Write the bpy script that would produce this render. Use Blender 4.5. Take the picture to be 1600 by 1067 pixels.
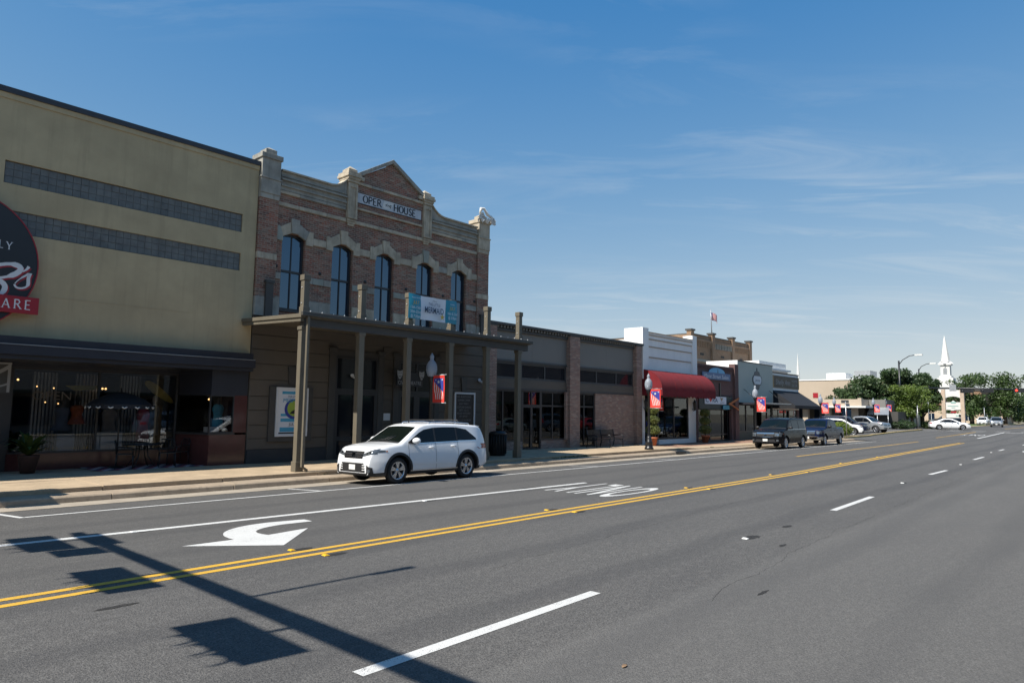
import bpy, bmesh, math, random
from mathutils import Vector, Matrix
from mathutils.bvhtree import BVHTree
random.seed(11)
SC = bpy.context.scene
COL = SC.collection
for o in list(bpy.data.objects): bpy.data.objects.remove(o)

# ---------------------------------------------------------------- camera
F_PX, PITCH, ROLL, YAW, CAMH = 1067.0, 0.101780, 0.012670, 0.731313, 2.14
def camera():
    cy, sy, cp, sp = math.cos(YAW), math.sin(YAW), math.cos(PITCH), math.sin(PITCH)
    Fw = Vector((cy*cp, sy*cp, sp)); R = Vector((sy, -cy, 0)); U = R.cross(Fw)
    R2 = R*math.cos(ROLL) + U*math.sin(ROLL); U2 = -R*math.sin(ROLL) + U*math.cos(ROLL)
    cd = bpy.data.cameras.new('camera'); cd.sensor_width = 36.0; cd.lens = F_PX/1600*36
    cd.clip_start = 0.05; cd.clip_end = 4000
    co = bpy.data.objects.new('camera', cd); COL.objects.link(co)
    m = Matrix((R2, U2, -Fw)).transposed().to_4x4(); m.translation = (0, 0, CAMH)
    co.matrix_world = m; SC.camera = co
camera()

# ---------------------------------------------------------------- sky and sun
SUN = Vector((-0.79, 0.13, 1.0)).normalized()         # towards the sun
SUN_EL = math.asin(SUN.z)
def world():
    w = bpy.data.worlds.new('World'); SC.world = w; w.use_nodes = True
    nt = w.node_tree; N = nt.nodes; L = nt.links; N.clear()
    out = N.new('ShaderNodeOutputWorld'); bg = N.new('ShaderNodeBackground')
    sky = N.new('ShaderNodeTexSky'); sky.sky_type = 'NISHITA'; sky.sun_disc = False
    sky.sun_elevation = SUN_EL; sky.sun_rotation = math.atan2(SUN.x, SUN.y)
    sky.altitude = 100; sky.air_density = 1.0; sky.dust_density = 0.0; sky.ozone_density = 4.0
    # thin cirrus: noise on a flat layer high above, stretched along the wind
    tc = N.new('ShaderNodeTexCoord'); sep = N.new('ShaderNodeSeparateXYZ'); L.new(tc.outputs['Generated'], sep.inputs[0])
    def math_(op, a, b=None, clamp=False):
        n = N.new('ShaderNodeMath'); n.operation = op; n.use_clamp = clamp
        for i, v in enumerate((a, b)):
            if v is None: continue
            if isinstance(v, (int, float)): n.inputs[i].default_value = v
            else: L.new(v, n.inputs[i])
        return n.outputs[0]
    den = math_('ADD', math_('MAXIMUM', sep.outputs['Z'], 0.0), 0.12)
    cx = math_('DIVIDE', sep.outputs['X'], den); cyy = math_('DIVIDE', sep.outputs['Y'], den)
    cmb = N.new('ShaderNodeCombineXYZ'); L.new(cx, cmb.inputs[0]); L.new(cyy, cmb.inputs[1])
    mr = N.new('ShaderNodeMapping'); mr.inputs['Rotation'].default_value = (0, 0, math.radians(CIRRUS[0])); L.new(cmb.outputs[0], mr.inputs['Vector'])
    mp = N.new('ShaderNodeMapping'); mp.inputs['Scale'].default_value = (0.55, 1.7, 1); mp.inputs['Location'].default_value = (CIRRUS[1], CIRRUS[2], 0); L.new(mr.outputs[0], mp.inputs['Vector'])
    n1 = N.new('ShaderNodeTexNoise'); n1.inputs['Scale'].default_value = 2.0; n1.inputs['Detail'].default_value = 9; n1.inputs['Roughness'].default_value = 0.62; n1.inputs['Distortion'].default_value = 0.9
    L.new(mp.outputs[0], n1.inputs['Vector'])
    n2 = N.new('ShaderNodeTexNoise'); n2.inputs['Scale'].default_value = 0.55; n2.inputs['Detail'].default_value = 3
    L.new(mp.outputs[0], n2.inputs['Vector'])
    a = math_('MULTIPLY', math_('SUBTRACT', n1.outputs['Fac'], 0.48), 3.4, True)
    b = math_('MULTIPLY', math_('SUBTRACT', n2.outputs['Fac'], 0.43), 4.5, True)
    fac = math_('MULTIPLY', math_('MULTIPLY', a, b), 0.78, True)
    mix = N.new('ShaderNodeMixRGB'); L.new(fac, mix.inputs[0]); va = N.new('ShaderNodeVectorMath'); va.operation = 'ADD'; va.inputs[1].default_value = (2.2, 2.2, 2.2); L.new(sky.outputs[0], va.inputs[0]); ga = N.new('ShaderNodeVectorMath'); ga.operation = 'DIVIDE'; L.new(sky.outputs[0], ga.inputs[0]); L.new(va.outputs[0], ga.inputs[1]); hs = N.new('ShaderNodeHueSaturation'); hs.inputs['Hue'].default_value = 0.512; hs.inputs['Saturation'].default_value = 1.70; hs.inputs['Value'].default_value = 3.9; L.new(ga.outputs[0], hs.inputs['Color']); L.new(hs.outputs[0], mix.inputs[1]); mix.inputs[2].default_value = (2.95, 3.2, 3.35, 1)
    L.new(mix.outputs[0], bg.inputs['Color']); bg.inputs['Strength'].default_value = SKY_STRENGTH
    L.new(bg.outputs[0], out.inputs['Surface'])
SKY_STRENGTH = 0.15; CIRRUS = (50, 6.6, 13.1)
world()
sl = bpy.data.lights.new('sun', 'SUN'); sl.energy = 4.9; sl.angle = math.radians(0.53); sl.color = (1.0, 0.945, 0.855)
so = bpy.data.objects.new('sun', sl); COL.objects.link(so); so.rotation_euler = SUN.to_track_quat('Z', 'Y').to_euler(); so.location = (-60, 10, 80)
SC.render.engine = 'CYCLES'
SC.view_settings.view_transform = 'Standard'; SC.view_settings.look = 'None'
SC.view_settings.exposure = 0.62; SC.view_settings.gamma = 1.0; SC.view_settings.use_curve_mapping = False

# ---------------------------------------------------------------- mesh helpers
ORG = {}                                       # world offset of each object used as a parent
class MB:
    def __init__(s): s.v = []; s.f = []; s.m = []; s.k = 0; s.sm = []
    def add(s, vs, fs, smooth=False):
        o = len(s.v); s.v += [tuple(p) for p in vs]
        for f in fs: s.f.append(tuple(i+o for i in f)); s.m.append(s.k); s.sm.append(smooth)
        return s
    def box(s, x0, x1, y0, y1, z0, z1):
        return s.add([(x0,y0,z0),(x1,y0,z0),(x1,y1,z0),(x0,y1,z0),(x0,y0,z1),(x1,y0,z1),(x1,y1,z1),(x0,y1,z1)],
                     [(3,2,1,0),(4,5,6,7),(0,1,5,4),(1,2,6,5),(2,3,7,6),(3,0,4,7)])
    def quad(s, a, b, c, d): return s.add([a, b, c, d], [(0, 1, 2, 3)])
    def prism(s, poly, y0, y1):                # polygon in XZ, extruded along Y
        n = len(poly); vs = [(x, y0, z) for x, z in poly] + [(x, y1, z) for x, z in poly]
        return s.add(vs, [tuple(range(n)), tuple(range(2*n-1, n-1, -1))] + [((i+1) % n, i, i+n, (i+1) % n + n) for i in range(n)])
    def prismx(s, poly, x0, x1):               # polygon in YZ, extruded along X
        n = len(poly); vs = [(x0, y, z) for y, z in poly] + [(x1, y, z) for y, z in poly]
        return s.add(vs, [tuple(range(n)), tuple(range(2*n-1, n-1, -1))] + [((i+1) % n, i, i+n, (i+1) % n + n) for i in range(n)])
    def prismz(s, poly, z0, z1):
        n = len(poly); vs = [(x, y, z0) for x, y in poly] + [(x, y, z1) for x, y in poly]
        return s.add(vs, [tuple(range(n-1, -1, -1)), tuple(range(n, 2*n))] + [(i, (i+1) % n, (i+1) % n + n, i+n) for i in range(n)])
    def tube(s, pts, r, n=8, cap=True):
        pts = [Vector(p) for p in pts]; rr = r if isinstance(r, (list, tuple)) else [r]*len(pts)
        vs = []; up = None
        for i, p in enumerate(pts):
            d = (pts[min(i+1, len(pts)-1)] - pts[max(i-1, 0)]).normalized()
            a = d.orthogonal().normalized() if up is None else (up - d*up.dot(d)).normalized()
            up = a; b = d.cross(a)
            for k in range(n):
                t = 2*math.pi*k/n; vs.append(p + (a*math.cos(t) + b*math.sin(t))*rr[i])
        fs = [(i*n+k, i*n+(k+1) % n, (i+1)*n+(k+1) % n, (i+1)*n+k) for i in range(len(pts)-1) for k in range(n)]
        s.add(vs, fs, True)
        if cap:
            o = len(s.v) - len(vs); s.f += [tuple(o+k for k in range(n-1, -1, -1)), tuple(o+(len(pts)-1)*n+k for k in range(n))]; s.m += [s.k]*2; s.sm += [False]*2
        return s
    def lathe(s, prof, c=(0, 0, 0), n=16, axis='z', smooth=True):
        vs = []
        for r, h in prof:
            for k in range(n):
                t = 2*math.pi*k/n; a, b = r*math.cos(t), r*math.sin(t)
                p = (a, b, h) if axis == 'z' else ((a, h, b) if axis == 'y' else (h, a, b))
                vs.append((p[0]+c[0], p[1]+c[1], p[2]+c[2]))
        m = len(prof)
        fs = [(i*n+k, i*n+(k+1) % n, (i+1)*n+(k+1) % n, (i+1)*n+k) for i in range(m-1) for k in range(n)]
        if axis == 'y': fs = [f[::-1] for f in fs]
        return s.add(vs, fs, smooth)
    def disc(s, c, rx, rz, n=32, y=None):      # disc facing -Y
        return s.add([(c[0]+rx*math.cos(2*math.pi*k/n), c[1], c[2]+rz*math.sin(2*math.pi*k/n)) for k in range(n)], [tuple(range(n))])
    def ribbon(s, pts, ws, y):                 # variable-width stroke in the XZ plane
        P = [Vector((p[0], p[1])) for p in pts]; n = len(P); ws = ws if isinstance(ws, (list, tuple)) else [ws]*n
        vs = []
        for i in range(n):
            d = (P[min(i+1, n-1)] - P[max(i-1, 0)]).normalized(); q = Vector((-d.y, d.x))*ws[i]/2
            a, b = P[i]+q, P[i]-q; vs += [(a.x, y, a.y), (b.x, y, b.y)]
        return s.add(vs, [(2*i, 2*i+2, 2*i+3, 2*i+1) for i in range(n-1)])
    def star(s, c, r, y, n=5):
        pts = []
        for k in range(2*n):
            t = math.pi/2 + math.pi*k/n; q = r if k % 2 == 0 else r*0.40
            pts.append((c[0]+q*math.cos(t), y, c[1]+q*math.sin(t)))
        return s.add([(c[0], y, c[1])] + pts, [(0, i+1, (i+1) % (2*n) + 1) for i in range(2*n)])

def bez(p0, p1, p2, p3, n=10):
    out = []
    for i in range(n+1):
        t = i/n; u = 1-t
        out.append(tuple(u**3*a + 3*u*u*t*b + 3*u*t*t*c + t**3*d for a, b, c, d in zip(p0, p1, p2, p3)))
    return out

def mesh_obj(name, mb, mats, parent=None, bevel=0):
    off = ORG.get(parent, Vector((0, 0, 0))) if parent is not None else Vector((0, 0, 0))
    me = bpy.data.meshes.new(name)
    me.from_pydata([(x-off.x, y-off.y, z-off.z) for x, y, z in mb.v], [], mb.f)
    if not isinstance(mats, (list, tuple)): mats = [mats]
    for m in mats: me.materials.append(m)
    if len(mats) > 1: me.polygons.foreach_set('material_index', mb.m)
    me.polygons.foreach_set('use_smooth', mb.sm)
    me.update()
    o = bpy.data.objects.new(name, me); COL.objects.link(o)
    if parent is not None: o.parent = parent
    ORG[o] = off
    if bevel:
        b = o.modifiers.new('bevel', 'BEVEL'); b.width = bevel; b.segments = 2; b.limit_method = 'ANGLE'; b.angle_limit = math.radians(40)
    return o
def thing(name, label, cat, loc=(0, 0, 0), group=None):
    o = bpy.data.objects.new(name, None); COL.objects.link(o); o.empty_display_size = 0.3
    o.location = loc; ORG[o] = Vector(loc); o['label'] = label; o['category'] = cat
    if group: o['group'] = group
    return o
def tag(o, label, cat, group=None):
    o['label'] = label; o['category'] = cat
    if group: o['group'] = group
    return o
def struct(o): o['kind'] = 'structure'; return o
def stuff(o): o['kind'] = 'stuff'; return o
def copy_at(o, d, parent=None):                # a piece repeated: shares mesh data, moved by d
    c = o.copy(); COL.objects.link(c); c.location = Vector(o.location) + Vector(d); c.parent = parent if parent is not None else o.parent
    return c
def copy_tree(o, parent=None):
    c = o.copy(); COL.objects.link(c); c.parent = parent
    for ch in list(o.children): copy_tree(ch, c)
    return c
def part(parent, name, mat, fn, bevel=0):
    mb = MB(); fn(mb); return mesh_obj(name, mb, mat, parent, bevel)
def box(parent, name, mat, x0, x1, y0, y1, z0, z1, bevel=0):
    return mesh_obj(name, MB().box(x0, x1, y0, y1, z0, z1), mat, parent, bevel)

_txt = {}
def text_mb(mb, s, x, y, z, h, w=None, shear=0.0, extr=0.004, right=False, spacing=1.0, bold=0.0):
    """flat lettering facing -Y: left edge x, base z, cap height h, stretched to width w"""
    key = (s, shear, spacing, bold)
    if key not in _txt:
        cu = bpy.data.curves.new('lettering', 'FONT'); cu.body = s; cu.shear = shear; cu.space_character = spacing; cu.offset = bold
        to = bpy.data.objects.new('lettering', cu); COL.objects.link(to)
        dg = bpy.context.evaluated_depsgraph_get(); me = bpy.data.meshes.new_from_object(to.evaluated_get(dg))
        vs = [tuple(v.co) for v in me.vertices]; fs = [tuple(p.vertices) for p in me.polygons]
        bpy.data.objects.remove(to); bpy.data.curves.remove(cu); bpy.data.meshes.remove(me)
        _txt[key] = (vs, fs)
    vs, fs = _txt[key]
    if not vs: return mb
    x0 = min(v[0] for v in vs); x1 = max(v[0] for v in vs); z1 = 0.70
    sz = h/z1; sx = sz if w is None else w/(x1-x0)
    if right: x = x - (x1-x0)*sx
    return mb.add([(x+(v[0]-x0)*sx, y, z+v[1]*sz) for v in vs], fs)
def text_center(mb, s, xc, y, z, h, w, **k): return text_mb(mb, s, xc-w/2, y, z, h, w, **k)

# ---------------------------------------------------------------- material helpers
class NT:
    def __init__(s, name):
        s.m = bpy.data.materials.new(name); s.m.use_nodes = True; s.t = s.m.node_tree; s.N = s.t.nodes; s.L = s.t.links
        s.N.clear(); s.out = s.N.new('ShaderNodeOutputMaterial'); s.p = s.N.new('ShaderNodeBsdfPrincipled'); s.L.new(s.p.outputs[0], s.out.inputs[0])
    def set(s, inp, v):
        if isinstance(v, bpy.types.NodeSocket): s.L.new(v, inp)
        elif isinstance(v, (tuple, list)) and len(v) == 3 and inp.type == 'RGBA': inp.default_value = (*v, 1)
        else: inp.default_value = v
    def node(s, t, **k):
        n = s.N.new(t)
        for a, v in k.items(): setattr(n, a, v)
        return n
    def pos(s, world=True):
        if world: return s.node('ShaderNodeNewGeometry').outputs['Position']
        return s.node('ShaderNodeTexCoord').outputs['Object']
    def scale(s, vec, sc):
        n = s.node('ShaderNodeMapping'); s.L.new(vec, n.inputs[0]); n.inputs['Scale'].default_value = sc; return n.outputs[0]
    def noise(s, vec, sc, det=4, rough=0.55, dist=0.0):
        n = s.node('ShaderNodeTexNoise'); s.L.new(vec, n.inputs['Vector']); n.inputs['Scale'].default_value = sc; n.inputs['Detail'].default_value = det
        n.inputs['Roughness'].default_value = rough; n.inputs['Distortion'].default_value = dist; return n.outputs['Fac']
    def ramp(s, fac, *stops):
        n = s.node('ShaderNodeValToRGB'); s.L.new(fac, n.inputs[0]); e = n.color_ramp.elements
        while len(e) < len(stops): e.new(0.5)
        for i, (p, c) in enumerate(stops): e[i].position = p; e[i].color = (*c, 1) if isinstance(c, (tuple, list)) else (c, c, c, 1)
        return n.outputs[0]
    def mix(s, fac, a, b, mode='MIX'):
        n = s.node('ShaderNodeMixRGB', blend_type=mode); s.set(n.inputs[0], fac); s.set(n.inputs[1], a); s.set(n.inputs[2], b); return n.outputs[0]
    def math(s, op, a, b=0.0, clamp=False):
        n = s.node('ShaderNodeMath', operation=op, use_clamp=clamp); s.set(n.inputs[0], a); s.set(n.inputs[1], b); return n.outputs[0]
    def bump(s, h, strength=0.3, dist=0.01):
        n = s.node('ShaderNodeBump'); n.inputs['Strength'].default_value = strength; n.inputs['Distance'].default_value = dist; s.L.new(h, n.inputs['Height']); s.L.new(n.outputs[0], s.p.inputs['Normal']); return n
    def sep(s, v): n = s.node('ShaderNodeSeparateXYZ'); s.L.new(v, n.inputs[0]); return n.outputs
    def comb(s, x, y, z=0.0): n = s.node('ShaderNodeCombineXYZ'); s.set(n.inputs[0], x); s.set(n.inputs[1], y); s.set(n.inputs[2], z); return n.outputs[0]
    def done(s, col=None, rough=None, **k):
        if col is not None: s.set(s.p.inputs['Base Color'], col)
        if rough is not None: s.set(s.p.inputs['Roughness'], rough)
        for a, v in k.items(): s.set(s.p.inputs[a.replace('_', ' ')], v)
        return s.m
def dim(c, k): return tuple(min(1, v*k) for v in c)
def paint(name, col, rough=0.55, var=0.18, sc=1.3, streak=0.0, bump=0.0, world=True, **k):
    t = NT(name); p = t.pos(world); n = t.noise(p, sc, 6, 0.6); f = t.noise(p, sc*17, 3)
    c = t.mix(t.ramp(n, (0.3, 0.0), (0.7, 1.0)), dim(col, 1-var), dim(col, 1+var))
    c = t.mix(t.math('MULTIPLY', f, 0.35*var*3), c, dim(col, 0.7))
    if streak:
        v = t.scale(p, (2.6, 2.6, 0.16)); st = t.noise(v, 1.6, 6, 0.65)
        c = t.mix(t.math('MULTIPLY', t.ramp(st, (0.52, 0.0), (0.75, 1.0)), streak), c, dim(col, 0.45))
    if streak > .25:
        s2 = t.noise(t.scale(p, (1.7, 1.7, 0.10)), 2.3, 5, 0.6); c = t.mix(t.math('MULTIPLY', t.ramp(s2, (0.56, 0.0), (0.72, 1.0)), streak*0.6), c, dim(col, 1.25)); s3 = t.noise(p, 0.45, 4, 0.6); c = t.mix(t.math('MULTIPLY', t.ramp(s3, (0.45, 0.0), (0.7, 1.0)), 0.28), c, dim(col, 0.72))
    if bump: t.bump(t.noise(p, 60, 3), bump, 0.01)
    return t.done(c, rough, **k)
def plain(name, col, rough=0.5, **k): return NT(name).done(col, rough, **k)
def bricks(name, cols, mortar, bw=0.205, bh=0.068, msize=0.011, var=0.5, stain=0.35, rough=0.88, soot=(0.03, 0.03, 0.032)):
    t = NT(name); p = t.pos(); s = t.sep(p); u = t.math('ADD', s[0], s[1]); v = t.comb(u, s[2], 0.0)
    b = t.node('ShaderNodeTexBrick'); t.L.new(v, b.inputs['Vector']); b.inputs['Scale'].default_value = 1.0
    b.inputs['Brick Width'].default_value = bw; b.inputs['Row Height'].default_value = bh; b.inputs['Mortar Size'].default_value = msize; b.inputs['Mortar Smooth'].default_value = 0.15; b.inputs['Bias'].default_value = 0.0
    b.inputs['Color1'].default_value = (0, 0, 0, 1); b.inputs['Color2'].default_value = (1, 1, 1, 1); b.inputs['Mortar'].default_value = (0.5, 0.5, 0.5, 1)
    # each brick its own tone: white noise on the brick cell
    row = t.math('FLOOR', t.math('DIVIDE', s[2], bh)); half = t.math('MULTIPLY', t.math('MODULO', row, 2.0), 0.5*bw)
    cx = t.math('FLOOR', t.math('DIVIDE', t.math('ADD', u, half), bw))
    wn = t.node('ShaderNodeTexWhiteNoise', noise_dimensions='2D'); t.L.new(t.comb(cx, row), wn.inputs['Vector'])
    n = len(cols); c = t.ramp(wn.outputs['Value'], *[(i/(n-1)*0.999, cols[i]) for i in range(n)])
    pt = t.noise(t.scale(p, (0.7, 0.7, 2.6)), 1.3, 5, 0.7); c = t.mix(t.math('MULTIPLY', t.ramp(pt, (0.35, 1.0), (0.65, 0.0)), var), c, cols[1]); c = t.mix(t.math('MULTIPLY', t.ramp(t.noise(t.scale(p, (1.1, 1.1, 4.0)), 1.1, 5, 0.7), (0.45, 0.0), (0.7, 1.0)), var), c, dim(mortar, 0.62))
    big = t.noise(p, 0.9, 5, 0.6); c = t.mix(t.math('MULTIPLY', t.ramp(big, (0.42, 0.0), (0.72, 1.0)), stain), c, soot)
    big2 = t.noise(p, 2.3, 5, 0.65, 0.5); c = t.mix(t.math('MULTIPLY', t.ramp(big2, (0.5, 0.0), (0.8, 1.0)), 0.35), c, mortar)
    mort = t.mix(0.35, mortar, t.ramp(t.noise(p, 3.0, 4), (0.3, dim(mortar, 0.5)), (0.7, mortar)))
    c = t.mix(b.outputs['Fac'], c, mort)
    t.bump(t.math('ADD', t.math('MULTIPLY', b.outputs['Fac'], -1.0), t.math('MULTIPLY', t.noise(p, 70, 3), 0.35)), 0.55, 0.012)
    return t.done(c, rough)
def glass_thin(name, tint=0.75, ior=1.75, col=None):
    t = NT(name); N = t.N
    tr = N.new('ShaderNodeBsdfTransparent'); c = col or (tint, tint, tint); tr.inputs[0].default_value = (*c, 1)
    gl = N.new('ShaderNodeBsdfGlossy'); gl.inputs['Roughness'].default_value = 0.0; gl.inputs['Color'].default_value = (0.9, 0.95, 1, 1)
    fr = N.new('ShaderNodeFresnel'); fr.inputs[0].default_value = ior
    mx = N.new('ShaderNodeMixShader'); t.L.new(fr.outputs[0], mx.inputs[0]); t.L.new(tr.outputs[0], mx.inputs[1]); t.L.new(gl.outputs[0], mx.inputs[2]); t.L.new(mx.outputs[0], t.out.inputs[0])
    return t.m
def emit(name, col, strength):
    t = NT(name); t.p.inputs['Emission Color'].default_value = (*col, 1); t.p.inputs['Emission Strength'].default_value = strength; t.p.inputs['Base Color'].default_value = (*col, 1); return t.m
def carpaint(name, col, metal=0.0, rough=0.32, dirt=0.22, coat=0.9):
    t = NT(name); t.p.inputs['IOR'].default_value = 1.45 if coat > .5 else 1.22; t.p.inputs['Coat Weight'].default_value = coat; t.p.inputs['Coat Roughness'].default_value = 0.03; t.p.inputs['Metallic'].default_value = metal
    p = t.pos(False); n = t.noise(p, 3.0, 4); dirt = t.math('MULTIPLY', t.ramp(t.sep(p)[2], (0.25, 1.0), (0.75, 0.0)), t.math('MULTIPLY', n, dirt))
    c = t.mix(dirt, col, (0.16, 0.14, 0.115)); return t.done(c, rough)

def asphalt(name, base=0.105, lane=True):
    t = NT(name); p = t.pos(); s = t.sep(p)
    g1 = t.noise(p, 95, 2, 0.6); vo = t.node('ShaderNodeTexVoronoi'); t.L.new(p, vo.inputs['Vector']); vo.inputs['Scale'].default_value = 62
    spk = t.ramp(t.noise(p, 140, 1, 0.5), (0.60, 0.0), (0.74, 1.0)); spk2 = t.ramp(t.noise(p, 47, 2, 0.6), (0.62, 0.0), (0.78, 1.0))
    big = t.noise(t.scale(p, (0.35, 1.0, 1.0)), 0.8, 6, 0.62); mid = t.noise(p, 5.5, 5, 0.65)
    k = base
    c = t.mix(t.ramp(g1, (0.3, 0.0), (0.7, 1.0)), (k*0.52, k*0.50, k*0.48), (k*1.50, k*1.43, k*1.34))
    c = t.mix(t.math('MULTIPLY', spk, 0.50), c, (k*3.3, k*3.2, k*3.0))
    c = t.mix(t.math('MULTIPLY', spk2, 0.30), c, (k*0.25, k*0.25, k*0.26))
    g2 = t.noise(p, 42, 2, 0.6); c = t.mix(t.ramp(g2, (0.34, 0.75), (0.50, 0.0)), c, (k*0.34, k*0.33, k*0.32)); c = t.mix(t.ramp(g2, (0.53, 0.0), (0.68, 0.65)), c, (k*1.9, k*1.85, k*1.75)); g3 = t.noise(p, 11, 4, 0.75); c = t.mix(t.ramp(g3, (0.38, 0.30), (0.50, 0.0)), c, (k*0.5, k*0.49, k*0.48)); c = t.mix(t.ramp(g3, (0.52, 0.0), (0.68, 0.28)), c, (k*1.7, k*1.66, k*1.6))
    c = t.mix(t.ramp(big, (0.28, 0.42), (0.72, 0.0)), c, (k*0.52, k*0.52, k*0.53))
    c = t.mix(t.math('MULTIPLY', t.ramp(mid, (0.5, 0.0), (0.75, 1.0)), 0.22), c, (k*1.75, k*1.68, k*1.58))
    if lane:   # oil and rubber worn along the wheel paths of each lane
        wob = t.math('MULTIPLY', t.noise(t.scale(p, (0.12, 0.12, 0.12)), 1.0, 2), 0.9)
        w = t.math('SINE', t.math('MULTIPLY', t.math('ADD', s[1], wob), 3.55)); tr = t.ramp(w, (0.35, 0.0), (0.95, 1.0))
        c = t.mix(t.math('MULTIPLY', tr, t.math('MULTIPLY', t.noise(t.scale(p, (0.25, 1.2, 1)), 1.4, 4), 0.62)), c, (k*0.42, k*0.42, k*0.44))
        oil = t.ramp(t.noise(t.scale(p, (0.5, 1.0, 1.0)), 1.9, 5, 0.7, 0.6), (0.66, 0.0), (0.78, 1.0)); c = t.mix(t.math('MULTIPLY', oil, 0.3), c, (k*0.35, k*0.33, k*0.31))
    if lane:   # separate paving passes, each a little different in tone
        yy = t.math('ADD', s[1], t.math('MULTIPLY', t.noise(t.scale(p, (0.5, 0.5, 0.5)), 1.0, 3), 0.25)); f1 = t.ramp(t.math('DIVIDE', yy, 20.0), (0.205, 1.0), (0.213, 0.0)); c = t.mix(t.math('MULTIPLY', f1, 0.30), c, (k*1.38, k*1.34, k*1.27))
        f2 = t.ramp(t.math('DIVIDE', yy, 20.0), (0.482, 0.0), (0.49, 1.0)); c = t.mix(t.math('MULTIPLY', f2, 0.22), c, (k*0.80, k*0.76, k*0.70))
    h = t.math('ADD', g1, t.math('MULTIPLY', vo.outputs['Distance'], 0.6)); t.bump(h, 0.85, 0.012)
    return t.done(c, 0.86, Specular_IOR_Level=0.35)
def road_paint(name, col, wear=0.45):
    t = NT(name); p = t.pos(); n = t.noise(p, 85, 3, 0.7); m = t.noise(p, 6, 5, 0.6); L = t.noise(p, 0.9, 4)
    w = t.math('ADD', t.math('MULTIPLY', n, 0.62), t.math('ADD', t.math('MULTIPLY', m, 0.28), t.math('MULTIPLY', L, 0.18)))
    f = t.ramp(w, (0.655-0.08*wear, 0.0), (0.72-0.07*wear, 1.0)); c = t.mix(t.ramp(m, (0.3, 0.0), (0.75, 1.0)), dim(col, 0.80), col)
    c = t.mix(t.math('MULTIPLY', f, 0.85), c, (0.075, 0.075, 0.075)); t.bump(n, 0.5, 0.008); return t.done(c, 0.75)
def concrete(name, col, sc=1.0, crack=True, stain=0.5):
    t = NT(name); p = t.pos(); n = t.noise(p, 1.1*sc, 7, 0.65, 0.3); f = t.noise(p, 110, 2); m = t.noise(p, 9, 5, 0.6)
    c = t.mix(t.ramp(n, (0.3, 0.0), (0.7, 1.0)), dim(col, 0.72), dim(col, 1.15)); c = t.mix(t.ramp(f, (0.35, 0.35), (0.65, 0.0)), c, dim(col, 0.55))
    c = t.mix(t.math('MULTIPLY', t.ramp(m, (0.52, 0.0), (0.8, 1.0)), stain), c, dim(col, 0.42)); t.bump(t.math('ADD', f, m), 0.4, 0.006); return t.done(c, 0.9)
# ---------------------------------------------------------------- materials
M = {}
M['asphalt'] = asphalt('asphalt', 0.10); M['asphalt_lot'] = asphalt('asphalt_lot', 0.12, False)
M['patch'] = asphalt('asphalt_patch', 0.028, False); M['crack'] = asphalt('asphalt_crack', 0.045, False)
M['white_line'] = road_paint('white_line', (0.60, 0.60, 0.58), 0.85); M['yellow_line'] = road_paint('yellow_line', (0.62, 0.36, 0.035), 0.8)
M['sidewalk'] = concrete('sidewalk', (0.44, 0.335, 0.22)); M['kerb'] = concrete('kerb', (0.36, 0.285, 0.205), 1.5, stain=0.7); M['gutter'] = concrete('gutter', (0.36, 0.31, 0.245), 1.2)
M['paver'] = bricks('paver', [(0.24, 0.12, 0.075), (0.34, 0.18, 0.11), (0.28, 0.15, 0.10)], (0.25, 0.2, 0.15), 0.2, 0.1)
M['ground'] = concrete('ground', (0.20, 0.17, 0.12), 0.2)
M['grass'] = paint('grass', (0.085, 0.13, 0.035), 0.95, 0.4, 3.0)
M['yellow_kerb'] = paint('yellow_kerb', (0.55, 0.40, 0.16), 0.8, 0.25, 2.0, streak=0.3)
M['reflector_amber'] = plain('reflector_amber', (0.72, 0.42, 0.03), 0.25); M['reflector_white'] = plain('reflector_white', (0.75, 0.75, 0.72), 0.3)
M['black_metal'] = paint('black_metal', (0.012, 0.013, 0.015), 0.38, 0.2, 4, world=False); M['dark_metal'] = paint('dark_metal', (0.05, 0.052, 0.055), 0.45)
M['steel'] = paint('steel', (0.42, 0.43, 0.44), 0.42, 0.12, 3.0, Metallic=0.7)
M['black'] = plain('black', (0.008, 0.008, 0.009), 0.6); M['white'] = paint('white', (0.62, 0.62, 0.60), 0.6, 0.08)
M['mould'] = plain('lens_dark', (0.02, 0.02, 0.02), 0.2)

def zr(X):
    t = min(max((X-70)/42, 0), 1); return 0.45*t*t*(3-2*t)
def lin(a, b, n): return [a+(b-a)*i/(n-1) for i in range(n)]

def sheet(mb, xs, ys, zf):
    vs = [(x, y, zf(x, y)) for x in xs for y in ys]; n = len(ys)
    mb.add(vs, [(i*n+j, (i+1)*n+j, (i+1)*n+j+1, i*n+j+1) for i in range(len(xs)-1) for j in range(n-1)])
XS = [-80, -40, 0, 40, 66, 70, 74, 78, 82, 86, 90, 94, 98, 102, 106, 112, 120, 140, 170, 220, 300, 450, 700]
mb = MB(); sheet(mb, [-1500, -300, -80] + XS[1:-1] + [700, 2500], [-2000, -300, -60, 0, 60, 300, 2000], lambda x, y: zr(x)-0.12)
struct(mesh_obj('ground', mb, M['ground']))
mb = MB()
sheet(mb, [x for x in XS if x <= 66], [-4.4, 4, 12, 15.9, 17.2], lambda x, y: zr(x) - (0.04*max(0, (y-15.9)/1.3)))
sheet(mb, [x for x in XS if x >= 66], [-4.4, 4, 12, 20.0], lambda x, y: zr(x))
road = struct(mesh_obj('road', mb, M['asphalt']))
mb = MB(); sheet(mb, [x for x in XS if 66 <= x <= 102], [20.001, 40, 75], lambda x, y: zr(x)); sheet(mb, [103, 106, 112, 120], [20.001, 60, 160], lambda x, y: zr(x)-0.003)
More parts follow.
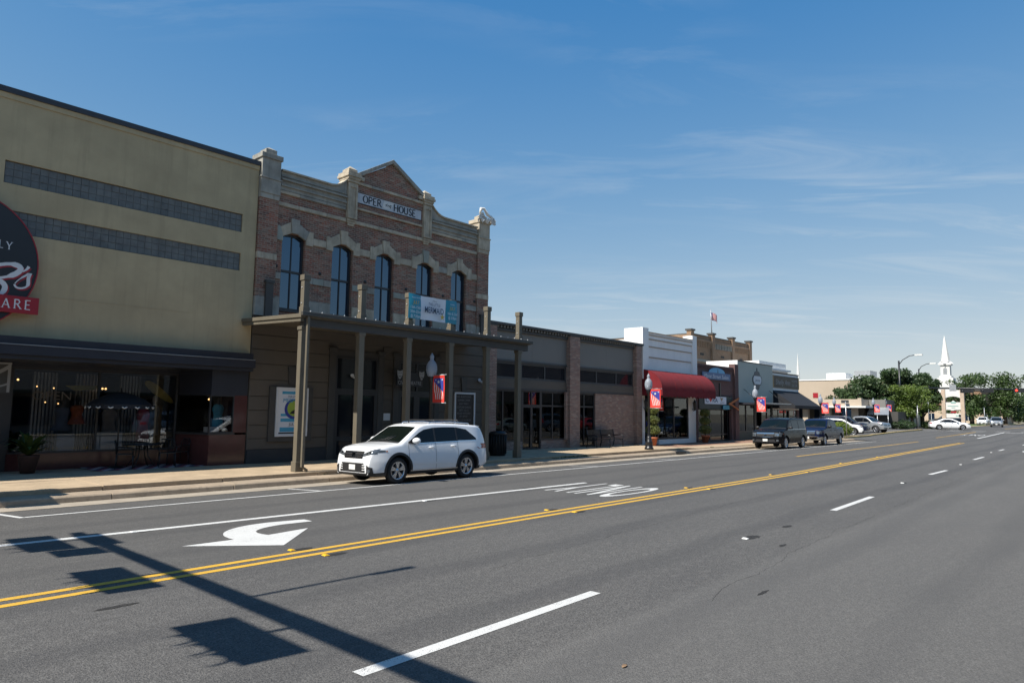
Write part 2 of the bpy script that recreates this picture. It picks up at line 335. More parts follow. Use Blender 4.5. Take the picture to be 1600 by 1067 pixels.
sheet(mb, [102, 103], [20.001, 160], lambda x, y: zr(x)-0.003); sheet(mb, [103, 112, 120], [-160, -60, -4.401], lambda x, y: zr(x))
struct(mesh_obj('parking_lot', mb, M['asphalt_lot']))

# painted markings: sheets just above the asphalt
def stripe(name, pts, w, mat, z=0.004):
    P = [Vector((x, y)) for x, y in pts]; Q = [P[0]]
    for a, b in zip(P, P[1:]):
        n = max(1, int((b-a).length/3.0)) if b.x > 66 else 1
        Q += [a+(b-a)*k/n for k in range(1, n+1)]
    vs = []
    for i, p in enumerate(Q):
        d = (Q[min(i+1, len(Q)-1)]-Q[max(i-1, 0)]).normalized(); q = Vector((-d.y, d.x))*w/2
        for r in (p+q, p-q): vs.append((r.x, r.y, zr(r.x)+z-0.04*max(0, min(1, (r.y-15.9)/1.3))*(r.x < 66)))
    mb = MB(); mb.add(vs, [(2*i+1, 2*i+3, 2*i+2, 2*i) for i in range(len(Q)-1)])
    return mesh_obj(name, mb, mat, road)
W, Yl = M['white_line'], M['yellow_line']
stripe('parking_line', [(3.75, 15.86), (30, 15.75), (64, 15.9)], 0.10, W)
for x in (3.72, 10.28, 16.6, 22.9, 29.2, 35.5, 41.8, 48.1, 54.4, 60.7): stripe('stall_line', [(x-0.02, 15.81), (x-0.22, 17.15)], 0.10, W)
stripe('lane_line', [(-40, 14.2), (2.8, 12.93), (5.6, 12.80), (17.3, 12.42)], 0.17, W)
for d in (-0.145, 0.145): stripe('centre_line', [(-40, 9.2+d), (26, 9.22+d), (45, 9.75+d), (67.5, 10.3+d)], 0.125, Yl)
stripe('centre_line', [(36.5, 12.86), (66.9, 13.35)], 0.12, Yl); stripe('centre_line', [(78.9, 14.2), (99.2, 13.65)], 0.13, Yl); stripe('centre_line', [(125, 13.6), (260, 13.6)], 0.2, Yl)
stripe('lane_line', [(80.5, 11.0), (100.4, 10.97)], 0.2, W)
for a, b in (((3.5, 4.78), (6.97, 4.86)), ((16.62, 5.08), (20.2, 5.18)), ((29.6, 5.58), (32.4, 5.52)), ((41.7, 5.9), (44.9, 5.9)), ((54.4, 6.3), (56.9, 6.3)), ((67, 6.2), (70, 6.2)), ((80, 6.2), (83, 6.2)), ((-9.5, 4.7), (-6, 4.75))): stripe('lane_dash', [a, b], 0.145, W)
for y in (-2, 0.5, 3, 5.5, 8, 10.5, 13, 15.5, 18): stripe('crosswalk_bar', [(100.8, y), (100.8, y+1.4)], 0.35, W); stripe('crosswalk_bar', [(105.2, y+0.4), (105.2, y+1.8)], 0.35, W)
stripe('stop_line', [(98.9, 4.2), (98.9, 10.7)], 0.45, W)
# left-turn arrow
c1 = bez((6.75, 12.16), (6.05, 12.2), (5.42, 11.75), (5.50, 10.98), 12); c2 = bez((6.10, 10.98), (5.95, 11.45), (6.25, 11.70), (6.8, 11.78), 10)
poly = [(7.42, 12.03)] + c1 + [(4.68, 11.0), (5.83, 10.0), (6.95, 11.12)] + c2 + [(7.42, 11.74)]
from mathutils.geometry import tessellate_polygon
mb = MB(); mb.add([(x, y, 0.004) for x, y in poly], tessellate_polygon([[Vector((x, y, 0)) for x, y in poly]])); mesh_obj('turn_arrow', mb, W, road)
mb = MB(); text_mb(mb, 'ONLY', 0, 0, 0, 1.0, 1.0, spacing=1.2, bold=0.008)
mb.v = [(17.55-2.75*z, 9.88+2.2*x, 0.004) for x, y, z in mb.v]; mesh_obj('only_lettering', mb, W, road)
mb = MB(); text_mb(mb, 'ONLY', 0, 0, 0, 1.0, 1.0, spacing=1.2, bold=0.008); mb.v = [(90.5-3.0*z, 11.5+2.0*x, zr(90.5-3*z)+0.006) for x, y, z in mb.v]; mesh_obj('only_lettering', mb, W, road)
mb = MB(); text_mb(mb, 'O', 0, 0, 0, 1.0, 1.0); mb.v = [(53.3+2.8*z, 4.1+1.0*x, 0.004) for x, y, z in mb.v]; mesh_obj('only_lettering', mb, W, road)
# reflectors on their bitumen pads, small tar patches, cracks
def blob(mb, cx, cy, rx, ry, z, n=14, jit=0.3):
    mb.add([(cx+rx*math.cos(2*math.pi*k/n)*(1+random.uniform(-jit, jit)), cy+ry*math.sin(2*math.pi*k/n)*(1+random.uniform(-jit, jit)), z) for k in range(n)], [tuple(range(n))])
for x, y, m in ((5.7, 9.55, 0), (5.86, 8.88, 0), (11.85, 9.55, 0), (12.05, 8.95, 0), (18.3, 9.6, 0), (18.5, 9.0, 0), (24.6, 9.6, 0), (26.7, 9.05, 0), (33, 9.7, 0), (39.5, 9.8, 0), (11.7, 5.03, 1), (25.0, 5.5, 1), (36.7, 5.7, 1), (51.0, 6.3, 1), (4.6, 12.78, 1), (10.9, 12.5, 1)):
    mk = mesh_obj('pavement_marker', MB().add([(x-.045, y-.05, .006), (x+.045, y-.05, .006), (x+.045, y+.05, .006), (x-.045, y+.05, .006), (x-.02, y-.04, .022), (x+.02, y-.04, .022), (x+.02, y+.04, .022), (x-.02, y+.04, .022)], [(4, 5, 6, 7), (0, 1, 5, 4), (1, 2, 6, 5), (2, 3, 7, 6), (3, 0, 4, 7)]), M['reflector_amber' if m == 0 else 'reflector_white'], road)
    mb = MB(); blob(mb, x+0.16, y-0.02, 0.19, 0.075, 0.003 if abs(y-9.2) > 0.3 else 0.0055, 16, 0.12); mesh_obj('bitumen_pad', mb, M['patch'], road)
for x, y, rx, ry in ((13.6, 5.0, 0.15, 0.07), (11.6, 4.35, 0.14, 0.04), (2.85, 8.2, 0.22, 0.045), (8.4, 3.4, 0.16, 0.025), (14.9, 12.7, 0.5, 0.05), (12.0, 5.02, 0.16, 0.1)):
    mb = MB(); blob(mb, x, y, rx, ry, 0.0035, 18, 0.3); mesh_obj('tar_patch', mb, M['patch'], road)
def crack(pts, w):
    P = []
    for (a, b), (c, d) in zip(pts, pts[1:]):
        n = max(2, int(math.hypot(c-a, d-b)/0.12))
        for k in range(n): P.append((a+(c-a)*k/n, b+(d-b)*k/n))
    j = 0; vs = []
    for i, (x, y) in enumerate(P):
        j = j*0.8 + random.uniform(-0.035, 0.035); ww = w*random.uniform(0.25, 1.2); vs += [(x, y+j+ww, 0.0028), (x, y+j-ww, 0.0028)]
    mesh_obj('asphalt_crack', MB().add(vs, [(2*i+1, 2*i+3, 2*i+2, 2*i) for i in range(len(P)-1)]), M['crack'], road)
crack([(7.6, 3.66), (8.6, 3.8), (11.0, 4.05), (14.0, 4.15), (22, 4.3), (40, 4.6)], 0.0028); crack([(7.0, 6.6), (12, 7.0), (20, 7.4)], 0.003); crack([(9, 14.6), (13, 14.1), (16.4, 13.2)], 0.004)

# gutter, kerb stones, step and walk slabs
mb = MB(); sheet(mb, [-80, 0, 66.0], [17.2, 18.12], lambda x, y: -0.034-0.03*(y-17.2)); struct(mesh_obj('gutter', mb, M['gutter']))
def empty_struct(name):
    o = bpy.data.objects.new(name, None); COL.objects.link(o); ORG[o] = Vector((0, 0, 0)); o['kind'] = 'structure'; return o
kb = empty_struct('kerb')
prof = [(18.10, -0.09), (18.13, 0.055), (18.17, 0.085), (18.32, 0.092), (18.78, 0.095), (18.78, -0.2), (18.10, -0.2)]
first = None
for i in range(25):
    x0 = -9 + i*3.0
    if first is None: first = mesh_obj('kerb_stone', MB().prismx(prof, x0+0.006, x0+2.994), M['kerb'], kb, 0.012)
    else: copy_at(first, (i*3.0, 0, random.uniform(-0.006, 0.004)))
sw = empty_struct('sidewalk'); first = None
mb = MB(); mb.box(-12, 66, 18.82, 22.96, -0.15, 0.085); mb.box(-12, 11.7, 22.97, 25.6, -0.15, 0.19); mesh_obj('walk_bed', mb, M['kerb'], sw)
for i in range(15):
    x0 = -9 + 3.0*i
    if first is None:
        first = [mesh_obj('walk_slab', MB().box(x0+.006, x0+2.994, 18.80, 20.85, 0.0, 0.205), M['sidewalk'], sw, 0.012), mesh_obj('walk_slab', MB().box(x0+.006, x0+2.994, 20.862, 22.92, 0.0, 0.207), M['sidewalk'], sw, 0.012)]
    else:
        for q in first: copy_at(q, (3.0*i, 0, random.uniform(-0.005, 0.004)))
mb = MB(); mb.prism([(36.0, 0.0), (36.0, 0.205), (37.4, 0.125), (37.4, 0.0)], 18.80, 22.92); mesh_obj('walk_ramp', mb, M['sidewalk'], sw)
for i in range(10):
    x0 = 37.41 + 2.86*i
    mesh_obj('walk_slab', MB().box(x0, x0+2.85, 18.80, 20.2, 0.0, 0.125), M['sidewalk'], sw); mesh_obj('walk_slab', MB().box(x0, x0+2.85, 20.205, 22.92, 0.0, 0.124), M['paver'], sw)
# storm drain mouth in the kerb
mb = MB(); mb.box(33.5, 34.3, 17.95, 18.4, -0.03, 0.098); mesh_obj('drain_inlet', mb, M['black_metal'], kb)
# yellow kerbed island at the car park
isl = empty_struct('traffic_island')
def kerb_path(pts, w, h, mat, name):
    mb = MB(); P = [Vector(p) for p in pts]; vs = []
    for i, p in enumerate(P):
        d = (P[min(i+1, len(P)-1)]-P[max(i-1, 0)]).normalized(); q = Vector((-d.y, d.x))*w/2; z = zr(p.x)
        a, b = p+q, p-q; vs += [(a.x, a.y, z-0.05), (a.x, a.y, z+h), (b.x, b.y, z+h), (b.x, b.y, z-0.05)]
    fs = [(4*i+j, 4*i+j+4, 4*i+j+5, 4*i+j+1) for i in range(len(P)-1) for j in range(3)]; mb.add(vs, fs); mb.add(vs[:4], [(0, 1, 2, 3)])
    return mesh_obj(name, mb, mat, isl)
kerb_path([(66.3, 24.5), (66.4, 22.2), (66.9, 20.9), (67.8, 20.3), (70, 20.1), (74, 19.95), (77.5, 19.95), (80, 20.2), (84, 20.25), (90, 20.3), (96, 20.0), (101.3, 19.8)], 0.22, 0.14, M['yellow_kerb'], 'yellow_kerb_stone')
mb = MB(); mb.add([(66.6, 24.4, .1), (66.7, 22.2, .1), (67.2, 21, .1), (68, 20.5, .1), (74, 20.1, .1), (78, 20.1, .12), (78.2, 21.2, .12), (76, 24, .1)], [tuple(range(8))]); mesh_obj('mulch_bed', mb, M['ground'], isl)
# lawn and walk beyond the crossing
mb = MB(); sheet(mb, [121, 140, 240], [21, 40], lambda x, y: zr(x)+0.08); struct(mesh_obj('lawn', mb, M['grass']))
mb = MB(); sheet(mb, [120, 121], [20, 60], lambda x, y: zr(x)+0.1); sheet(mb, [121, 300], [20.0, 21.0], lambda x, y: zr(x)+0.1); mb.box(120, 300, 19.9, 20.0, 0.3, 0.56); struct(mesh_obj('far_pavement', mb, M['sidewalk']))
# our side of the street, behind the camera, seen only in the shop windows
mb = MB(); mb.box(-60, 99, -8.0, -4.4, -0.2, 0.14); struct(mesh_obj('near_pavement', mb, M['ground']))

# ---------------------------------------------------------------- traffic signal mast whose shadow crosses the road
def signal_head(t, X, yc, Z, n=3, w=1.46, h=0.74):
    b = box(t, 'signal_backplate', M['black_metal'], X, X+0.03, yc-w/2, yc+w/2, Z-h/2, Z+h/2)
    hd = box(t, 'signal_housing', M['black_metal'], X-0.04, X+0.17, yc-0.36*n/2, yc+0.36*n/2, Z-0.18, Z+0.18)
    for k in range(n):
        y = yc + (k-(n-1)/2)*0.36; mb = MB(); vs = []
        m = 12
        for i in range(m+1):
            a = math.radians(-35 + 250*i/m)
            for xx, r in ((X-0.04, 0.155), (X-0.43, 0.16)): vs.append((xx, y+r*math.cos(a), Z+r*math.sin(a)))
        mb.add(vs, [(2*i, 2*i+2, 2*i+3, 2*i+1) for i in range(m)]); mesh_obj('visor', mb, M['black_metal'], t)
mt = thing('signal_mast_arm', 'dark traffic signal mast arm, its shadow lying across the near lanes', 'traffic signal', (-0.84, -5.2, 0.14))
AX, AZ = -0.84, 6.0
part(mt, 'pole', M['dark_metal'], lambda b: b.tube([(AX, -5.2, 0.14), (AX, -5.2, 6.3)], [0.19, 0.15], 14), 0)
part(mt, 'arm', M['dark_metal'], lambda b: b.tube([(AX, -5.2, 5.85), (AX, 1, 5.95), (AX, 7, 6.0), (AX, 14.2, 6.02)], [0.17, 0.15, 0.13, 0.08], 12))
part(mt, 'base_plate', M['dark_metal'], lambda b: b.box(AX-.3, AX+.3, -5.5, -4.9, 0.14, 0.2))
Xh = AX-0.2
for yc in (7.0, 10.2, 13.42): signal_head(mt, Xh, yc, 5.40)
for yc in (7.0, 10.2, 13.42): part(mt, 'bracket', M['dark_metal'], lambda b: b.tube([(AX, yc, 5.95), (AX-0.05, yc, 5.3)], 0.035, 8))
box(mt, 'street_name_sign', M['white'], AX-0.14, AX-0.12, 12.75, 13.95, 6.0, 6.5)
box(mt, 'lane_sign', M['white'], AX-0.14, AX-0.12, 12.05, 12.65, 5.2, 6.0)
part(mt, 'sensor_riser', M['dark_metal'], lambda b: b.tube([(AX, 8.35, 6.0), (AX+0.2, 8.55, 8.2)], 0.035, 8))
part(mt, 'sensor', M['dark_metal'], lambda b: b.tube([(AX+0.17, 8.5, 8.0), (AX+0.27, 8.55, 8.65)], [0.05, 0.075], 8))
sp = thing('signal_post', 'black post with signs just beyond the left edge, shadowing the kerb', 'sign post', (1.5, 19.1, 0.2))
part(sp, 'post', M['black_metal'], lambda b: b.tube([(1.5, 19.1, 0.2), (1.5, 19.1, 4.3)], 0.06, 10))
box(sp, 'cabinet', M['black_metal'], 1.52, 1.9, 18.35, 19.3, 2.95, 3.75, 0.02)
part(sp, 'round_sign', M['black_metal'], lambda b: b.lathe([(0.0, -.015), (0.33, -.015), (0.33, .015), (0, .015)], (1.6, 19.15, 4.3), 24, 'x'))
# ---------------------------------------------------------------- building materials
FY = 22.9
M['stucco'] = paint('olive_stucco', (0.43, 0.35, 0.215), 0.85, 0.14, 0.7, streak=0.30, bump=0.25)
M['coping'] = paint('dark_coping', (0.03, 0.033, 0.042), 0.5); M['navy'] = paint('navy_metal', (0.016, 0.018, 0.028), 0.5, 0.2, 2, streak=0.3)
M['block_glass'] = paint('glass_block', (0.12, 0.125, 0.12), 0.42, 0.30, 4.0, streak=0.4); M['block_joint'] = paint('block_joint', (0.095, 0.10, 0.097), 0.8); M['maroon'] = paint('maroon_tile', (0.085, 0.032, 0.03), 0.16, 0.15, 3)
M['obrick'] = bricks('opera_brick', [(0.06, 0.044, 0.037), (0.31, 0.09, 0.055), (0.20, 0.09, 0.063), (0.31, 0.19, 0.135), (0.115, 0.088, 0.072), (0.30, 0.235, 0.18), (0.25, 0.08, 0.05), (0.055, 0.042, 0.037)], (0.31, 0.255, 0.20), 0.235, 0.078, 0.010, 0.42, 0.5)
M['stone'] = paint('tan_stone', (0.42, 0.365, 0.28), 0.9, 0.32, 2.6, streak=0.8, bump=0.4); M['grey_stone'] = paint('grey_stone', (0.30, 0.29, 0.255), 0.9, 0.32, 2.2, streak=0.9, bump=0.4)
M['green_stone'] = paint('painted_stone', (0.27, 0.285, 0.25), 0.8, 0.15, 2.0, streak=0.3)
M['taupe'] = paint('taupe_paint', (0.10, 0.086, 0.07), 0.75, 0.1, 1.0, streak=0.12); M['taupe_dark'] = paint('dark_taupe', (0.055, 0.052, 0.048), 0.6, 0.12, 1.5); M['plinth'] = paint('dark_plinth', (0.03, 0.032, 0.036), 0.7, 0.2, 1.0)
M['post'] = paint('post_paint', (0.13, 0.113, 0.083), 0.6, 0.10, 1.4, streak=0.22); M['frame_dark'] = paint('bronze_frame', (0.028, 0.028, 0.030), 0.4, 0.1)
M['skyglass'] = plain('window_glass', (0.006, 0.014, 0.034), 0.02, IOR=2.3, Specular_Tint=(0.55, 0.78, 1.0)); M['shopglass'] = glass_thin('shop_glass', 0.82, 1.62); M['dullglass'] = plain('dull_glass', (0.012, 0.015, 0.020), 0.05, IOR=1.42); M['dimglass'] = glass_thin('dim_glass', 0.45, 1.5)
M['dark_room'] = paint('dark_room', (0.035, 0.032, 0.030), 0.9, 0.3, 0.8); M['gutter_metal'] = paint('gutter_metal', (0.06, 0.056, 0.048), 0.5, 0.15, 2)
M['gbrick'] = bricks('speckled_brick', [(0.13, 0.075, 0.062), (0.29, 0.145, 0.105), (0.19, 0.10, 0.08), (0.42, 0.31, 0.25), (0.24, 0.12, 0.09), (0.14, 0.10, 0.095)], (0.34, 0.28, 0.235), 0.215, 0.074, stain=0.15)
M['grey_panel'] = paint('grey_panel', (0.17, 0.163, 0.15), 0.6, 0.06, 0.6, streak=0.08); M['grey_trim'] = paint('grey_trim', (0.05, 0.05, 0.05), 0.55, 0.1); M['sign_white'] = plain('sign_white', (0.62, 0.64, 0.66), 0.5); M['sign_black'] = plain('sign_black', (0.014, 0.014, 0.018), 0.35)
M['white_wood'] = paint('white_boarding', (0.80, 0.80, 0.78), 0.65, 0.05, 1.0, streak=0.12); M['red_canvas'] = paint('red_canvas', (0.155, 0.008, 0.013), 0.95, 0.15, 1.5, streak=0.25)
M['sbrick'] = bricks('plum_brick', [(0.10, 0.05, 0.05), (0.17, 0.075, 0.07), (0.13, 0.06, 0.058), (0.20, 0.10, 0.085)], (0.15, 0.11, 0.10), stain=0.3); M['green_fascia'] = paint('green_fascia', (0.018, 0.03, 0.028), 0.5)
M['sage'] = paint('sage_panel', (0.42, 0.45, 0.40), 0.7, 0.05, 0.8, streak=0.06); M['black_canvas'] = paint('black_canvas', (0.012, 0.013, 0.017), 0.8, 0.2, 1.5)
M['tan_brick'] = bricks('tan_brick', [(0.30, 0.17, 0.085), (0.24, 0.12, 0.06), (0.34, 0.205, 0.11), (0.26, 0.15, 0.08)], (0.28, 0.22, 0.16), stain=0.3); M['beige'] = paint('beige_stucco', (0.42, 0.345, 0.265), 0.85, 0.05, 0.4, streak=0.06)
M['teal'] = plain('banner_teal', (0.02, 0.24, 0.34), 0.45); M['teal2'] = plain('poster_blue', (0.05, 0.32, 0.52), 0.4); M['gold'] = plain('lettering_gold', (0.55, 0.38, 0.05), 0.5); M['ink'] = plain('lettering_ink', (0.03, 0.07, 0.14), 0.5)
M['ban_white'] = plain('banner_white', (0.66, 0.70, 0.76), 0.5); M['blue'] = plain('flag_blue', (0.03, 0.045, 0.28), 0.6); M['red'] = plain('flag_red', (0.62, 0.035, 0.03), 0.6); M['sign_red'] = plain('sign_red', (0.30, 0.012, 0.022), 0.4)
M['orange'] = paint('orange_wood', (0.42, 0.13, 0.03), 0.6); M['skyblue'] = plain('sign_blue', (0.10, 0.38, 0.62), 0.45); M['bulb'] = emit('bulb', (1.0, 0.58, 0.22), 2.2); M['dark_pot'] = paint('dark_pot', (0.05, 0.022, 0.016), 0.8); M['terracotta'] = paint('terracotta', (0.42, 0.13, 0.06), 0.8)
M['leaf_lime'] = paint('leaf_lime', (0.12, 0.20, 0.03), 0.6, 0.4, 9, world=False)

def window(parent, name, x0, x1, z0, z1, y, xs=(), zs=(), fw=0.05, fd=0.08, fm='frame_dark', gm='skyglass', skip=()):
    mb = MB()
    X = [x0] + list(xs) + [x1]; Z = [z0] + list(zs) + [z1]
    mb.box(x0, x0+fw, y-fd, y, z0, z1); mb.box(x1-fw, x1, y-fd, y, z0, z1); mb.box(x0+fw, x1-fw, y-fd, y, z0, z0+fw); mb.box(x0+fw, x1-fw, y-fd, y, z1-fw, z1)
    for x in xs: mb.box(x-fw/2, x+fw/2, y-fd*0.85, y, z0+fw, z1-fw)
    px = [x0+fw] + [v for x in xs for v in (x-fw/2, x+fw/2)] + [x1-fw]
    for z in zs:
        for i in range(0, len(px), 2): mb.box(px[i], px[i+1], y-fd*0.75, y, z-fw/2, z+fw/2)
    w = mesh_obj(name, mb, M[fm], parent); pz = [z0+fw] + [v for z in zs for v in (z-fw/2, z+fw/2)] + [z1-fw]
    for i in range(0, len(px), 2):
        for j in range(0, len(pz), 2):
            mesh_obj('pane', MB().box(px[i]-.01, px[i+1]+.01, y-fd*0.4, y-fd*0.4+0.008, pz[j]-.01, pz[j+1]+.01), M[gm], w)
    return w
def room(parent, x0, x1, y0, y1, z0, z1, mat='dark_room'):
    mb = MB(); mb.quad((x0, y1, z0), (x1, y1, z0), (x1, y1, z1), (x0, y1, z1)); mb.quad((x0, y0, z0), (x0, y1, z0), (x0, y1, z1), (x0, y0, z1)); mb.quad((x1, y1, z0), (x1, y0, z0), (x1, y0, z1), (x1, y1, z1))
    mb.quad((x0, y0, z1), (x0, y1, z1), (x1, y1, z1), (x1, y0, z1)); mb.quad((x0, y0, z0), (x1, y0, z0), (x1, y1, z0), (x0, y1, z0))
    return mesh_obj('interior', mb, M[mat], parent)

# ================================================================ olive shop building
G0 = 0.207
b1 = thing('shop_building', 'olive stucco two-storey shop with two strips of glass block windows', 'building', (2, FY, 0.2))
mb = MB(); X0, X1 = -10.0, 11.70
for z0, z1 in ((4.0, 6.92), (7.55, 8.30), (8.95, 10.84)): mb.box(X0, X1, FY, FY+0.3, z0, z1)
for z0, z1 in ((6.92, 7.55), (8.30, 8.95)): mb.box(X0, 4.26, FY, FY+0.3, z0, z1); mb.box(11.17, X1, FY, FY+0.3, z0, z1)
mb.box(X0, X1, FY+0.301, 45, 4.0, 10.84); mesh_obj('wall', mb, M['stucco'], b1)
box(b1, 'coping', M['coping'], X0-.05, X1+0.02, FY-0.07, 45, 10.86, 11.02); box(b1, 'drip_moulding', M['stucco'], X0, X1-.002, FY-0.03, FY-0.001, 10.70, 10.858)
box(b1, 'wall_crack_ledge', M['stucco'], 5.6, 9.6, FY-0.006, FY-0.001, 5.235, 5.25)
for z0 in (6.93, 8.31):
    n = 33; w = 6.89/n; bm0 = None
    for r in range(3):
        for k in range(n):
            x = 4.27+k*w; z = z0+r*0.207
            if bm0 is None: bm0 = mesh_obj('glass_block', MB().box(x+.004, x+w-.004, FY+0.05, FY+0.2, z+.004, z+0.203), M['block_glass'], b1, 0.012)
            else: copy_at(bm0, (k*w, random.uniform(-.006, .006), r*0.207))
    box(b1, 'block_mortar', M['block_joint'], 4.26, 11.17, FY+0.062, FY+0.19, z0-.005, z0+0.625)
mb = MB(); mb.box(X0, 11.72, FY-0.40, FY, 3.52, 3.80); mb.box(X0, 11.66, FY-0.34, FY-.002, 3.80, 4.02); mb.box(X0, 11.70, FY-0.30, FY+1.6, 3.40, 3.518); aw = mesh_obj('canopy', mb, M['navy'], b1)
box(b1, 'canopy_trim', M['steel'], X0, 11.70, FY-0.425, FY-0.402, 3.785, 3.803)
# shop front: set-back display window, projecting bay with its own window on the right
SY = 24.6
box(b1, 'bulkhead', M['maroon'], 5.2, 10.02, SY, SY+0.25, 0.19, 0.69); box(b1, 'head_panel', M['navy'], X0, 10.3, SY-.05, SY+.2, 3.28, 3.515)
window(b1, 'display_window', 5.2, 10.02, 0.69, 3.28, SY+.1, xs=(7.55,), fw=0.06, gm='shopglass')
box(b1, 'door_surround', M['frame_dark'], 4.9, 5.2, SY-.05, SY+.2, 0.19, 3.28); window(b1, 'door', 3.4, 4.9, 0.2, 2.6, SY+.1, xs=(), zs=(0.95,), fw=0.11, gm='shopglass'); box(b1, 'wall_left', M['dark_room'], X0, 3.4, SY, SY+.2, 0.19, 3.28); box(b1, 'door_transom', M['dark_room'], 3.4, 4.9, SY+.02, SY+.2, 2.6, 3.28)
bay = [(10.02, SY+.1), (10.42, FY+0.02), (11.70, FY+0.02), (11.70, SY+1.0)]
part(b1, 'bay_base', M['maroon'], lambda b: b.prismz(bay, 0.19, 1.22)); part(b1, 'bay_sill', M['frame_dark'], lambda b: b.prismz([(9.97, SY+.1), (10.38, FY-.02), (11.28, FY-.02), (11.28, SY+1)], 1.222, 1.29)); part(b1, 'bay_head', M['navy'], lambda b: b.prismz(bay, 2.56, 3.399))
box(b1, 'bay_pier', M['maroon'], 11.24, 11.70, FY+0.02, FY+1.0, 1.29, 2.56); window(b1, 'bay_window', 10.40, 11.24, 1.29, 2.56, FY+0.10, fw=0.035, gm='shopglass')
part(b1, 'bay_side_pane', M['shopglass'], lambda b: b.quad((10.03, SY+.08, 1.29), (10.42, FY+0.08, 1.29), (10.42, FY+0.08, 2.56), (10.03, SY+.08, 2.56)))
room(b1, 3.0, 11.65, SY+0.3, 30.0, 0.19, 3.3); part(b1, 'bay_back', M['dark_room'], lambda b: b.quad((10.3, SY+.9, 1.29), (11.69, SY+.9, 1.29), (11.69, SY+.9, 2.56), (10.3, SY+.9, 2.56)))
# window dressing
M['curtain'] = paint('striped_metal', (0.42, 0.44, 0.44), 0.4, 0.2, 4, Metallic=0.3)
for i, x in enumerate((6.4, 7.6, 8.95)):
    t = thing('corrugated_panel', ('leftmost', 'middle', 'rightmost')[i] + ' of three corrugated grey panels in the display window', 'panel', (x, SY+1.4, 0.6), 'corrugated display panels')
    for k in range(7): box(t, 'rib', M['curtain'], x-.32+k*0.1, x-.32+k*0.1+0.055, SY+1.4, SY+1.44, 0.6, 3.2)
    box(t, 'backing', M['grey_trim'], x-.36, x+.36, SY+1.45, SY+1.46, 0.6, 3.2)
def dress(x, y, z, h, w, col, label, skirt=1.25, stand=True, head=None):
    t = thing('dress_form', label, 'dress form', (x, y, 0.62), 'clothes on display')
    m = paint('cloth', col, 0.8, 0.25, 6.0)
    prof = [(w*.36*skirt, z), (w*.42*skirt, z+.02), (w*.36, z+h*.30), (w*.30, z+h*.52), (w*.38, z+h*.72), (w*.40, z+h*.84), (w*.30, z+h*.95), (w*.12, z+h)]
    mb = MB(); mb.lathe([(r, hh) for r, hh in prof], (0, 0, 0), 14); mb.v = [(x+vx, y+vy*.6, vz) for vx, vy, vz in mb.v]; mesh_obj('garment', mb, m, t)
    if stand: part(t, 'stand', M['black_metal'], lambda b: b.tube([(x, y, 0.62), (x, y, z+.1)], 0.02, 6)); part(t, 'foot', M['black_metal'], lambda b: b.lathe([(0, .66), (.13, .65), (.15, .62)], (x, y, 0), 12))
    part(t, 'neck', M[head] if head else M['black'], lambda b: b.lathe([(w*.13, z+h-.02), (w*.10, z+h+.07), (w*.14, z+h+.16), (w*.13, z+h+.27), (w*.04, z+h+.33)], (x, y, 0), 10))
dress(6.75, SY+.7, 1.35, 0.75, 0.55, (0.03, 0.05, 0.11), 'navy blue top on a stand behind the potted fern'); dress(7.15, SY+.65, 1.55, 0.62, 0.5, (0.42, 0.11, 0.03), 'orange top hanging near the middle of the display window'); dress(9.15, SY+.6, 0.95, 1.15, 0.55, (0.40, 0.08, 0.12), 'pink dress on a black form in the display window', 1.0)
dress(8.15, SY+.8, 1.1, 0.95, 0.6, (0.20, 0.18, 0.17), 'taupe dress on a form behind the umbrella', 1.1); dress(9.6, SY+.9, 1.15, 1.05, 0.5, (0.10, 0.12, 0.14), 'grey dress on a pale mannequin at the right of the display window', 1.0, True, 'white')
dress(11.0, FY+0.7, 1.42, 0.85, 0.5, (0.03, 0.28, 0.42), 'turquoise printed shirt on a form in the small bay window', 0.9, False); 
for nm, lab, x0, x1, z0, z1, col in (('storage_box', 'pale blue box on the display floor left of the umbrella pole', 6.6, 7.1, .70, 1.25, (.35, .42, .5)), ('storage_box', 'white chest on the display floor under the taupe dress', 7.7, 8.5, .70, 1.3, (.55, .6, .65)), ('storage_box', 'white carton on the bay window sill', 10.5, 10.9, 1.30, 1.48, (.6, .6, .62))):
    yy = SY+.5 if x0 < 10 else FY+.35; o = box(None, nm, paint('box_paint', col, .6), x0, x1, yy, yy+.3, z0, z1, 0.01); tag(o, lab, 'box')
t = thing('surfboard', 'yellow surfboard tilted high in the display window', 'surfboard', (9.75, SY+.9, 2.2)); mb = MB(); P = []
for k in range(24):
    a = 2*math.pi*k/24; u, v = .62*math.cos(a), .15*math.sin(a)*(1-.25*math.cos(a)); P.append((9.75+u*.80+v*.6, 2.65-u*.6+v*.8))
mb.prism(P, SY+.9, SY+.95); mesh_obj('board', mb, paint('yellow_paint', (.42, .34, .03), .4), t)
t = thing('surfboard', 'flat yellow board hung level above the orange top', 'surfboard', (7.1, SY+.6, 2.7)); P = [(6.75, 2.78), (7.75, 2.80), (7.55, 2.66), (7.0, 2.62)]; part(t, 'board', paint('yellow_paint2', (.42, .36, .05), .4), lambda b: b.prism(P, SY+.55, SY+.6))
t = thing('open_sign', 'OPEN letters with small bulbs hung inside the display window', 'sign', (6.1, SY+.45, 2.3)); part(t, 'lettering', plain('old_letters', (.42, .36, .3), .6), lambda b: text_mb(b, 'OPEN', 5.85, SY+.45, 2.32, .26, 1.05)); 
for x, z in ((5.95, 2.72), (6.4, 2.68), (6.2, 2.24), (6.55, 2.2)): part(t, 'bulb', M['bulb'], lambda b: b.lathe([(0, -.025), (.025, 0), (0, .025)], (x, SY+.43, z), 8))
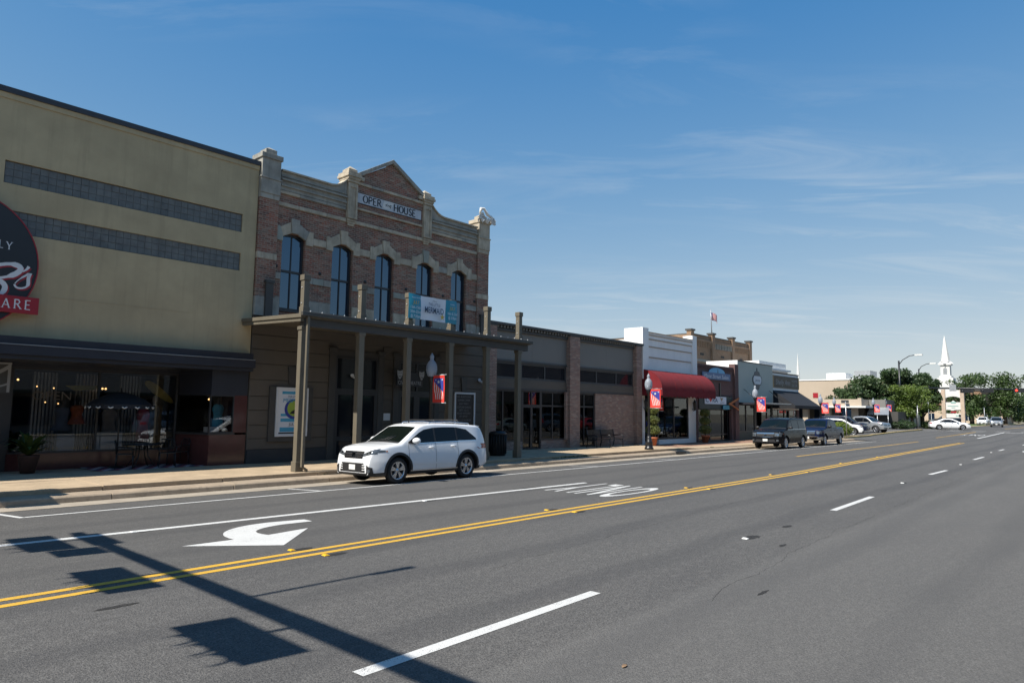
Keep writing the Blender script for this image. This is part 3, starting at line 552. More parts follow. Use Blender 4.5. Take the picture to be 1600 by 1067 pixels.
for i, (x, y, z) in enumerate(((6.45, 26.2, 3.05), (6.62, 26.2, 3.06), (5.75, 26.4, 2.95), (5.35, 26.4, 2.94), (7.95, 25.6, 2.72), (8.05, 25.6, 2.72), (10.62, 23.5, 2.42))):
    t = thing('ceiling_bulb', ('lit bulb, left of the high pair behind the display window', 'lit bulb, right of the high pair behind the display window', 'lit bulb just left of the OPEN letters', 'lit bulb under the hanging shop banner', 'left bulb of the low pair near the umbrella', 'right bulb of the low pair near the umbrella', 'single lit bulb in the small bay window')[i], 'lamp', (x, y, z), 'lit bulbs in the olive shop'); part(t, 'bulb', M['bulb'], lambda b: b.lathe([(0, -.04), (.04, 0), (0, .04)], (x, y, z), 10)); part(t, 'cord', M['black'], lambda b: b.tube([(x, y, z+.04), (x, y, 3.3)], .006, 4))
# round fascia sign, cut by the left edge of the frame
CX, CZ, CR = 3.25, 5.98, 1.95
s = thing('round_shop_sign', 'large round black fascia sign with white script and a red band', 'sign', (CX, FY-.25, CZ))
part(s, 'disc', M['sign_black'], lambda b: b.lathe([(0, FY-.20), (CR-.03, FY-.20), (CR-.03, FY-.02), (0, FY-.02)], (CX, 0, CZ), 64, 'y', False)); part(s, 'rim', M['sign_red'], lambda b: b.lathe([(CR-.03, FY-.215), (CR, FY-.215), (CR, FY-.02), (CR-.03, FY-.02)], (CX, 0, CZ), 64, 'y', False))
yb = FY-.29; box(s, 'red_band', M['sign_red'], CX-2.02, 5.26, yb, FY-.201, 4.66, 5.13, .008)
SRF = {'L': [[(0, 0), (0, 1)], [(0, 0), (.5, 0)]], 'Y': [[(.35, 0), (.35, .45)], [(.35, .45), (0, 1)], [(.35, .45), (.7, 1)]], 'U': [[(0, 1), (0, .3), (.08, .08), (.3, 0), (.5, .08), (.58, .3), (.58, 1)]], 'A': [[(0, 0), (.36, 1)], [(.36, 1), (.74, 0)], [(.13, .33), (.6, .33)]], 'R': [[(0, 0), (0, 1)], [(0, 1), (.38, .98), (.52, .76), (.38, .54), (0, .5)], [(.25, .5), (.66, 0)]],
       'E': [[(0, 0), (0, 1)], [(0, 1), (.5, 1)], [(0, .52), (.42, .52)], [(0, 0), (.52, 0)]], 'P': [[(0, 0), (0, 1)], [(0, 1), (.38, .98), (.54, .76), (.38, .52), (0, .48)]], 'H': [[(0, 0), (0, 1)], [(.62, 0), (.62, 1)], [(0, .52), (.62, .52)]], 'S': [[(.5, .85), (.3, 1), (.08, .9), (.06, .7), (.28, .53), (.48, .38), (.5, .14), (.28, 0), (.02, .14)]],
       'O': [[(.38+.38*math.cos(a), .5+.5*math.sin(a)) for a in [2*math.pi*k/20 for k in range(21)]]]}
SERIF = {'L': [(0, 0), (0, 1)], 'Y': [(.35, 0), (0, 1), (.7, 1)], 'U': [(0, 1), (.58, 1)], 'A': [(0, 0), (.74, 0)], 'R': [(0, 0), (0, 1), (.66, 0)], 'E': [(0, 0), (0, 1)], 'P': [(0, 0), (0, 1)], 'H': [(0, 0), (0, 1), (.62, 0), (.62, 1)], 'S': [], 'O': []}
THIN = {'E': (1, 2, 3), 'L': (1,), 'A': (0, 2), 'H': (2,), 'Y': (2,)}
def roman(mb, ch, x, y, z, h, wf=1.0, bold=0.15):
    for i, st in enumerate(SRF[ch]):
        n = len(st); wd = []
        for k, (a, b) in enumerate(st):
            if ch == 'O': ww = h*(bold*.45 + bold*.75*abs(math.cos(2*math.pi*k/20)))
            else: ww = h*bold*(0.7 if i in THIN.get(ch, ()) else 1.0)
            wd.append(ww)
        mb.ribbon([(x+a*h*wf, z+b*h) for a, b in st], wd, y-.0006*i)
    for a, b in SERIF[ch]: mb.ribbon([(x+(a-.13)*h*wf, z+b*h+(.02 if b == 0 else -.02)*h), (x+(a+.13)*h*wf, z+b*h+(.02 if b == 0 else -.02)*h)], h*.055, y-.0026)
ADV = {'L': .62, 'Y': .78, 'U': .74, 'A': .84, 'R': .78, 'E': .68, 'P': .70, 'H': .80, 'S': .66, 'O': .90}
part(s, 'letter_tail', M['sign_white'], lambda b: b.ribbon([(4.02, 4.83), (4.08, 4.77), (4.16, 4.745)], .03, yb-.006))
for i, (ch, x) in enumerate((('S', 3.66), ('O', 3.90), ('U', 4.18), ('A', 4.42), ('R', 4.70), ('E', 4.95))): part(s, 'letter', M['sign_white'], lambda b: roman(b, ch, x, yb-.004, 4.78, .25, .85, .13))
for ch, x, z in (('L', 4.12, 6.44), ('L', 4.26, 6.42), ('Y', 4.42, 6.40)): part(s, 'letter', M['sign_white'], lambda b: roman(b, ch, x, FY-.206, z, .21, .8, .13))
def script(b, dx, dz, y):
    p1 = bez((3.9, 5.62), (4.3, 6.15), (4.95, 6.05), (4.75, 5.82), 12) + bez((4.75, 5.82), (4.6, 5.62), (4.2, 5.55), (3.95, 5.48), 8)[1:]; b.ribbon([(u+dx, v+dz) for u, v in p1], [.06]+[.09]*6+[.14]*8+[.07]*6, y)
    p2 = bez((4.1, 5.53), (4.5, 5.55), (4.55, 5.30), (4.35, 5.12), 10) + bez((4.35, 5.12), (4.2, 5.0), (4.0, 4.98), (3.8, 5.06), 6)[1:]; b.ribbon([(u+dx, v+dz) for u, v in p2], [.06]+[.13]*8+[.10]*8, y-.001)
    b.ribbon([(4.84+dx, 5.83+dz), (4.93+dx, 5.92+dz), (4.97+dx, 6.0+dz)], [.03, .06, .08], y)
    p3 = bez((4.68, 5.48), (4.75, 5.62), (4.95, 5.78), (5.02, 5.80), 6) + bez((5.02, 5.80), (4.92, 5.62), (5.06, 5.5), (4.92, 5.40), 8)[1:] + bez((4.92, 5.40), (4.8, 5.33), (4.68, 5.36), (4.67, 5.46), 6)[1:]; b.ribbon([(u+dx, v+dz) for u, v in p3], [.025]*3+[.05]*2+[.085]*8+[.05]*10, y)
part(s, 'script_shadow', M['sign_red'], lambda b: script(b, .035, -.04, FY-.204)); part(s, 'script', M['sign_white'], lambda b: script(b, 0, 0, FY-.208))
# banner with a white border left of the door
t = thing('shop_banner', 'dark hanging banner with pale curling border above the shop door', 'banner', (4.3, SY-.6, 2.5)); box(t, 'cloth', M['grey_trim'], 3.3, 5.05, SY-.62, SY-.6, 2.48, 3.36)
part(t, 'border', plain('banner_edge', (.25, .26, .27), .7), lambda b: (b.ribbon(bez((3.3, 3.2), (3.9, 2.75), (4.4, 2.75), (5.0, 3.25), 12), .10, SY-.622), b.ribbon([(3.3, 3.33), (5.05, 3.33)], .05, SY-.622), b.ribbon(bez((3.3, 2.5), (3.9, 2.5), (4.6, 2.55), (5.0, 2.75), 10), .05, SY-.622), b.ribbon([(5.0, 2.5), (5.0, 3.33)], .07, SY-.6225)))
tag(box(None, 'paper_notice', M['sign_white'], 4.42, 4.75, SY-.02, SY-.012, 1.6, 1.98), 'white paper notice on the shop door glass', 'notice')
part_ = thing('house_number', 'white number 120 on the shop door', 'number', (4.35, SY-.01, 1.2)); part(part_, 'lettering', M['sign_white'], lambda b: text_mb(b, '120', 4.35, SY-.02, 1.18, .12, .36))

# ================================================================ opera house
op = thing('opera_house', 'two-storey brick opera house with gabled parapet and wooden street porch', 'building', (17.7, FY, 0.2))
OX0, OX1 = 11.73, 23.63
WC = [13.20, 15.35, 17.43, 19.64, 21.73]; WH = 0.475
ZB = 5.42
mb = MB(); edges = [OX0+.74] + [v for c in WC for v in (c-WH, c+WH)] + [22.89]
for i in range(0, len(edges), 2): mb.box(edges[i], edges[i+1], FY, FY+.35, ZB, 10.2)
for c in WC:
    mb.box(c-WH, c+WH, FY, FY+.35, ZB, 5.76)
    arc = [(c+WH*math.cos(a), 8.52+0.11*math.sin(a)) for a in [math.pi*k/10 for k in range(11)]]
    mb.prism([(c+WH, 10.2), (c+WH, 8.52)] + arc[1:-1] + [(c-WH, 8.52), (c-WH, 10.2)], FY, FY+.35)
mb.box(OX0, OX1, FY+.36, 44, 0.2, 10.3); mb.box(15.45, 19.85, FY-.03, FY+.35, 10.201, 11.30)
mb.prism([(15.87, 11.31), (19.41, 11.31), (19.41, 11.55), (17.62, 12.58), (15.87, 11.55)], FY-.03, FY+.35); mesh_obj('brick_wall', mb, M['obrick'], op)
# corner piers
for x0, x1, nm in ((OX0, OX0+.74, 0), (22.89, OX1, 1)):
    pr = mesh_obj('corner_pier', MB().box(x0, x1, FY-.10, FY+.5, ZB, 9.72), M['obrick'], op)
    mb = MB(); mb.box(x0-.02, x1+.02, FY-.16, FY+.5, 9.9, 10.44); mb.prism([(x0, 9.72), (x1, 9.72), (x1+.02, 9.9), (x0-.02, 9.9)], FY-.13, FY+.5); mb.box(x0-.05, x1+.05, FY-.19, FY+.52, 10.44, 10.50); mb.box(x0, x1, FY-.15, FY+.5, 10.50, 11.20)
    mb.box(x0-.05, x1+.05, FY-.20, FY+.55, 11.20, 11.38); cx = (x0+x1)/2; mb.box(cx-.22, cx+.22, FY-.08, FY+.36, 11.38, 11.58); mb.add([(cx-.22, FY-.08, 11.58), (cx+.22, FY-.08, 11.58), (cx+.22, FY+.36, 11.58), (cx-.22, FY+.36, 11.58), (cx, FY+.14, 11.72)], [(0, 1, 4), (1, 2, 4), (2, 3, 4), (3, 0, 4)]); mesh_obj('pier_cap', mb, M['grey_stone'] if nm == 0 else M['stone'], op, .012)
    mesh_obj('pier_band', MB().box(x0-.01, x1+.01, FY-.115, FY+.1, 7.50, 7.72), M['stone'], op, .01); mesh_obj('pier_base_stone', MB().box(x0-.01, x1+.01, FY-.13, FY+.1, ZB, 6.12), M['grey_stone'], op, .015)
def blocks(x0, x1, z0, z1, n, mats, proud=.05, name='stone'):
    cuts = [x0] + sorted(x0+(x1-x0)*(k+random.uniform(-.15, .15))/n for k in range(1, n)) + [x1]
    for a, b in zip(cuts, cuts[1:]): mesh_obj(name, MB().box(a+.005, b-.005, FY-proud-random.uniform(0, .008), FY+.05, z0+.004, z1-.004), M[random.choice(mats)], op, .01)
for i, c in enumerate(WC):       # hood over each window: key, two voussoirs, two drop ends
    sm = ['grey_stone', 'stone', 'stone', 'green_stone', 'stone'][i]
    for poly, m, pr in (([(-.13, 8.645), (.13, 8.645), (.18, 9.20), (-.18, 9.20)], sm, .10), ([(.137, 8.64), (.475, 8.475), (.60, 8.81), (.183, 9.06)], 'stone' if i else 'grey_stone', .06), ([(-.137, 8.64), (-.183, 9.06), (-.60, 8.81), (-.475, 8.475)], 'stone', .06),
                      ([(.48, 8.30), (.78, 8.30), (.78, 8.84), (.607, 8.84), (.48, 8.47)], 'stone', .07), ([(-.48, 8.30), (-.48, 8.47), (-.607, 8.84), (-.78, 8.84), (-.78, 8.30)], 'green_stone' if i == 0 else 'stone', .07)):
        mesh_obj('hood_stone', MB().prism([(c+u, v) for u, v in poly], FY-pr, FY+.05), M[m], op, .008)
    w = None; y = FY+.20
    mb = MB(); fw = .06; arc = [(c+WH*math.cos(a), 8.51+.11*math.sin(a)) for a in [math.pi*k/10 for k in range(11)]]; arci = [(c+(WH-fw)*math.cos(a), 8.46+.09*math.sin(a)) for a in [math.pi*k/10 for k in range(11)]]
    mb.box(c-WH, c-WH+fw, y-.08, y+.04, 5.76, 8.46); mb.box(c+WH-fw, c+WH, y-.08, y+.04, 5.76, 8.46); mb.box(c-WH+fw, c+WH-fw, y-.08, y+.04, 5.76, 5.84); mb.prism(arc + arci[::-1], y-.08, y+.04)
    mb.box(c-WH+fw, c+WH-fw, y-.06, y+.03, 7.18, 7.26); mb.box(c-.02, c+.02, y-.05, y+.02, 5.84, 7.18); mb.box(c-.02, c+.02, y-.05, y+.02, 7.26, 8.56); w = mesh_obj('arched_window', mb, M['frame_dark'], op)
    for a, b in ((c-WH+.05, c-.015), (c+.015, c+WH-.05)): mesh_obj('pane', MB().box(a, b, y-.01, y, 5.83, 7.19), M['skyglass'], w)
    for sg in (-1, 1):
        pts = [(c+sg*.015, 7.25), (c+sg*.015, 8.565), (c+sg*.2, 8.555), (c+sg*.35, 8.53), (c+sg*.425, 8.49), (c+sg*.425, 7.25)]
        mesh_obj('pane', MB().prism(pts if sg < 0 else pts[::-1], y-.01-.012*(1), y-.012), M['skyglass'], w)
    mesh_obj('window_sill', MB().box(c-WH-.04, c+WH+.04, FY-.05, FY+.3, 5.68, 5.757), M['taupe_dark'], op, .008)
gaps = [(OX0+.75, WC[0]-.785)] + [(a+.785, b-.785) for a, b in zip(WC, WC[1:])] + [(WC[4]+.785, 22.885)]
for i, (a, b) in enumerate(gaps):
    if b-a > .1: blocks(a, b, 8.36, 8.63, max(1, int((b-a)/.35)), ['green_stone', 'stone', 'stone'] if i == 1 else ['stone', 'stone', 'grey_stone'])
    a2 = a-.29 if i else a; b2 = b+.29 if i < 5 else b
    blocks(a2, b2, 6.85, 7.10, max(1, int((b2-a2)/.36)), ['stone', 'grey_stone', 'green_stone'], .04); blocks(a2+.01, b2-.01, ZB, 6.20, max(1, int((b2-a2)/.75)), ['grey_stone', 'green_stone', 'stone'], .06)
for x0, x1 in ((OX0+.75, 15.42), (15.44, 19.86), (19.88, 22.88)): blocks(x0, x1, 9.60, 9.75, int((x1-x0)/.8), ['stone'], .05)
for x0, x1 in ((OX0+.75, 15.40), (19.88, 22.88)): blocks(x0, x1, 10.07, 10.19, int((x1-x0)/.8), ['stone', 'grey_stone'], .06)
blocks(15.88, 19.39, 10.22, 10.31, 4, ['stone'], .08); blocks(15.88, 19.39, 11.26, 11.38, 5, ['stone', 'grey_stone'], .09)
for a, b in gaps: xm = (a+b)/2; mesh_obj('anchor_plate', MB().lathe([(0, FY-.05), (.05, FY-.045), (.07, FY-.001)], (xm+.08, 0, 7.32), 12, 'y'), M['black_metal'], op)
# parapet cornice sweeping up to the middle piers
def sweep(x0, x1, d):
    top = [(x0+(x1-x0)*k/16, 0) for k in range(17)]; out = []
    for x, _ in top:
        u = (x-x0)/(x1-x0); u = u if d > 0 else 1-u; out.append((x, 10.90+0.42*max(0, (u-.72)/.28)**2.2))
    return out
for x0, x1, d in ((OX0+.80, 15.40, 1), (19.90, 22.82, -1)):
    tp = sweep(x0, x1, d); mb = MB(); mb.prism([(x0, 10.201), (x1, 10.201)] + tp[::-1], FY-.06, FY+.30); mesh_obj('parapet_stone', mb, M['grey_stone'], op)
    mb = MB(); mb.box(x0, x1, FY-.12, FY-.061, 10.34, 10.40); mb.box(x0, x1, FY-.16, FY-.061, 10.56, 10.62); mb.box(x0, x1, FY-.10, FY-.061, 10.70, 10.74); mesh_obj('cornice_moulding', mb, M['grey_stone'], op, .01)
    mb = MB(); vs = []
    for x, z in tp: vs += [(x, FY-.14, z), (x, FY-.14, z+.06), (x, FY+.36, z+.06), (x, FY+.36, z)]
    mb.add(vs, [(4*i+j, 4*i+4+j, 4*i+4+(j+1) % 4, 4*i+(j+1) % 4) for i in range(16) for j in range(4)]); mesh_obj('parapet_coping', mb, M['stone'], op)
for xc in (15.645, 19.635):      # middle piers with sunk panels and pyramids
    x0, x1 = xc-.225, xc+.225; mb = MB(); mb.box(x0, x1, FY-.12, FY+.4, 9.76, 11.26); mb.box(x0, x0+.09, FY-.16, FY-.121, 9.86, 11.2); mb.box(x1-.09, x1, FY-.16, FY-.121, 9.86, 11.2); mb.box(x0+.09, x1-.09, FY-.16, FY-.121, 11.05, 11.2); mb.box(x0, x1, FY-.16, FY-.121, 9.76, 9.86)
    mesh_obj('panelled_pier', mb, M['stone'], op, .008); mb = MB()
    for k, e in enumerate((.02, .06, .11, .08)): mb.box(x0-e, x1+e, FY-.15-e, FY+.42+e, 11.26+k*.105, 11.26+(k+1)*.105)
    mb.box(x0+.02, x1-.02, FY-.1, FY+.36, 11.68, 11.82); mb.add([(x0+.02, FY-.1, 11.82), (x1-.02, FY-.1, 11.82), (x1-.02, FY+.36, 11.82), (x0+.02, FY+.36, 11.82), (xc, FY+.13, 12.0)], [(0, 1, 4), (1, 2, 4), (2, 3, 4), (3, 0, 4)]); mesh_obj('pier_cap', mb, M['stone'], op, .008)
    for k in range(3): mesh_obj('corbel', MB().box(x0+.03*k+.02, x1-.03*k-.02, FY-.11+.03*k, FY+.1, 9.66-.09*k, 9.745-.09*k), M['stone'], op)
for sg, xa in ((1, 15.90), (-1, 19.38)):
    a, b = (xa, 11.56), (17.64, 12.62); dx, dz = (b[0]-a[0]), b[1]-a[1]; L = math.hypot(dx, dz); n = (-dz/L*sg*.16, dx/L*sg*.16)
    q = [a, b, (b[0], b[1]+.17), (a[0]+n[0], a[1]+n[1])]
    mesh_obj('gable_coping', MB().prism(q if sg > 0 else q[::-1], FY-.14-.004*(sg > 0), FY+.42), M['grey_stone'], op, .01)
    mesh_obj('gable_foot', MB().box(min(xa, xa+sg*.28)-.12*(sg > 0), max(xa, xa+sg*.28)+.12*(sg < 0), FY-.15, FY+.4, 11.44, 11.60), M['stone'], op, .01)
box(op, 'chimney_block', M['grey_stone'], 11.35, 11.72, 26.0, 26.6, 10.5, 12.25)
# name board, one letter lost where the paint has peeled
sg = thing('opera_house_sign', 'white OPERA HOUSE name board under the gable, the A peeled away', 'sign', (17.6, FY-.06, 10.5))
M['sign_board'] = paint('old_white_board', (.46, .49, .53), .7, .12, 2.5, streak=.35); M['letter_black'] = paint('letter_black', (.02, .025, .035), .6, .3, 6)
box(sg, 'board', M['sign_board'], 15.93, 19.30, FY-.06, FY-.032, 10.52, 10.93); part(sg, 'frame', M['frame_dark'], lambda b: (b.box(15.90, 19.33, FY-.07, FY-.032, 10.50, 10.52), b.box(15.90, 19.33, FY-.07, FY-.032, 10.93, 10.95)))
x = 16.20
for ch in 'OPER': part(sg, 'letter', M['letter_black'], lambda b: roman(b, ch, x, FY-.064, 10.585, .29, 1.0, .19)); x += ADV[ch]*.32*1.0
part(sg, 'peeled_patch', M['white'], lambda b: b.prism([(17.18, 10.62), (17.25, 10.92), (17.6, 10.93), (17.78, 10.90), (17.70, 10.74), (17.55, 10.60), (17.3, 10.56)], FY-.068, FY-.0605))
part(sg, 'letter_remains', M['letter_black'], lambda b: [b.ribbon([(17.3+random.random()*.35, 10.62+random.random()*.24), (17.32+random.random()*.35, 10.64+random.random()*.24)], .018, FY-.0695) for _ in range(9)])
x = 17.80
for ch in 'HOUSE': part(sg, 'letter', M['letter_black'], lambda b: roman(b, ch, x, FY-.0715, 10.585, .29, 1.0, .19)); x += ADV[ch]*.32*1.02
# torn white sheet caught on the right-hand pier
t = thing('plastic_sheet', 'torn white plastic sheet caught on the right corner pier', 'sheet', (23.3, FY, 11.4)); mb = MB(); n = 9
vs = [(22.72+1.15*i/n, FY-.26+.07*math.sin(i*1.7+j*2.1), 11.28+.34*j/4+.10*math.sin(i*2.3+j)-.16*(i in (0, n))) for i in range(n+1) for j in range(5)]
mb.add(vs, [(i*5+j, i*5+5+j, i*5+6+j, i*5+1+j) for i in range(n) for j in range(4) if (i, j) not in ((3, 3), (4, 3), (5, 2), (4, 2), (6, 3))], True); mb.tube([(23.1, FY+.05, 11.7), (23.15, FY, 11.95), (23.35, FY, 12.0), (23.6, FY, 11.75), (23.8, FY-.1, 11.6)], [.05, .09, .06, .08, .04], 6)
mesh_obj('sheet', mb, M['white'], t)
# ground floor: rendered courses either side of two doorways
box(op, 'lower_wall', M['taupe'], OX0, OX1, FY+.03, FY+.30, 0.2, ZB-.002)
seg = [(OX0+.01, 14.92), (17.53, 18.04), (20.62, OX1-.01)]
for a, b in seg:
    for z0, z1 in ((4.24, 4.74), (3.73, 4.22), (3.16, 3.71), (2.57, 3.14), (2.07, 2.55), (1.55, 2.05), (1.08, 1.53), (.70, 1.06)): mesh_obj('rendered_course', MB().box(a, b, FY-.012, FY+.04, z0, z1), M['taupe'], op, .01)
    mesh_obj('plinth', MB().box(a, b, FY-.05, FY+.04, 0.2, .69), M['plinth'], op)
box(op, 'frieze', M['taupe'], OX0, OX1, FY-.02, FY+.04, 4.76, ZB-.004)
for x0, x1 in ((14.92, 17.53), (18.04, 20.62)):
    for a in (x0, x1-.28): mesh_obj('door_pilaster', MB().box(a, a+.28, FY-.08, FY+.1, .2, 4.40), M['taupe_dark'], op, .01); mesh_obj('pilaster_cap', MB().box(a-.04, a+.32, FY-.12, FY+.1, 4.40, 4.53), M['taupe_dark'], op, .01)
    box(op, 'door_head', M['taupe_dark'], x0+.28, x1-.28, FY-.03, FY+.02, 4.22, 4.45); xm = (x0+x1)/2
    window(op, 'transom_window', x0+.28, x1-.28, 2.86, 4.22, FY+.02, xs=(xm,), fw=.09, gm='dullglass')
    for a, b in ((x0+.28, xm), (xm, x1-.28)): dr = window(op, 'door', a, b, .21, 2.86, FY+.02, zs=(1.0,), fw=.16, gm='dullglass'); mesh_obj('door_handle', MB().tube([(b-.12 if a == x0+.28 else a+.12, FY-.09, 1.15), (b-.12 if a == x0+.28 else a+.12, FY-.09, 1.45)], .018, 6), M['steel'], dr)
for x0, x1 in ((13.18, 13.56), (21.98, 22.36)): part(op, 'wall_keystone', M['taupe_dark'], lambda b: b.prism([(x0+.06, 3.02), (x1-.06, 3.02), (x1, 3.66), (x0, 3.66)], FY-.07, FY+.02))
for x in (12.07, 23.05): part(op, 'wall_post', M['taupe_dark'], lambda b: (b.box(x, x+.28, FY-.22, FY-.12, 5.3, 6.62), b.box(x-.03, x+.31, FY-.25, FY-.10, 6.62, 6.72)))
# porch
PX = [11.52, 13.70, 15.76, 17.83, 19.85, 21.80]; PY = 19.2
mb = MB(); mb.add([(11.30, 18.98, 4.98), (22.35, 18.98, 4.98), (22.35, FY-.05, 5.12), (11.30, FY-.05, 5.12), (11.30, 18.98, 5.10), (22.35, 18.98, 5.10), (22.35, FY-.05, 5.24), (11.30, FY-.05, 5.24)], [(3, 2, 1, 0), (4, 5, 6, 7), (0, 1, 5, 4), (1, 2, 6, 5), (2, 3, 7, 6), (3, 0, 4, 7)]); pr = mesh_obj('porch_roof', mb, M['post'], op)
mesh_obj('gutter', MB().box(11.28, 22.40, 18.86, 18.978, 5.02, 5.16), M['gutter_metal'], pr, .02)
mb = MB(); mb.add([(11.34, 19.06, 4.86), (11.46, 19.06, 4.86), (11.46, FY-.05, 5.0), (11.34, FY-.05, 5.0), (11.34, 19.06, 4.978), (11.46, 19.06, 4.978), (11.46, FY-.05, 5.118), (11.34, FY-.05, 5.118)], [(3, 2, 1, 0), (4, 5, 6, 7), (0, 1, 5, 4), (1, 2, 6, 5), (2, 3, 7, 6), (3, 0, 4, 7)]); mesh_obj('end_beam', mb, M['post'], pr); mesh_obj('front_beam', MB().box(11.47, 22.3, 19.08, 19.3, 4.72, 4.975), M['taupe_dark'], pr)  # front beam darkened to hold its shade; end beam keeps the post colour
for i, x in enumerate(PX):
    h = .105; po = mesh_obj('porch_post', MB().box(x-h, x+h, PY-h, PY+h, .205, 4.718), M['post'], op, .012)
    mesh_obj('post_base', MB().box(x-h-.03, x+h+.03, PY-h-.03, PY+h+.03, .206, .52), M['post'], po, .01); mesh_obj('post_capital', MB().box(x-h-.025, x+h+.025, PY-h-.025, PY+h+.025, 4.60, 4.716), M['post'], po, .01)
    st = mesh_obj('post_stub', MB().box(x-.10, x+.10, PY-.13, PY+.07, 5.115, 6.18), M['post'], op, .012); mesh_obj('stub_cap', MB().box(x-.125, x+.125, PY-.155, PY+.095, 6.181, 6.36), M['post'], st, .01); mesh_obj('stub_foot', MB().box(x-.12, x+.12, PY-.15, PY+.09, 5.116, 5.34), M['post'], st, .01)
    for z in (5.45, 5.95): mesh_obj('eye_bolt', MB().lathe([(0, -.02), (.025, 0), (0, .02)], (x-.11, PY-.03, z), 8), M['sign_white'], st)
part(op, 'downspout', M['post'], lambda b: (b.box(11.50, 11.58, PY-.30, PY-.21, .36, 5.0), b.prism([(11.50, .37), (11.58, .37), (11.72, .28), (11.70, .21)], PY-.30, PY-.21)))
for k in range(26): x = 11.6+k*.42; mesh_obj('string_bulb', MB().lathe([(0, -.025), (.025, 0), (0, .025)], (x, 18.93, 5.185), 6), M['sign_white'], op)
# banner on the stubs
bn = thing('theatre_banner', 'teal and white theatre banner tied between porch stubs', 'banner', (16.8, 19.0, 5.4))
def cloth(b, x0, x1, y, z0, z1, n=14):
    vs = []
    for i in range(n+1):
        x = x0+(x1-x0)*i/n; u = (x-15.56)/2.37
        for j in range(7):
            v = j/6; vs.append((x, y-.04*math.sin(u*7.0+v)*math.sin(v*3.1+.3)-.03*math.sin(u*17), z0+(z1-z0)*v-.05*math.sin(u*math.pi)*(v-.2)))
    b.add(vs, [(i*7+j, i*7+7+j, i*7+8+j, i*7+1+j) for i in range(n) for j in range(6)], True)
for nm, a, b_, m in (('left_panel', 15.55, 16.14, 'teal'), ('middle_panel', 16.142, 17.35, 'ban_white'), ('right_panel', 17.352, 17.94, 'teal')): part(bn, nm, M[m], lambda b: cloth(b, a, b_, 18.97, 5.42, 6.33))
yb = 18.885
def lt(mat, s, xc, z, h, w, **k): part(bn, 'lettering', M[mat], lambda b: text_center(b, s, xc, yb, z, h, w, **k))
lt('ban_white', 'Hope & Healing', 15.85, 6.16, .05, .42); lt('gold', 'JULY', 15.85, 5.95, .13, .30, shear=.2); lt('ban_white', '13th-15th', 15.83, 5.78, .10, .46); lt('ban_white', '20th-22nd', 15.83, 5.62, .10, .50); lt('ban_white', '@ 7:30pm', 15.83, 5.46, .10, .46)
lt('ink', 'Disney', 16.74, 6.13, .05, .22, shear=.2); lt('ink', 'THE LITTLE', 16.72, 5.97, .11, .58); lt('ink', 'MERMAID', 16.72, 5.70, .22, .92, bold=.015); part(bn, 'starfish', M['gold'], lambda b: b.star((17.12, 5.60), .13, yb-.002))
lt('ban_white', 'Sunday', 17.64, 6.12, .05, .22); lt('gold', 'JULY', 17.64, 5.93, .13, .30, shear=.2); lt('ban_white', '16th & 23rd', 17.64, 5.74, .10, .48); lt('ban_white', '@ 2:30pm', 17.64, 5.58, .10, .42)
# poster in its frame
ps = thing('poster_frame', 'white framed theatre poster with blue bands left of the doors', 'poster', (13.35, FY-.1, 1.0))
box(ps, 'surround', M['taupe_dark'], 12.48, 14.22, FY-.10, FY-.013, .95, 2.92); part(ps, 'frame', M['sign_white'], lambda b: (b.box(12.72, 12.80, FY-.16, FY-.1, 1.13, 2.90), b.box(13.92, 14.0, FY-.16, FY-.1, 1.13, 2.90), b.box(12.80, 13.92, FY-.16, FY-.1, 1.13, 1.21), b.box(12.80, 13.92, FY-.16, FY-.1, 2.82, 2.90))); box(ps, 'paper', M['ban_white'], 12.80, 13.92, FY-.12, FY-.101, 1.21, 2.82)
yp = FY-.123
for x0, x1, z0, z1, m in ((12.95, 13.85, 2.66, 2.76, 'teal2'), (12.92, 13.88, 1.86, 1.95, 'teal2'), (12.92, 13.88, 1.66, 1.78, 'teal2'), (12.90, 13.88, 1.30, 1.46, 'teal2'), (12.86, 13.9, 1.23, 1.28, 'black')): box(ps, 'print_band', M[m], x0, x1, yp-.002, yp, z0, z1)
part(ps, 'print_disc', M['blue'], lambda b: b.disc((13.42, yp-.003, 2.12), .36, .36)); part(ps, 'print_disc', plain('print_lime', (.30, .42, .05), .5), lambda b: b.disc((13.45, yp-.005, 2.14), .28, .28)); part(ps, 'print_rock', M['black'], lambda b: b.prism([(13.26, 1.95), (13.62, 1.95), (13.66, 2.0), (13.56, 2.04), (13.46, 2.10), (13.36, 2.05)], yp-.008, yp-.006))
for s_, z, h, w, m in (('THE LITTLE', 2.54, .07, .45, 'ink'), ('MERMAID', 2.36, .15, .8, 'teal2'), ('JULY', 1.52, .1, .3, 'letter_black')): part(ps, 'lettering', M[m], lambda b: text_center(b, s_, 13.40, yp-.009, z, h, w))
# hanging sign with the two masks, notice, letter board, floodlights
cv = thing('civic_theatre_sign', 'black hanging CIVIC THEATRE sign with comedy and tragedy masks', 'sign', (18.5, FY-.5, 3.1)); box(cv, 'board', M['sign_black'], 17.85, 19.25, FY-.52, FY-.48, 3.12, 3.70); part(cv, 'bracket', M['black_metal'], lambda b: (b.tube([(17.75, FY-.02, 3.80), (17.75, FY-.5, 3.80), (19.3, FY-.5, 3.80)], .018, 6), b.tube([(18.0, FY-.5, 3.8), (18.0, FY-.5, 3.7)], .01, 5), b.tube([(19.1, FY-.5, 3.8), (19.1, FY-.5, 3.7)], .01, 5)))
M['mask'] = plain('mask_grey', (.35, .36, .38), .6)
part(cv, 'lettering', M['mask'], lambda b: text_mb(b, 'FREDO', 18.17, FY-.525, 3.44, .11, .38)); part(cv, 'lettering', M['mask'], lambda b: text_mb(b, 'CIVIC THEATRE', 17.92, FY-.525, 3.20, .15, 1.24))
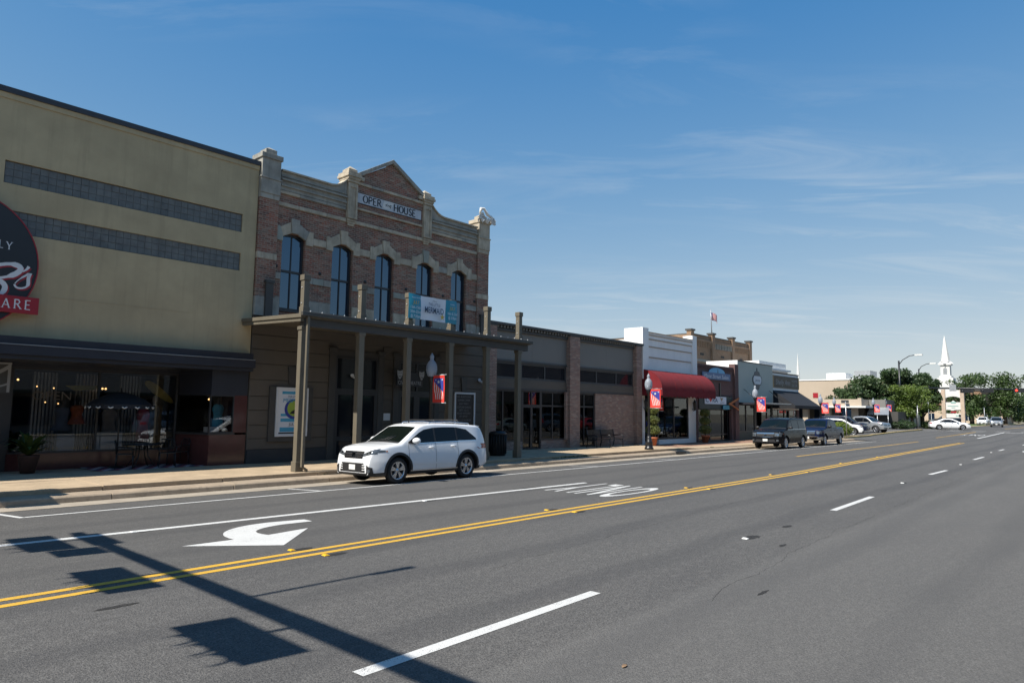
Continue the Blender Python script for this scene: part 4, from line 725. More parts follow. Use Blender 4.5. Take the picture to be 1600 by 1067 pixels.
for xc, sg_ in ((17.99, 1), (19.17, -1)):
    mk = part(cv, 'mask', M['mask'], lambda b: b.prism([(xc-.14, 3.78), (xc, 3.74), (xc+.14, 3.80), (xc+.13, 3.58), (xc+.03, 3.42), (xc-.04, 3.42), (xc-.13, 3.60)], FY-.545, FY-.53))
    part(mk, 'mask_features', M['sign_black'], lambda b: (b.ribbon([(xc-.08, 3.67), (xc-.03, 3.66)], .025, FY-.547), b.ribbon([(xc+.03, 3.66), (xc+.08, 3.68)], .025, FY-.547), b.ribbon([(xc-.06, 3.52+.03*sg_), (xc, 3.52-.02*sg_), (xc+.06, 3.52+.03*sg_)], .03, FY-.547)))
tag(box(None, 'paper_notice', M['sign_white'], 17.60, 17.94, FY-.028, FY-.02, 1.70, 1.99), 'white paper notice on the wall between the theatre doors', 'notice')
lb = thing('letter_board', 'black letter board in a pale metal frame right of the doors', 'sign', (22.2, FY-.1, 1.1)); box(lb, 'board', M['sign_black'], 21.62, 22.78, FY-.08, FY-.05, 1.16, 2.90); part(lb, 'frame', M['sign_white'], lambda b: (b.box(21.54, 21.62, FY-.12, FY-.04, 1.08, 2.98), b.box(22.78, 22.86, FY-.12, FY-.04, 1.08, 2.98), b.box(21.62, 22.78, FY-.12, FY-.04, 2.90, 2.98), b.box(21.62, 22.78, FY-.12, FY-.04, 1.08, 1.16)))
M['board_letters'] = plain('board_letters', (.20, .20, .20), .7)
for s_, z, w in (('NO AUDITIONS', 2.74, .9), ('SUMMER CAMPS', 2.58, .8), ('JULY ONLY', 2.42, .6), ('COSTUME DANCE', 2.26, .9), ('SEPT 10-12', 2.12, .6), ('ROAD WITCHES', 1.98, .85), ('BY BMW', 1.84, .5), ('MIRACLE WORKER', 1.66, .95), ('FEB 15-17', 1.52, .55), ('UNQUOTED WIT', 1.36, .85)): part(lb, 'lettering', M['board_letters'], lambda b: text_center(b, s_, 22.15, FY-.083, z, .085, w))
for x, z in ((16.0, 3.42), (23.15, 3.55)):
    t = thing('floodlight', 'small twin floodlight ' + ('over the left theatre door' if x < 20 else 'high on the wall beside the last porch post'), 'lamp', (x, FY-.1, z)); part(t, 'lamp_head', M['sign_white'], lambda b: b.tube([(x, FY-.05, z), (x-.12, FY-.2, z+.05)], [.03, .07], 8)); part(t, 'lamp_head', M['sign_white'], lambda b: b.tube([(x, FY-.05, z), (x+.12, FY-.2, z-.05)], [.03, .06], 8)); part(t, 'mount', M['black_metal'], lambda b: b.box(x-.05, x+.05, FY-.05, FY-.01, z-.05, z+.05))
# ================================================================ grey brick-piered shop
gb = thing('shop_building', 'single-storey grey shop with speckled brick piers and dentil cornice', 'building', (30.6, FY, 0.2))
for a, b in ((23.66, 24.15), (30.05, 30.97), (36.92, 37.55)): mesh_obj('brick_pier', MB().box(a, b, FY-.26, FY+.2, .2, 6.30), M['gbrick'], gb, .006); mesh_obj('pier_cap', MB().box(a-.02, b+.02, FY-.29, FY+.2, 6.301, 6.36), M['grey_trim'], gb, .006)
for a, b in ((24.15, 30.05), (30.97, 36.92)):
    for k in range(2): xa = a+(b-a)*k/2; mesh_obj('wall_panel', MB().box(xa+.003, xa+(b-a)/2-.003, FY, FY+.2, 4.70, 6.12), M['grey_panel'], gb)
    mesh_obj('sill_band', MB().box(a, b, FY-.02, FY+.2, 3.30, 3.76), M['taupe'], gb, .006); mesh_obj('lintel', MB().box(a, b, FY-.05, FY+.2, 3.22, 3.30), M['grey_trim'], gb); mesh_obj('clerestory_head', MB().box(a, b, FY-.05, FY+.15, 4.60, 4.70), M['grey_trim'], gb)
    xs = (26.30, 28.20) if a < 30 else (32.97, 35.05); window(gb, 'clerestory_window', a, b, 3.76, 4.60, FY+.10, xs=xs, fw=.10, fm='grey_trim', gm='dullglass')
box(gb, 'cornice', M['grey_trim'], 23.66, 37.7, FY-.12, FY+.3, 6.12, 6.22); box(gb, 'cornice_top', M['grey_trim'], 23.6, 37.75, FY-.30, FY+.3, 6.37, 6.50, .01); box(gb, 'frieze', M['grey_trim'], 23.66, 37.7, FY-.06, FY+.3, 6.22, 6.37)
mb = MB()
for k in range(58): mb.box(23.75+k*.24, 23.86+k*.24, FY-.20, FY-.061, 6.25, 6.369)
stuff(mesh_obj('dentil_row', mb, M['grey_panel'], gb))
box(gb, 'roof_slab', M['taupe_dark'], 23.66, 37.7, FY+.31, 44, 5.9, 6.2); box(gb, 'roof_vent', M['gbrick'], 35.6, 36.2, 24.6, 25.2, 6.2, 6.85)
w1 = window(gb, 'shop_window', 24.15, 26.42, .62, 3.22, FY+.12, xs=(24.96,), zs=(), fw=.09, fm='frame_dark', gm='dimglass'); box(gb, 'brick_bulkhead', M['gbrick'], 24.15, 26.42, FY, FY+.2, .2, .62)
for a, b in ((26.42, 27.15), (27.15, 27.90)):
    d = window(gb, 'door', a, b, .21, 2.42, FY+.12, fw=.08, fm='frame_dark', gm='dimglass'); mesh_obj('door_handle', MB().tube([((b-.1) if b < 27.5 else a+.1, FY-.02, .95), ((b-.1) if b < 27.5 else a+.1, FY-.02, 1.35)], .015, 6), M['black_metal'], d)
window(gb, 'door_transom', 26.42, 27.90, 2.42, 3.22, FY+.12, xs=(27.15,), fw=.08, gm='dimglass'); window(gb, 'shop_window', 27.90, 30.05, .64, 3.22, FY+.12, xs=(28.90,), zs=(2.45,), fw=.09, gm='dimglass'); box(gb, 'brick_bulkhead', M['gbrick'], 27.90, 30.05, FY, FY+.2, .2, .64); box(gb, 'brick_return', M['gbrick'], 29.86, 30.05, FY-.12, FY, .641, 3.22)
window(gb, 'shop_window', 30.97, 32.80, .22, 3.22, FY+.12, xs=(31.78,), zs=(2.45,), fw=.09, gm='dimglass'); box(gb, 'brick_infill', M['gbrick'], 32.80, 36.92, FY-.02, FY+.2, .2, 3.22)
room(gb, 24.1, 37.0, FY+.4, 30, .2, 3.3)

# ================================================================ white shop with the red barrel awning
ws = thing('shop_building', 'white boarded shop with a red barrel awning', 'building', (41.5, FY, .12))
box(ws, 'left_pier', M['white_wood'], 37.78, 38.50, FY-.20, FY+1.2, 4.3, 7.60, .01); box(ws, 'right_pier', M['white_wood'], 44.60, 45.28, FY-.15, FY+.6, 4.3, 7.66, .01); box(ws, 'body', M['white_wood'], 37.80, 45.26, 28.2, 44, .1, 6.9); box(ws, 'roof_deck', M['white_wood'], 37.80, 45.26, FY+.21, 28.19, 6.6, 6.88)
for z0, z1, d in ((4.85, 5.72, .0), (5.78, 6.40, .04), (6.46, 6.88, .08), (6.94, 7.16, .12), (7.20, 7.32, .16)): mesh_obj('board', MB().box(38.50, 44.60, FY-d, FY+.2, z0, z1), M['white_wood'], ws, .006); mesh_obj('ledge', MB().box(38.50, 44.60, FY-d-.05, FY+.2, z1, z1+.05), M['beige'], ws, .006)
prof = [(FY-.003, 4.92)] + [(FY-.02-1.5*math.sin(math.pi/2*k/9), 3.58+1.32*math.cos(math.pi/2*k/9)) for k in range(10)] + [(21.37, 3.24)]
aw = thing_aw = None
mb = MB(); n = len(prof); xs = [37.86+k*.4625 for k in range(17)]
vs = [(x, y+(.012*math.sin(i*2.2) if j > 7 else 0), z-(.035*abs(math.sin(i*1.57)) if j == n-1 else 0)) for i, x in enumerate(xs) for j, (y, z) in enumerate(prof)]
mb.add(vs, [(i*n+j, i*n+j+1, i*n+n+j+1, i*n+n+j) for i in range(16) for j in range(n-1)], True)
for x in (37.86, 45.26): mb.add([(x, y, z) for y, z in prof] + [(x, FY-.003, 3.24)], [tuple(range(n+1))])
aw = mesh_obj('awning', mb, M['red_canvas'], ws)
for i in range(0, 17, 2): mesh_obj('awning_seam', MB().tube([(xs[i], y-.004, z+.004) for y, z in prof[:-1]], .009, 5), M['red_canvas'], aw)
for i in range(16): mesh_obj('valance_scallop', MB().prism([(xs[i]+.01, 3.26)]+[(xs[i]+.01+.4425*k/6, 3.26-.11*math.sin(math.pi*k/6)) for k in range(1, 6)]+[(xs[i]+.4525, 3.26)], 21.352, 21.362), M['red_canvas'], aw)
mesh_obj('awning_shadow_gap', MB().box(37.86, 45.26, FY-.02, FY-.001, 4.80, 4.86), M['black'], aw)  # black strip standing in for the shadow where awning meets wall
window(ws, 'display_window', 39.85, 44.10, .42, 3.28, FY+.05, xs=(42.05,), fw=.12, gm='shopglass'); box(ws, 'bulkhead', M['white_wood'], 39.85, 44.10, FY-.10, FY+.1, .12, .42); box(ws, 'right_wall', M['white_wood'], 44.10, 45.28, FY, FY+.2, .12, 4.3); box(ws, 'left_wall', M['white_wood'], 37.6, 38.3, FY, FY+.2, .12, 4.3); box(ws, 'head', M['frame_dark'], 38.3, 44.10, FY, FY+.2, 3.28, 4.84)
window(ws, 'door', 38.35, 39.8, .14, 3.0, FY+1.2, fw=.12, gm='shopglass'); box(ws, 'door_step', M['white_wood'], 38.3, 39.0, FY-.12, FY+.05, .12, .34); room(ws, 38.3, 44.1, FY+1.5, 28, .1, 3.4)
M['dblue'] = plain('blue_plastic', (.02, .04, .30), .4)
for i, (x, y) in enumerate(((40.6, FY+.9), (42.9, FY+.7))):
    t = thing('blue_chair', ('left' if i == 0 else 'right') + ' blue plastic chair in the display under the red awning', 'chair', (x, y, .42)); box(t, 'seat', M['dblue'], x-.25, x+.25, y-.25, y+.25, .85, .92, .01); box(t, 'backrest', M['dblue'], x-.25, x+.25, y+.2, y+.26, .92, 1.6, .01)
    for dx in (-.22, .18):
        for dy in (-.22, .18): box(t, 'leg', M['sign_white'], x+dx, x+dx+.04, y+dy, y+dy+.04, .42, .85)
for x, lab in ((38.15, 'black wall lantern left of the red awning door'), (44.72, 'black wall lantern right of the display window')):
    t = thing('wall_lantern', lab, 'lantern', (x, FY-.1, 2.4)); part(t, 'lantern_body', M['black_metal'], lambda b: b.lathe([(.03, 2.35), (.10, 2.42), (.13, 2.85), (.15, 2.9), (.08, 3.0), (.02, 3.12)], (x, FY-.2, 0), 6, 'z', False)); part(t, 'bracket', M['black_metal'], lambda b: b.tube([(x, FY-.01, 2.5), (x, FY-.1, 2.32), (x, FY-.2, 2.36)], .02, 6))

def leaf_mb(mb, clumps, n, size, rnd, flat=0.0):
    tot = sum(r[3]*r[4]*r[5] for r in clumps)
    for cx, cy, cz, rx, ry, rz in clumps:
        for _ in range(max(8, int(n*rx*ry*rz/tot))):
            while True:
                d = Vector((rnd.gauss(0, 1), rnd.gauss(0, 1), rnd.gauss(0, 1)))
                if d.length > .1: break
            d.normalize(); k = rnd.random()**.42; p = Vector((cx+d.x*rx*k, cy+d.y*ry*k, cz+d.z*rz*k))
            a = Vector((rnd.gauss(0, 1), rnd.gauss(0, 1), rnd.gauss(0, 1))).normalized(); nrm = (d*.9+a).normalized(); t1 = nrm.orthogonal().normalized(); ang = rnd.uniform(0, 6.28); t1 = (t1*math.cos(ang)+nrm.cross(t1)*math.sin(ang)); t2 = nrm.cross(t1); s = size*rnd.uniform(.55, 1.35)
            mb.add([p-t1*s, p-t2*s*.55, p+t1*s, p+t2*s*.55], [(0, 1, 2, 3)])
def leafmat(name, c1, c2, sc=0.5):
    t = NT(name); p = t.pos(); n = t.noise(p, sc, 3, .6); f = t.noise(p, sc*9, 3); c = t.mix(t.ramp(n, (.3, 0.0), (.7, 1.0)), c1, c2); c = t.mix(t.math('MULTIPLY', f, .45), c, dim(c1, .55))
    t.p.inputs['Subsurface Weight'].default_value = 0.0; tr = t.N.new('ShaderNodeBsdfTranslucent'); t.L.new(c, tr.inputs[0]); t.done(c, .55); mx = t.N.new('ShaderNodeMixShader'); mx.inputs[0].default_value = .25
    t.L.new(t.p.outputs[0], mx.inputs[1]); t.L.new(tr.outputs[0], mx.inputs[2]); t.L.new(mx.outputs[0], t.out.inputs[0]); return t.m
M['leaf_topiary'] = leafmat('leaf_topiary', (.10, .13, .035), (.26, .28, .08), 4); M['leaf_dark'] = leafmat('leaf_dark', (.026, .055, .018), (.07, .115, .035), .5); M['leaf_mid'] = leafmat('leaf_mid', (.028, .06, .016), (.08, .13, .03), .6); M['leaf_bright'] = leafmat('leaf_bright', (.055, .10, .012), (.15, .21, .03), .7); M['bark'] = paint('bark', (.085, .065, .05), .95, .3, 5, bump=.5)
def topiary(x, y, z0, lab, sc=1.0):
    t = thing('topiary', lab, 'plant', (x, y, z0)); rnd = random.Random(int(x*10))
    part(t, 'pot', M['terracotta'], lambda b: b.lathe([(.0, z0), (.19*sc, z0), (.27*sc, z0+.42), (.31*sc, z0+.42), (.31*sc, z0+.52), (.26*sc, z0+.52), (.25*sc, z0+.46), (0, z0+.46)], (x, y, 0), 20)); part(t, 'trunk', M['bark'], lambda b: b.tube([(x, y, z0+.4), (x+.02, y, z0+2.2*sc)], [.035, .02], 7))
    for h, r in ((.92, .46), (1.52, .40), (2.08, .38)):
        def f(b): leaf_mb(b, [(x, y, z0+h*sc, r*sc, r*sc, r*.72*sc)], 1500, .045, rnd)
        part(t, 'leaf_ball', M['leaf_topiary'], f)
topiary(37.55, 21.9, .15, 'three-tier topiary in a terracotta pot behind the street lamp', 1.05); topiary(45.15, 22.15, .125, 'three-tier topiary in a terracotta pot between red awning and salon', 1.0)

# ================================================================ salon
sl_ = thing('shop_building', 'narrow plum brick salon with a blue arched sign', 'building', (48.8, FY, .12))
mb = MB(); mb.box(45.30, 52.2, FY, FY+.3, 3.5, 5.62); mb.box(51.55, 52.2, FY-.18, FY+.3, .12, 6.05); mb.box(45.3, 45.6, FY-.03, FY+.2, .12, 3.5); mb.box(51.2, 51.55, FY, FY+.2, .12, 3.5); mb.box(45.3, 52.2, 28.2, 44, .1, 5.3); mb.box(45.3, 52.2, FY+.31, 28.19, 5.05, 5.28); mesh_obj('brick_wall', mb, M['sbrick'], sl_)
for k in range(28): mesh_obj('corbel_brick', MB().box(45.36+k*.22, 45.47+k*.22, FY-.07, FY-.001, 5.46, 5.60), M['sbrick'], sl_)
box(sl_, 'coping', M['sbrick'], 45.3, 51.55, FY-.09, FY+.3, 5.621, 5.76); box(sl_, 'fascia', M['green_fascia'], 45.6, 51.2, FY-.10, FY+.1, 2.50, 3.45); window(sl_, 'shop_front', 45.6, 51.2, .14, 2.50, FY+.35, xs=(48.05, 50.1), zs=(.6,), fw=.08, gm='dimglass'); room(sl_, 45.6, 51.2, FY+.6, 28, .1, 2.6); box(sl_, 'downpipe', M['black_metal'], 49.05, 49.2, FY-.08, FY-.001, 3.46, 4.45)
box(sl_, 'roof_membrane', M['white'], 46.2, 51.5, FY+3, FY+9, 5.301, 6.15)
sn = thing('salon_sign', 'blue arched salon sign with white script', 'sign', (48.5, FY-.1, 4.7)); M['salon_blue'] = plain('salon_blue', (.09, .16, .30), .5)
box(sn, 'board', M['salon_blue'], 46.15, 50.85, FY-.12, FY-.08, 4.66, 5.20); part(sn, 'arch', M['skyblue'], lambda b: b.prism([(47.2, 5.201)] + [(48.55-1.35*math.cos(a), 5.201+.38*math.sin(a)) for a in [math.pi*k/14 for k in range(1, 14)]] + [(49.9, 5.201)], FY-.12, FY-.08)); part(sn, 'tower_mark', M['ink'], lambda b: b.prism([(48.6, 5.2), (48.75, 5.2), (48.7, 5.5), (48.65, 5.5)], FY-.125, FY-.121)); part(sn, 'lettering', M['sign_white'], lambda b: text_center(b, 'Mane Street Salon', 48.45, FY-.123, 4.78, .30, 4.1, shear=.25)); part(sn, 'hill_mark', M['ink'], lambda b: b.prism([(46.2, 4.67), (50.8, 4.67), (50.8, 4.74), (46.2, 4.76)], FY-.1215, FY-.1205))
bb = thing('love_banner', 'white banner with a red heart on the salon fascia', 'banner', (48.2, FY-.15, 2.85)); box(bb, 'cloth', M['ban_white'], 46.4, 50.0, FY-.14, FY-.12, 2.86, 3.42); part(bb, 'lettering', M['ink'], lambda b: text_center(b, 'C   RA', 47.55, FY-.145, 3.0, .30, 2.0, bold=.02)); part(bb, 'heart', M['red'], lambda b: b.prism([(47.35, 2.99), (47.6, 3.22), (47.55, 3.32), (47.42, 3.32), (47.35, 3.25), (47.28, 3.32), (47.15, 3.32), (47.10, 3.22)], FY-.146, FY-.142)); part(bb, 'lettering', M['ink'], lambda b: text_center(b, 'JULY', 49.3, FY-.145, 2.93, .10, .7)); part(bb, 'print_mark', M['maroon'], lambda b: b.prism([(48.9, 3.35), (49.5, 3.35), (49.2, 3.06)], FY-.146, FY-.142))
ch = thing('wooden_chevron', 'orange wooden chevron hung at the right of the salon front', 'sign', (51, FY-.3, 2.6)); part(ch, 'upper_bar', M['orange'], lambda b: b.prism([(50.15, 2.93), (50.25, 2.83), (51.98, 3.30), (51.95, 3.45)], FY-.32, FY-.26)); part(ch, 'lower_bar', M['orange'], lambda b: b.prism([(50.15, 2.925), (51.9, 2.42), (51.85, 2.54), (50.25, 3.0)], FY-.321, FY-.261))
tl = tag(box(None, 'teal_sign', M['teal'], 49.3, 50.4, FY-.20, FY-.17, 2.48, 2.80), 'small teal sign hung under the salon banner', 'sign')

# ================================================================ sage shop and the black-awning shop
sg_ = thing('shop_building', 'plain sage-fronted shop with a lantern sign and flat canopy', 'building', (55.8, FY, .12))
box(sg_, 'front_panel', M['sage'], 52.25, 59.42, FY-.12, FY+.2, 3.08, 6.33); box(sg_, 'edge_trim', M['white_wood'], 52.15, 52.249, FY-.14, FY+2.5, 3.08, 6.40); box(sg_, 'top_trim', M['grey_trim'], 52.25, 59.45, FY-.15, FY+.2, 6.331, 6.40); box(sg_, 'body', M['sage'], 52.25, 59.42, 28.2, 44, .1, 5.9); box(sg_, 'roof_deck', M['sage'], 52.26, 59.41, FY+.21, 28.19, 5.6, 5.88)
mb = MB(); mb.box(52.3, 59.2, 21.2, FY-.12, 2.92, 3.06); cn = mesh_obj('canopy', mb, M['navy'], sg_); mesh_obj('canopy_edge', MB().box(52.28, 59.22, 21.17, 21.198, 2.98, 3.08), M['steel'], cn)
for x in (53.3, 58.6): part(sg_, 'tie_rod', M['black_metal'], lambda b: b.tube([(x, FY-.13, 4.15), (x, 21.5, 3.07)], .022, 6))
for a, b in ((52.5, 53.9), (53.9, 55.6), (57.0, 58.2), (58.2, 59.2)): window(sg_, 'shop_window', a, b, .75, 2.9, FY+.05, fw=.06, gm='dimglass')
window(sg_, 'door', 55.6, 57.0, .14, 2.9, FY+.6, fw=.1, gm='dimglass'); box(sg_, 'bulkhead', M['green_fascia'], 52.5, 55.6, FY, FY+.2, .12, .75); box(sg_, 'bulkhead', M['green_fascia'], 57.0, 59.2, FY, FY+.2, .12, .75); room(sg_, 52.4, 59.3, FY+.7, 28, .1, 3.0); box(sg_, 'corner_pier', M['sbrick'], 52.2, 52.5, FY-.05, FY+.3, .12, 3.0); box(sg_, 'corner_pier', M['green_fascia'], 59.2, 59.42, FY-.05, FY+.3, .12, 3.0)
ls = thing('lantern_sign', 'lantern-shaped sign with white face on the sage front', 'sign', (56, FY-.2, 4.5)); M['sign_grey'] = plain('sign_grey', (.075, .085, .09), .5)
part(ls, 'outline', M['sign_grey'], lambda b: b.prism([(55.35, 4.55), (56.65, 4.55), (56.95, 4.85), (56.95, 5.15), (56.7, 5.38), (55.3, 5.38), (55.05, 5.15), (55.05, 4.85)], FY-.16, FY-.122)); part(ls, 'face', M['sign_white'], lambda b: b.prism([(55.42, 4.63), (56.58, 4.63), (56.82, 4.88), (56.82, 5.12), (56.6, 5.31), (55.4, 5.31), (55.18, 5.12), (55.18, 4.88)], FY-.17, FY-.161)); part(ls, 'lantern_top', M['sign_grey'], lambda b: b.prism([(55.4, 5.381), (56.6, 5.381), (56.45, 5.65), (56.1, 5.72), (56.03, 6.0), (55.97, 6.0), (55.9, 5.72), (55.55, 5.65)], FY-.16, FY-.122)); part(ls, 'lantern_foot', M['sign_grey'], lambda b: b.prism([(55.5, 4.549), (55.7, 4.2), (56.3, 4.2), (56.5, 4.549)], FY-.16, FY-.122)); part(ls, 'lettering', M['sign_grey'], lambda b: text_center(b, 'Jenna', 56.0, FY-.172, 4.88, .2, 1.0, shear=.25))
bs = thing('shop_building', 'low shop with a brown painted sign and sloping black awning', 'building', (62.7, FY, .12))
box(bs, 'upper_wall', M['white_wood'], 59.44, 66.0, FY, FY+.3, 2.6, 5.78); box(bs, 'parapet_trim', M['grey_trim'], 59.44, 66.05, FY-.05, FY+.3, 5.781, 5.88); box(bs, 'body', M['white_wood'], 59.44, 66.0, 28.2, 44, .1, 5.6); box(bs, 'roof_deck', M['white_wood'], 59.45, 65.99, FY+.31, 28.19, 5.3, 5.58); box(bs, 'end_wall', M['white_wood'], 65.9, 66.0, FY+.31, 28.19, .1, 5.299); box(bs, 'corner_pier', M['sbrick'], 65.4, 66.0, FY, FY+.3, .12, 2.6)
window(bs, 'shop_window', 59.6, 62.3, .8, 2.6, FY+.1, xs=(60.9,), fw=.07, gm='dimglass'); window(bs, 'door', 62.3, 63.5, .14, 2.6, FY+.1, fw=.1, gm='dimglass'); window(bs, 'shop_window', 63.5, 65.4, .8, 2.6, FY+.1, fw=.07, gm='dimglass'); box(bs, 'bulkhead', M['sbrick'], 59.6, 62.3, FY, FY+.2, .12, .8); box(bs, 'bulkhead', M['sbrick'], 63.5, 65.4, FY, FY+.2, .12, .8); room(bs, 59.5, 65.9, FY+.35, 28, .1, 2.7)
mb = MB(); mb.add([(59.5, FY-.002, 4.28), (65.95, FY-.002, 4.28), (65.95, 20.95, 2.95), (59.5, 20.95, 2.95), (59.5, 20.95, 2.68), (65.95, 20.95, 2.68)], [(0, 1, 2, 3), (3, 2, 5, 4)]); mb.add([(59.5, FY-.002, 4.28), (59.5, 20.95, 2.95), (59.5, 20.95, 2.68), (59.5, FY-.002, 2.68)], [(0, 1, 2, 3)]); mb.add([(65.95, FY-.002, 4.28), (65.95, 20.95, 2.95), (65.95, 20.95, 2.68), (65.95, FY-.002, 2.68)], [(0, 3, 2, 1)]); mesh_obj('awning', mb, M['black_canvas'], bs)
bg = thing('painted_sign', 'brown painted shop sign with pale lettering over the black awning', 'sign', (62.7, FY-.1, 4.5)); M['sign_brown'] = paint('sign_brown', (.10, .075, .045), .6, .3, 2); box(bg, 'board', M['sign_brown'], 59.75, 65.8, FY-.08, FY-.001, 4.52, 5.58); part(bg, 'frame', paint('sign_gold', (.30, .19, .06), .5), lambda b: (b.box(59.5, 59.749, FY-.09, FY-.001, 4.5, 5.6), b.box(65.8, 65.95, FY-.09, FY-.001, 4.5, 5.6)))
M['sign_pale'] = plain('sign_pale', (.30, .30, .31), .6); part(bg, 'lettering', M['sign_pale'], lambda b: text_mb(b, 'Shelly Ann', 60.2, FY-.083, 4.80, .48, 3.5, shear=.25)); part(bg, 'lettering', M['sign_pale'], lambda b: text_mb(b, 'HOME', 64.1, FY-.083, 5.1, .25, 1.4)); part(bg, 'lettering', M['sign_pale'], lambda b: text_mb(b, 'DECOR', 64.1, FY-.083, 4.72, .25, 1.4))

# ================================================================ buildings showing over the row
bk = thing('brick_building', 'tall brown brick building with capped piers rising behind the row', 'building', (74, 34, 0)); BY = 34.0
mb = MB(); mb.box(66.3, 81.4, BY, 52, 0, 10.55); mesh_obj('brick_wall', mb, M['tan_brick'], bk)
for x in (66.3, 71.3, 76.5, 81.4): mesh_obj('brick_pier', MB().box(x-.35, x+.35, BY-.22, BY+.3, 0, 10.9), M['tan_brick'], bk); mesh_obj('cap_slab', MB().box(x-.45, x+.45, BY-.32, BY+.42, 10.901, 11.08), M['taupe_dark'], bk)
box(bk, 'parapet_coping', M['taupe_dark'], 66.3, 81.4, BY-.1, 52, 10.551, 10.66)
for a, b in ((66.65, 70.95), (71.65, 76.15), (76.85, 81.05)):
    for k in range(11): x = a+.1+k*(b-a-.3)/10; mesh_obj('corbel', MB().box(x, x+.16, BY-.16, BY-.001, 9.35, 9.95), M['tan_brick'] if a < 70 or a > 76 else M['grey_stone'], bk)
    mesh_obj('corbel_course', MB().box(a, b, BY-.18, BY-.001, 9.951, 10.15), M['tan_brick'], bk); mesh_obj('attic_vent', MB().box((a+b)/2-.4, (a+b)/2+.4, BY-.03, BY+.01, 8.45, 8.7), M['black'], bk)
    if a < 76: mesh_obj('stone_lintel', MB().box(a+.2, b-.2, BY-.08, BY-.001, 7.75, 8.0), M['grey_stone'], bk); wv = mesh_obj('window_panel', MB().box(a+.7, b-.7, BY-.05, BY-.001, 5.6, 7.3), M['white'], bk); mesh_obj('pane', MB().box(a+.85, (a+b)/2-.15, BY-.06, BY-.051, 5.6, 6.75), M['skyglass'], wv); mesh_obj('pane', MB().box((a+b)/2+.15, b-.85, BY-.06, BY-.051, 5.6, 6.75), M['skyglass'], wv)
fl = thing('flag', 'United States flag on a pole over the brown brick building', 'flag', (71.3, BY, 11.08)); part(fl, 'pole', M['steel'], lambda b: b.tube([(71.3, BY, 11.0), (71.14, BY, 13.75)], [.06, .04], 8))
def flagcloth(b, u0, u1, v0, v1):
    vs = []; n = 10
    for i in range(n+1):
        u = u0+(u1-u0)*i/n
        for v in (v0, v1): vs.append((71.14+1.5*u, BY+.18*math.sin(u*6.5), 12.6+.95*v-.5*u*u-.1*u+.25*u*(1-v)))
    b.add(vs, [(2*i, 2*i+2, 2*i+3, 2*i+1) for i in range(n)], True)
for k in range(13): part(fl, 'stripe', M['red' if k % 2 == 0 else 'white'], lambda b: flagcloth(b, .4 if k < 7 else 0.0, 1.0, 1-(k+1)/13, 1-k/13))
part(fl, 'canton', M['blue'], lambda b: flagcloth(b, 0, .4, 6/13, 1.0))
wc = thing('white_building', 'white building with stepped cornice behind the sage shop', 'building', (78, 30, 0)); mb = MB(); mb.box(74.5, 83.0, 30, 36, 0, 7.2); mesh_obj('wall', mb, M['white_wood'], wc); box(wc, 'cornice', M['white_wood'], 74.2, 83.3, 29.7, 36.3, 7.201, 7.4); box(wc, 'parapet', M['white_wood'], 74.6, 82.6, 30.05, 36, 7.401, 8.1); box(wc, 'string_course', M['white_wood'], 74.3, 83.2, 29.85, 29.999, 6.35, 6.5)

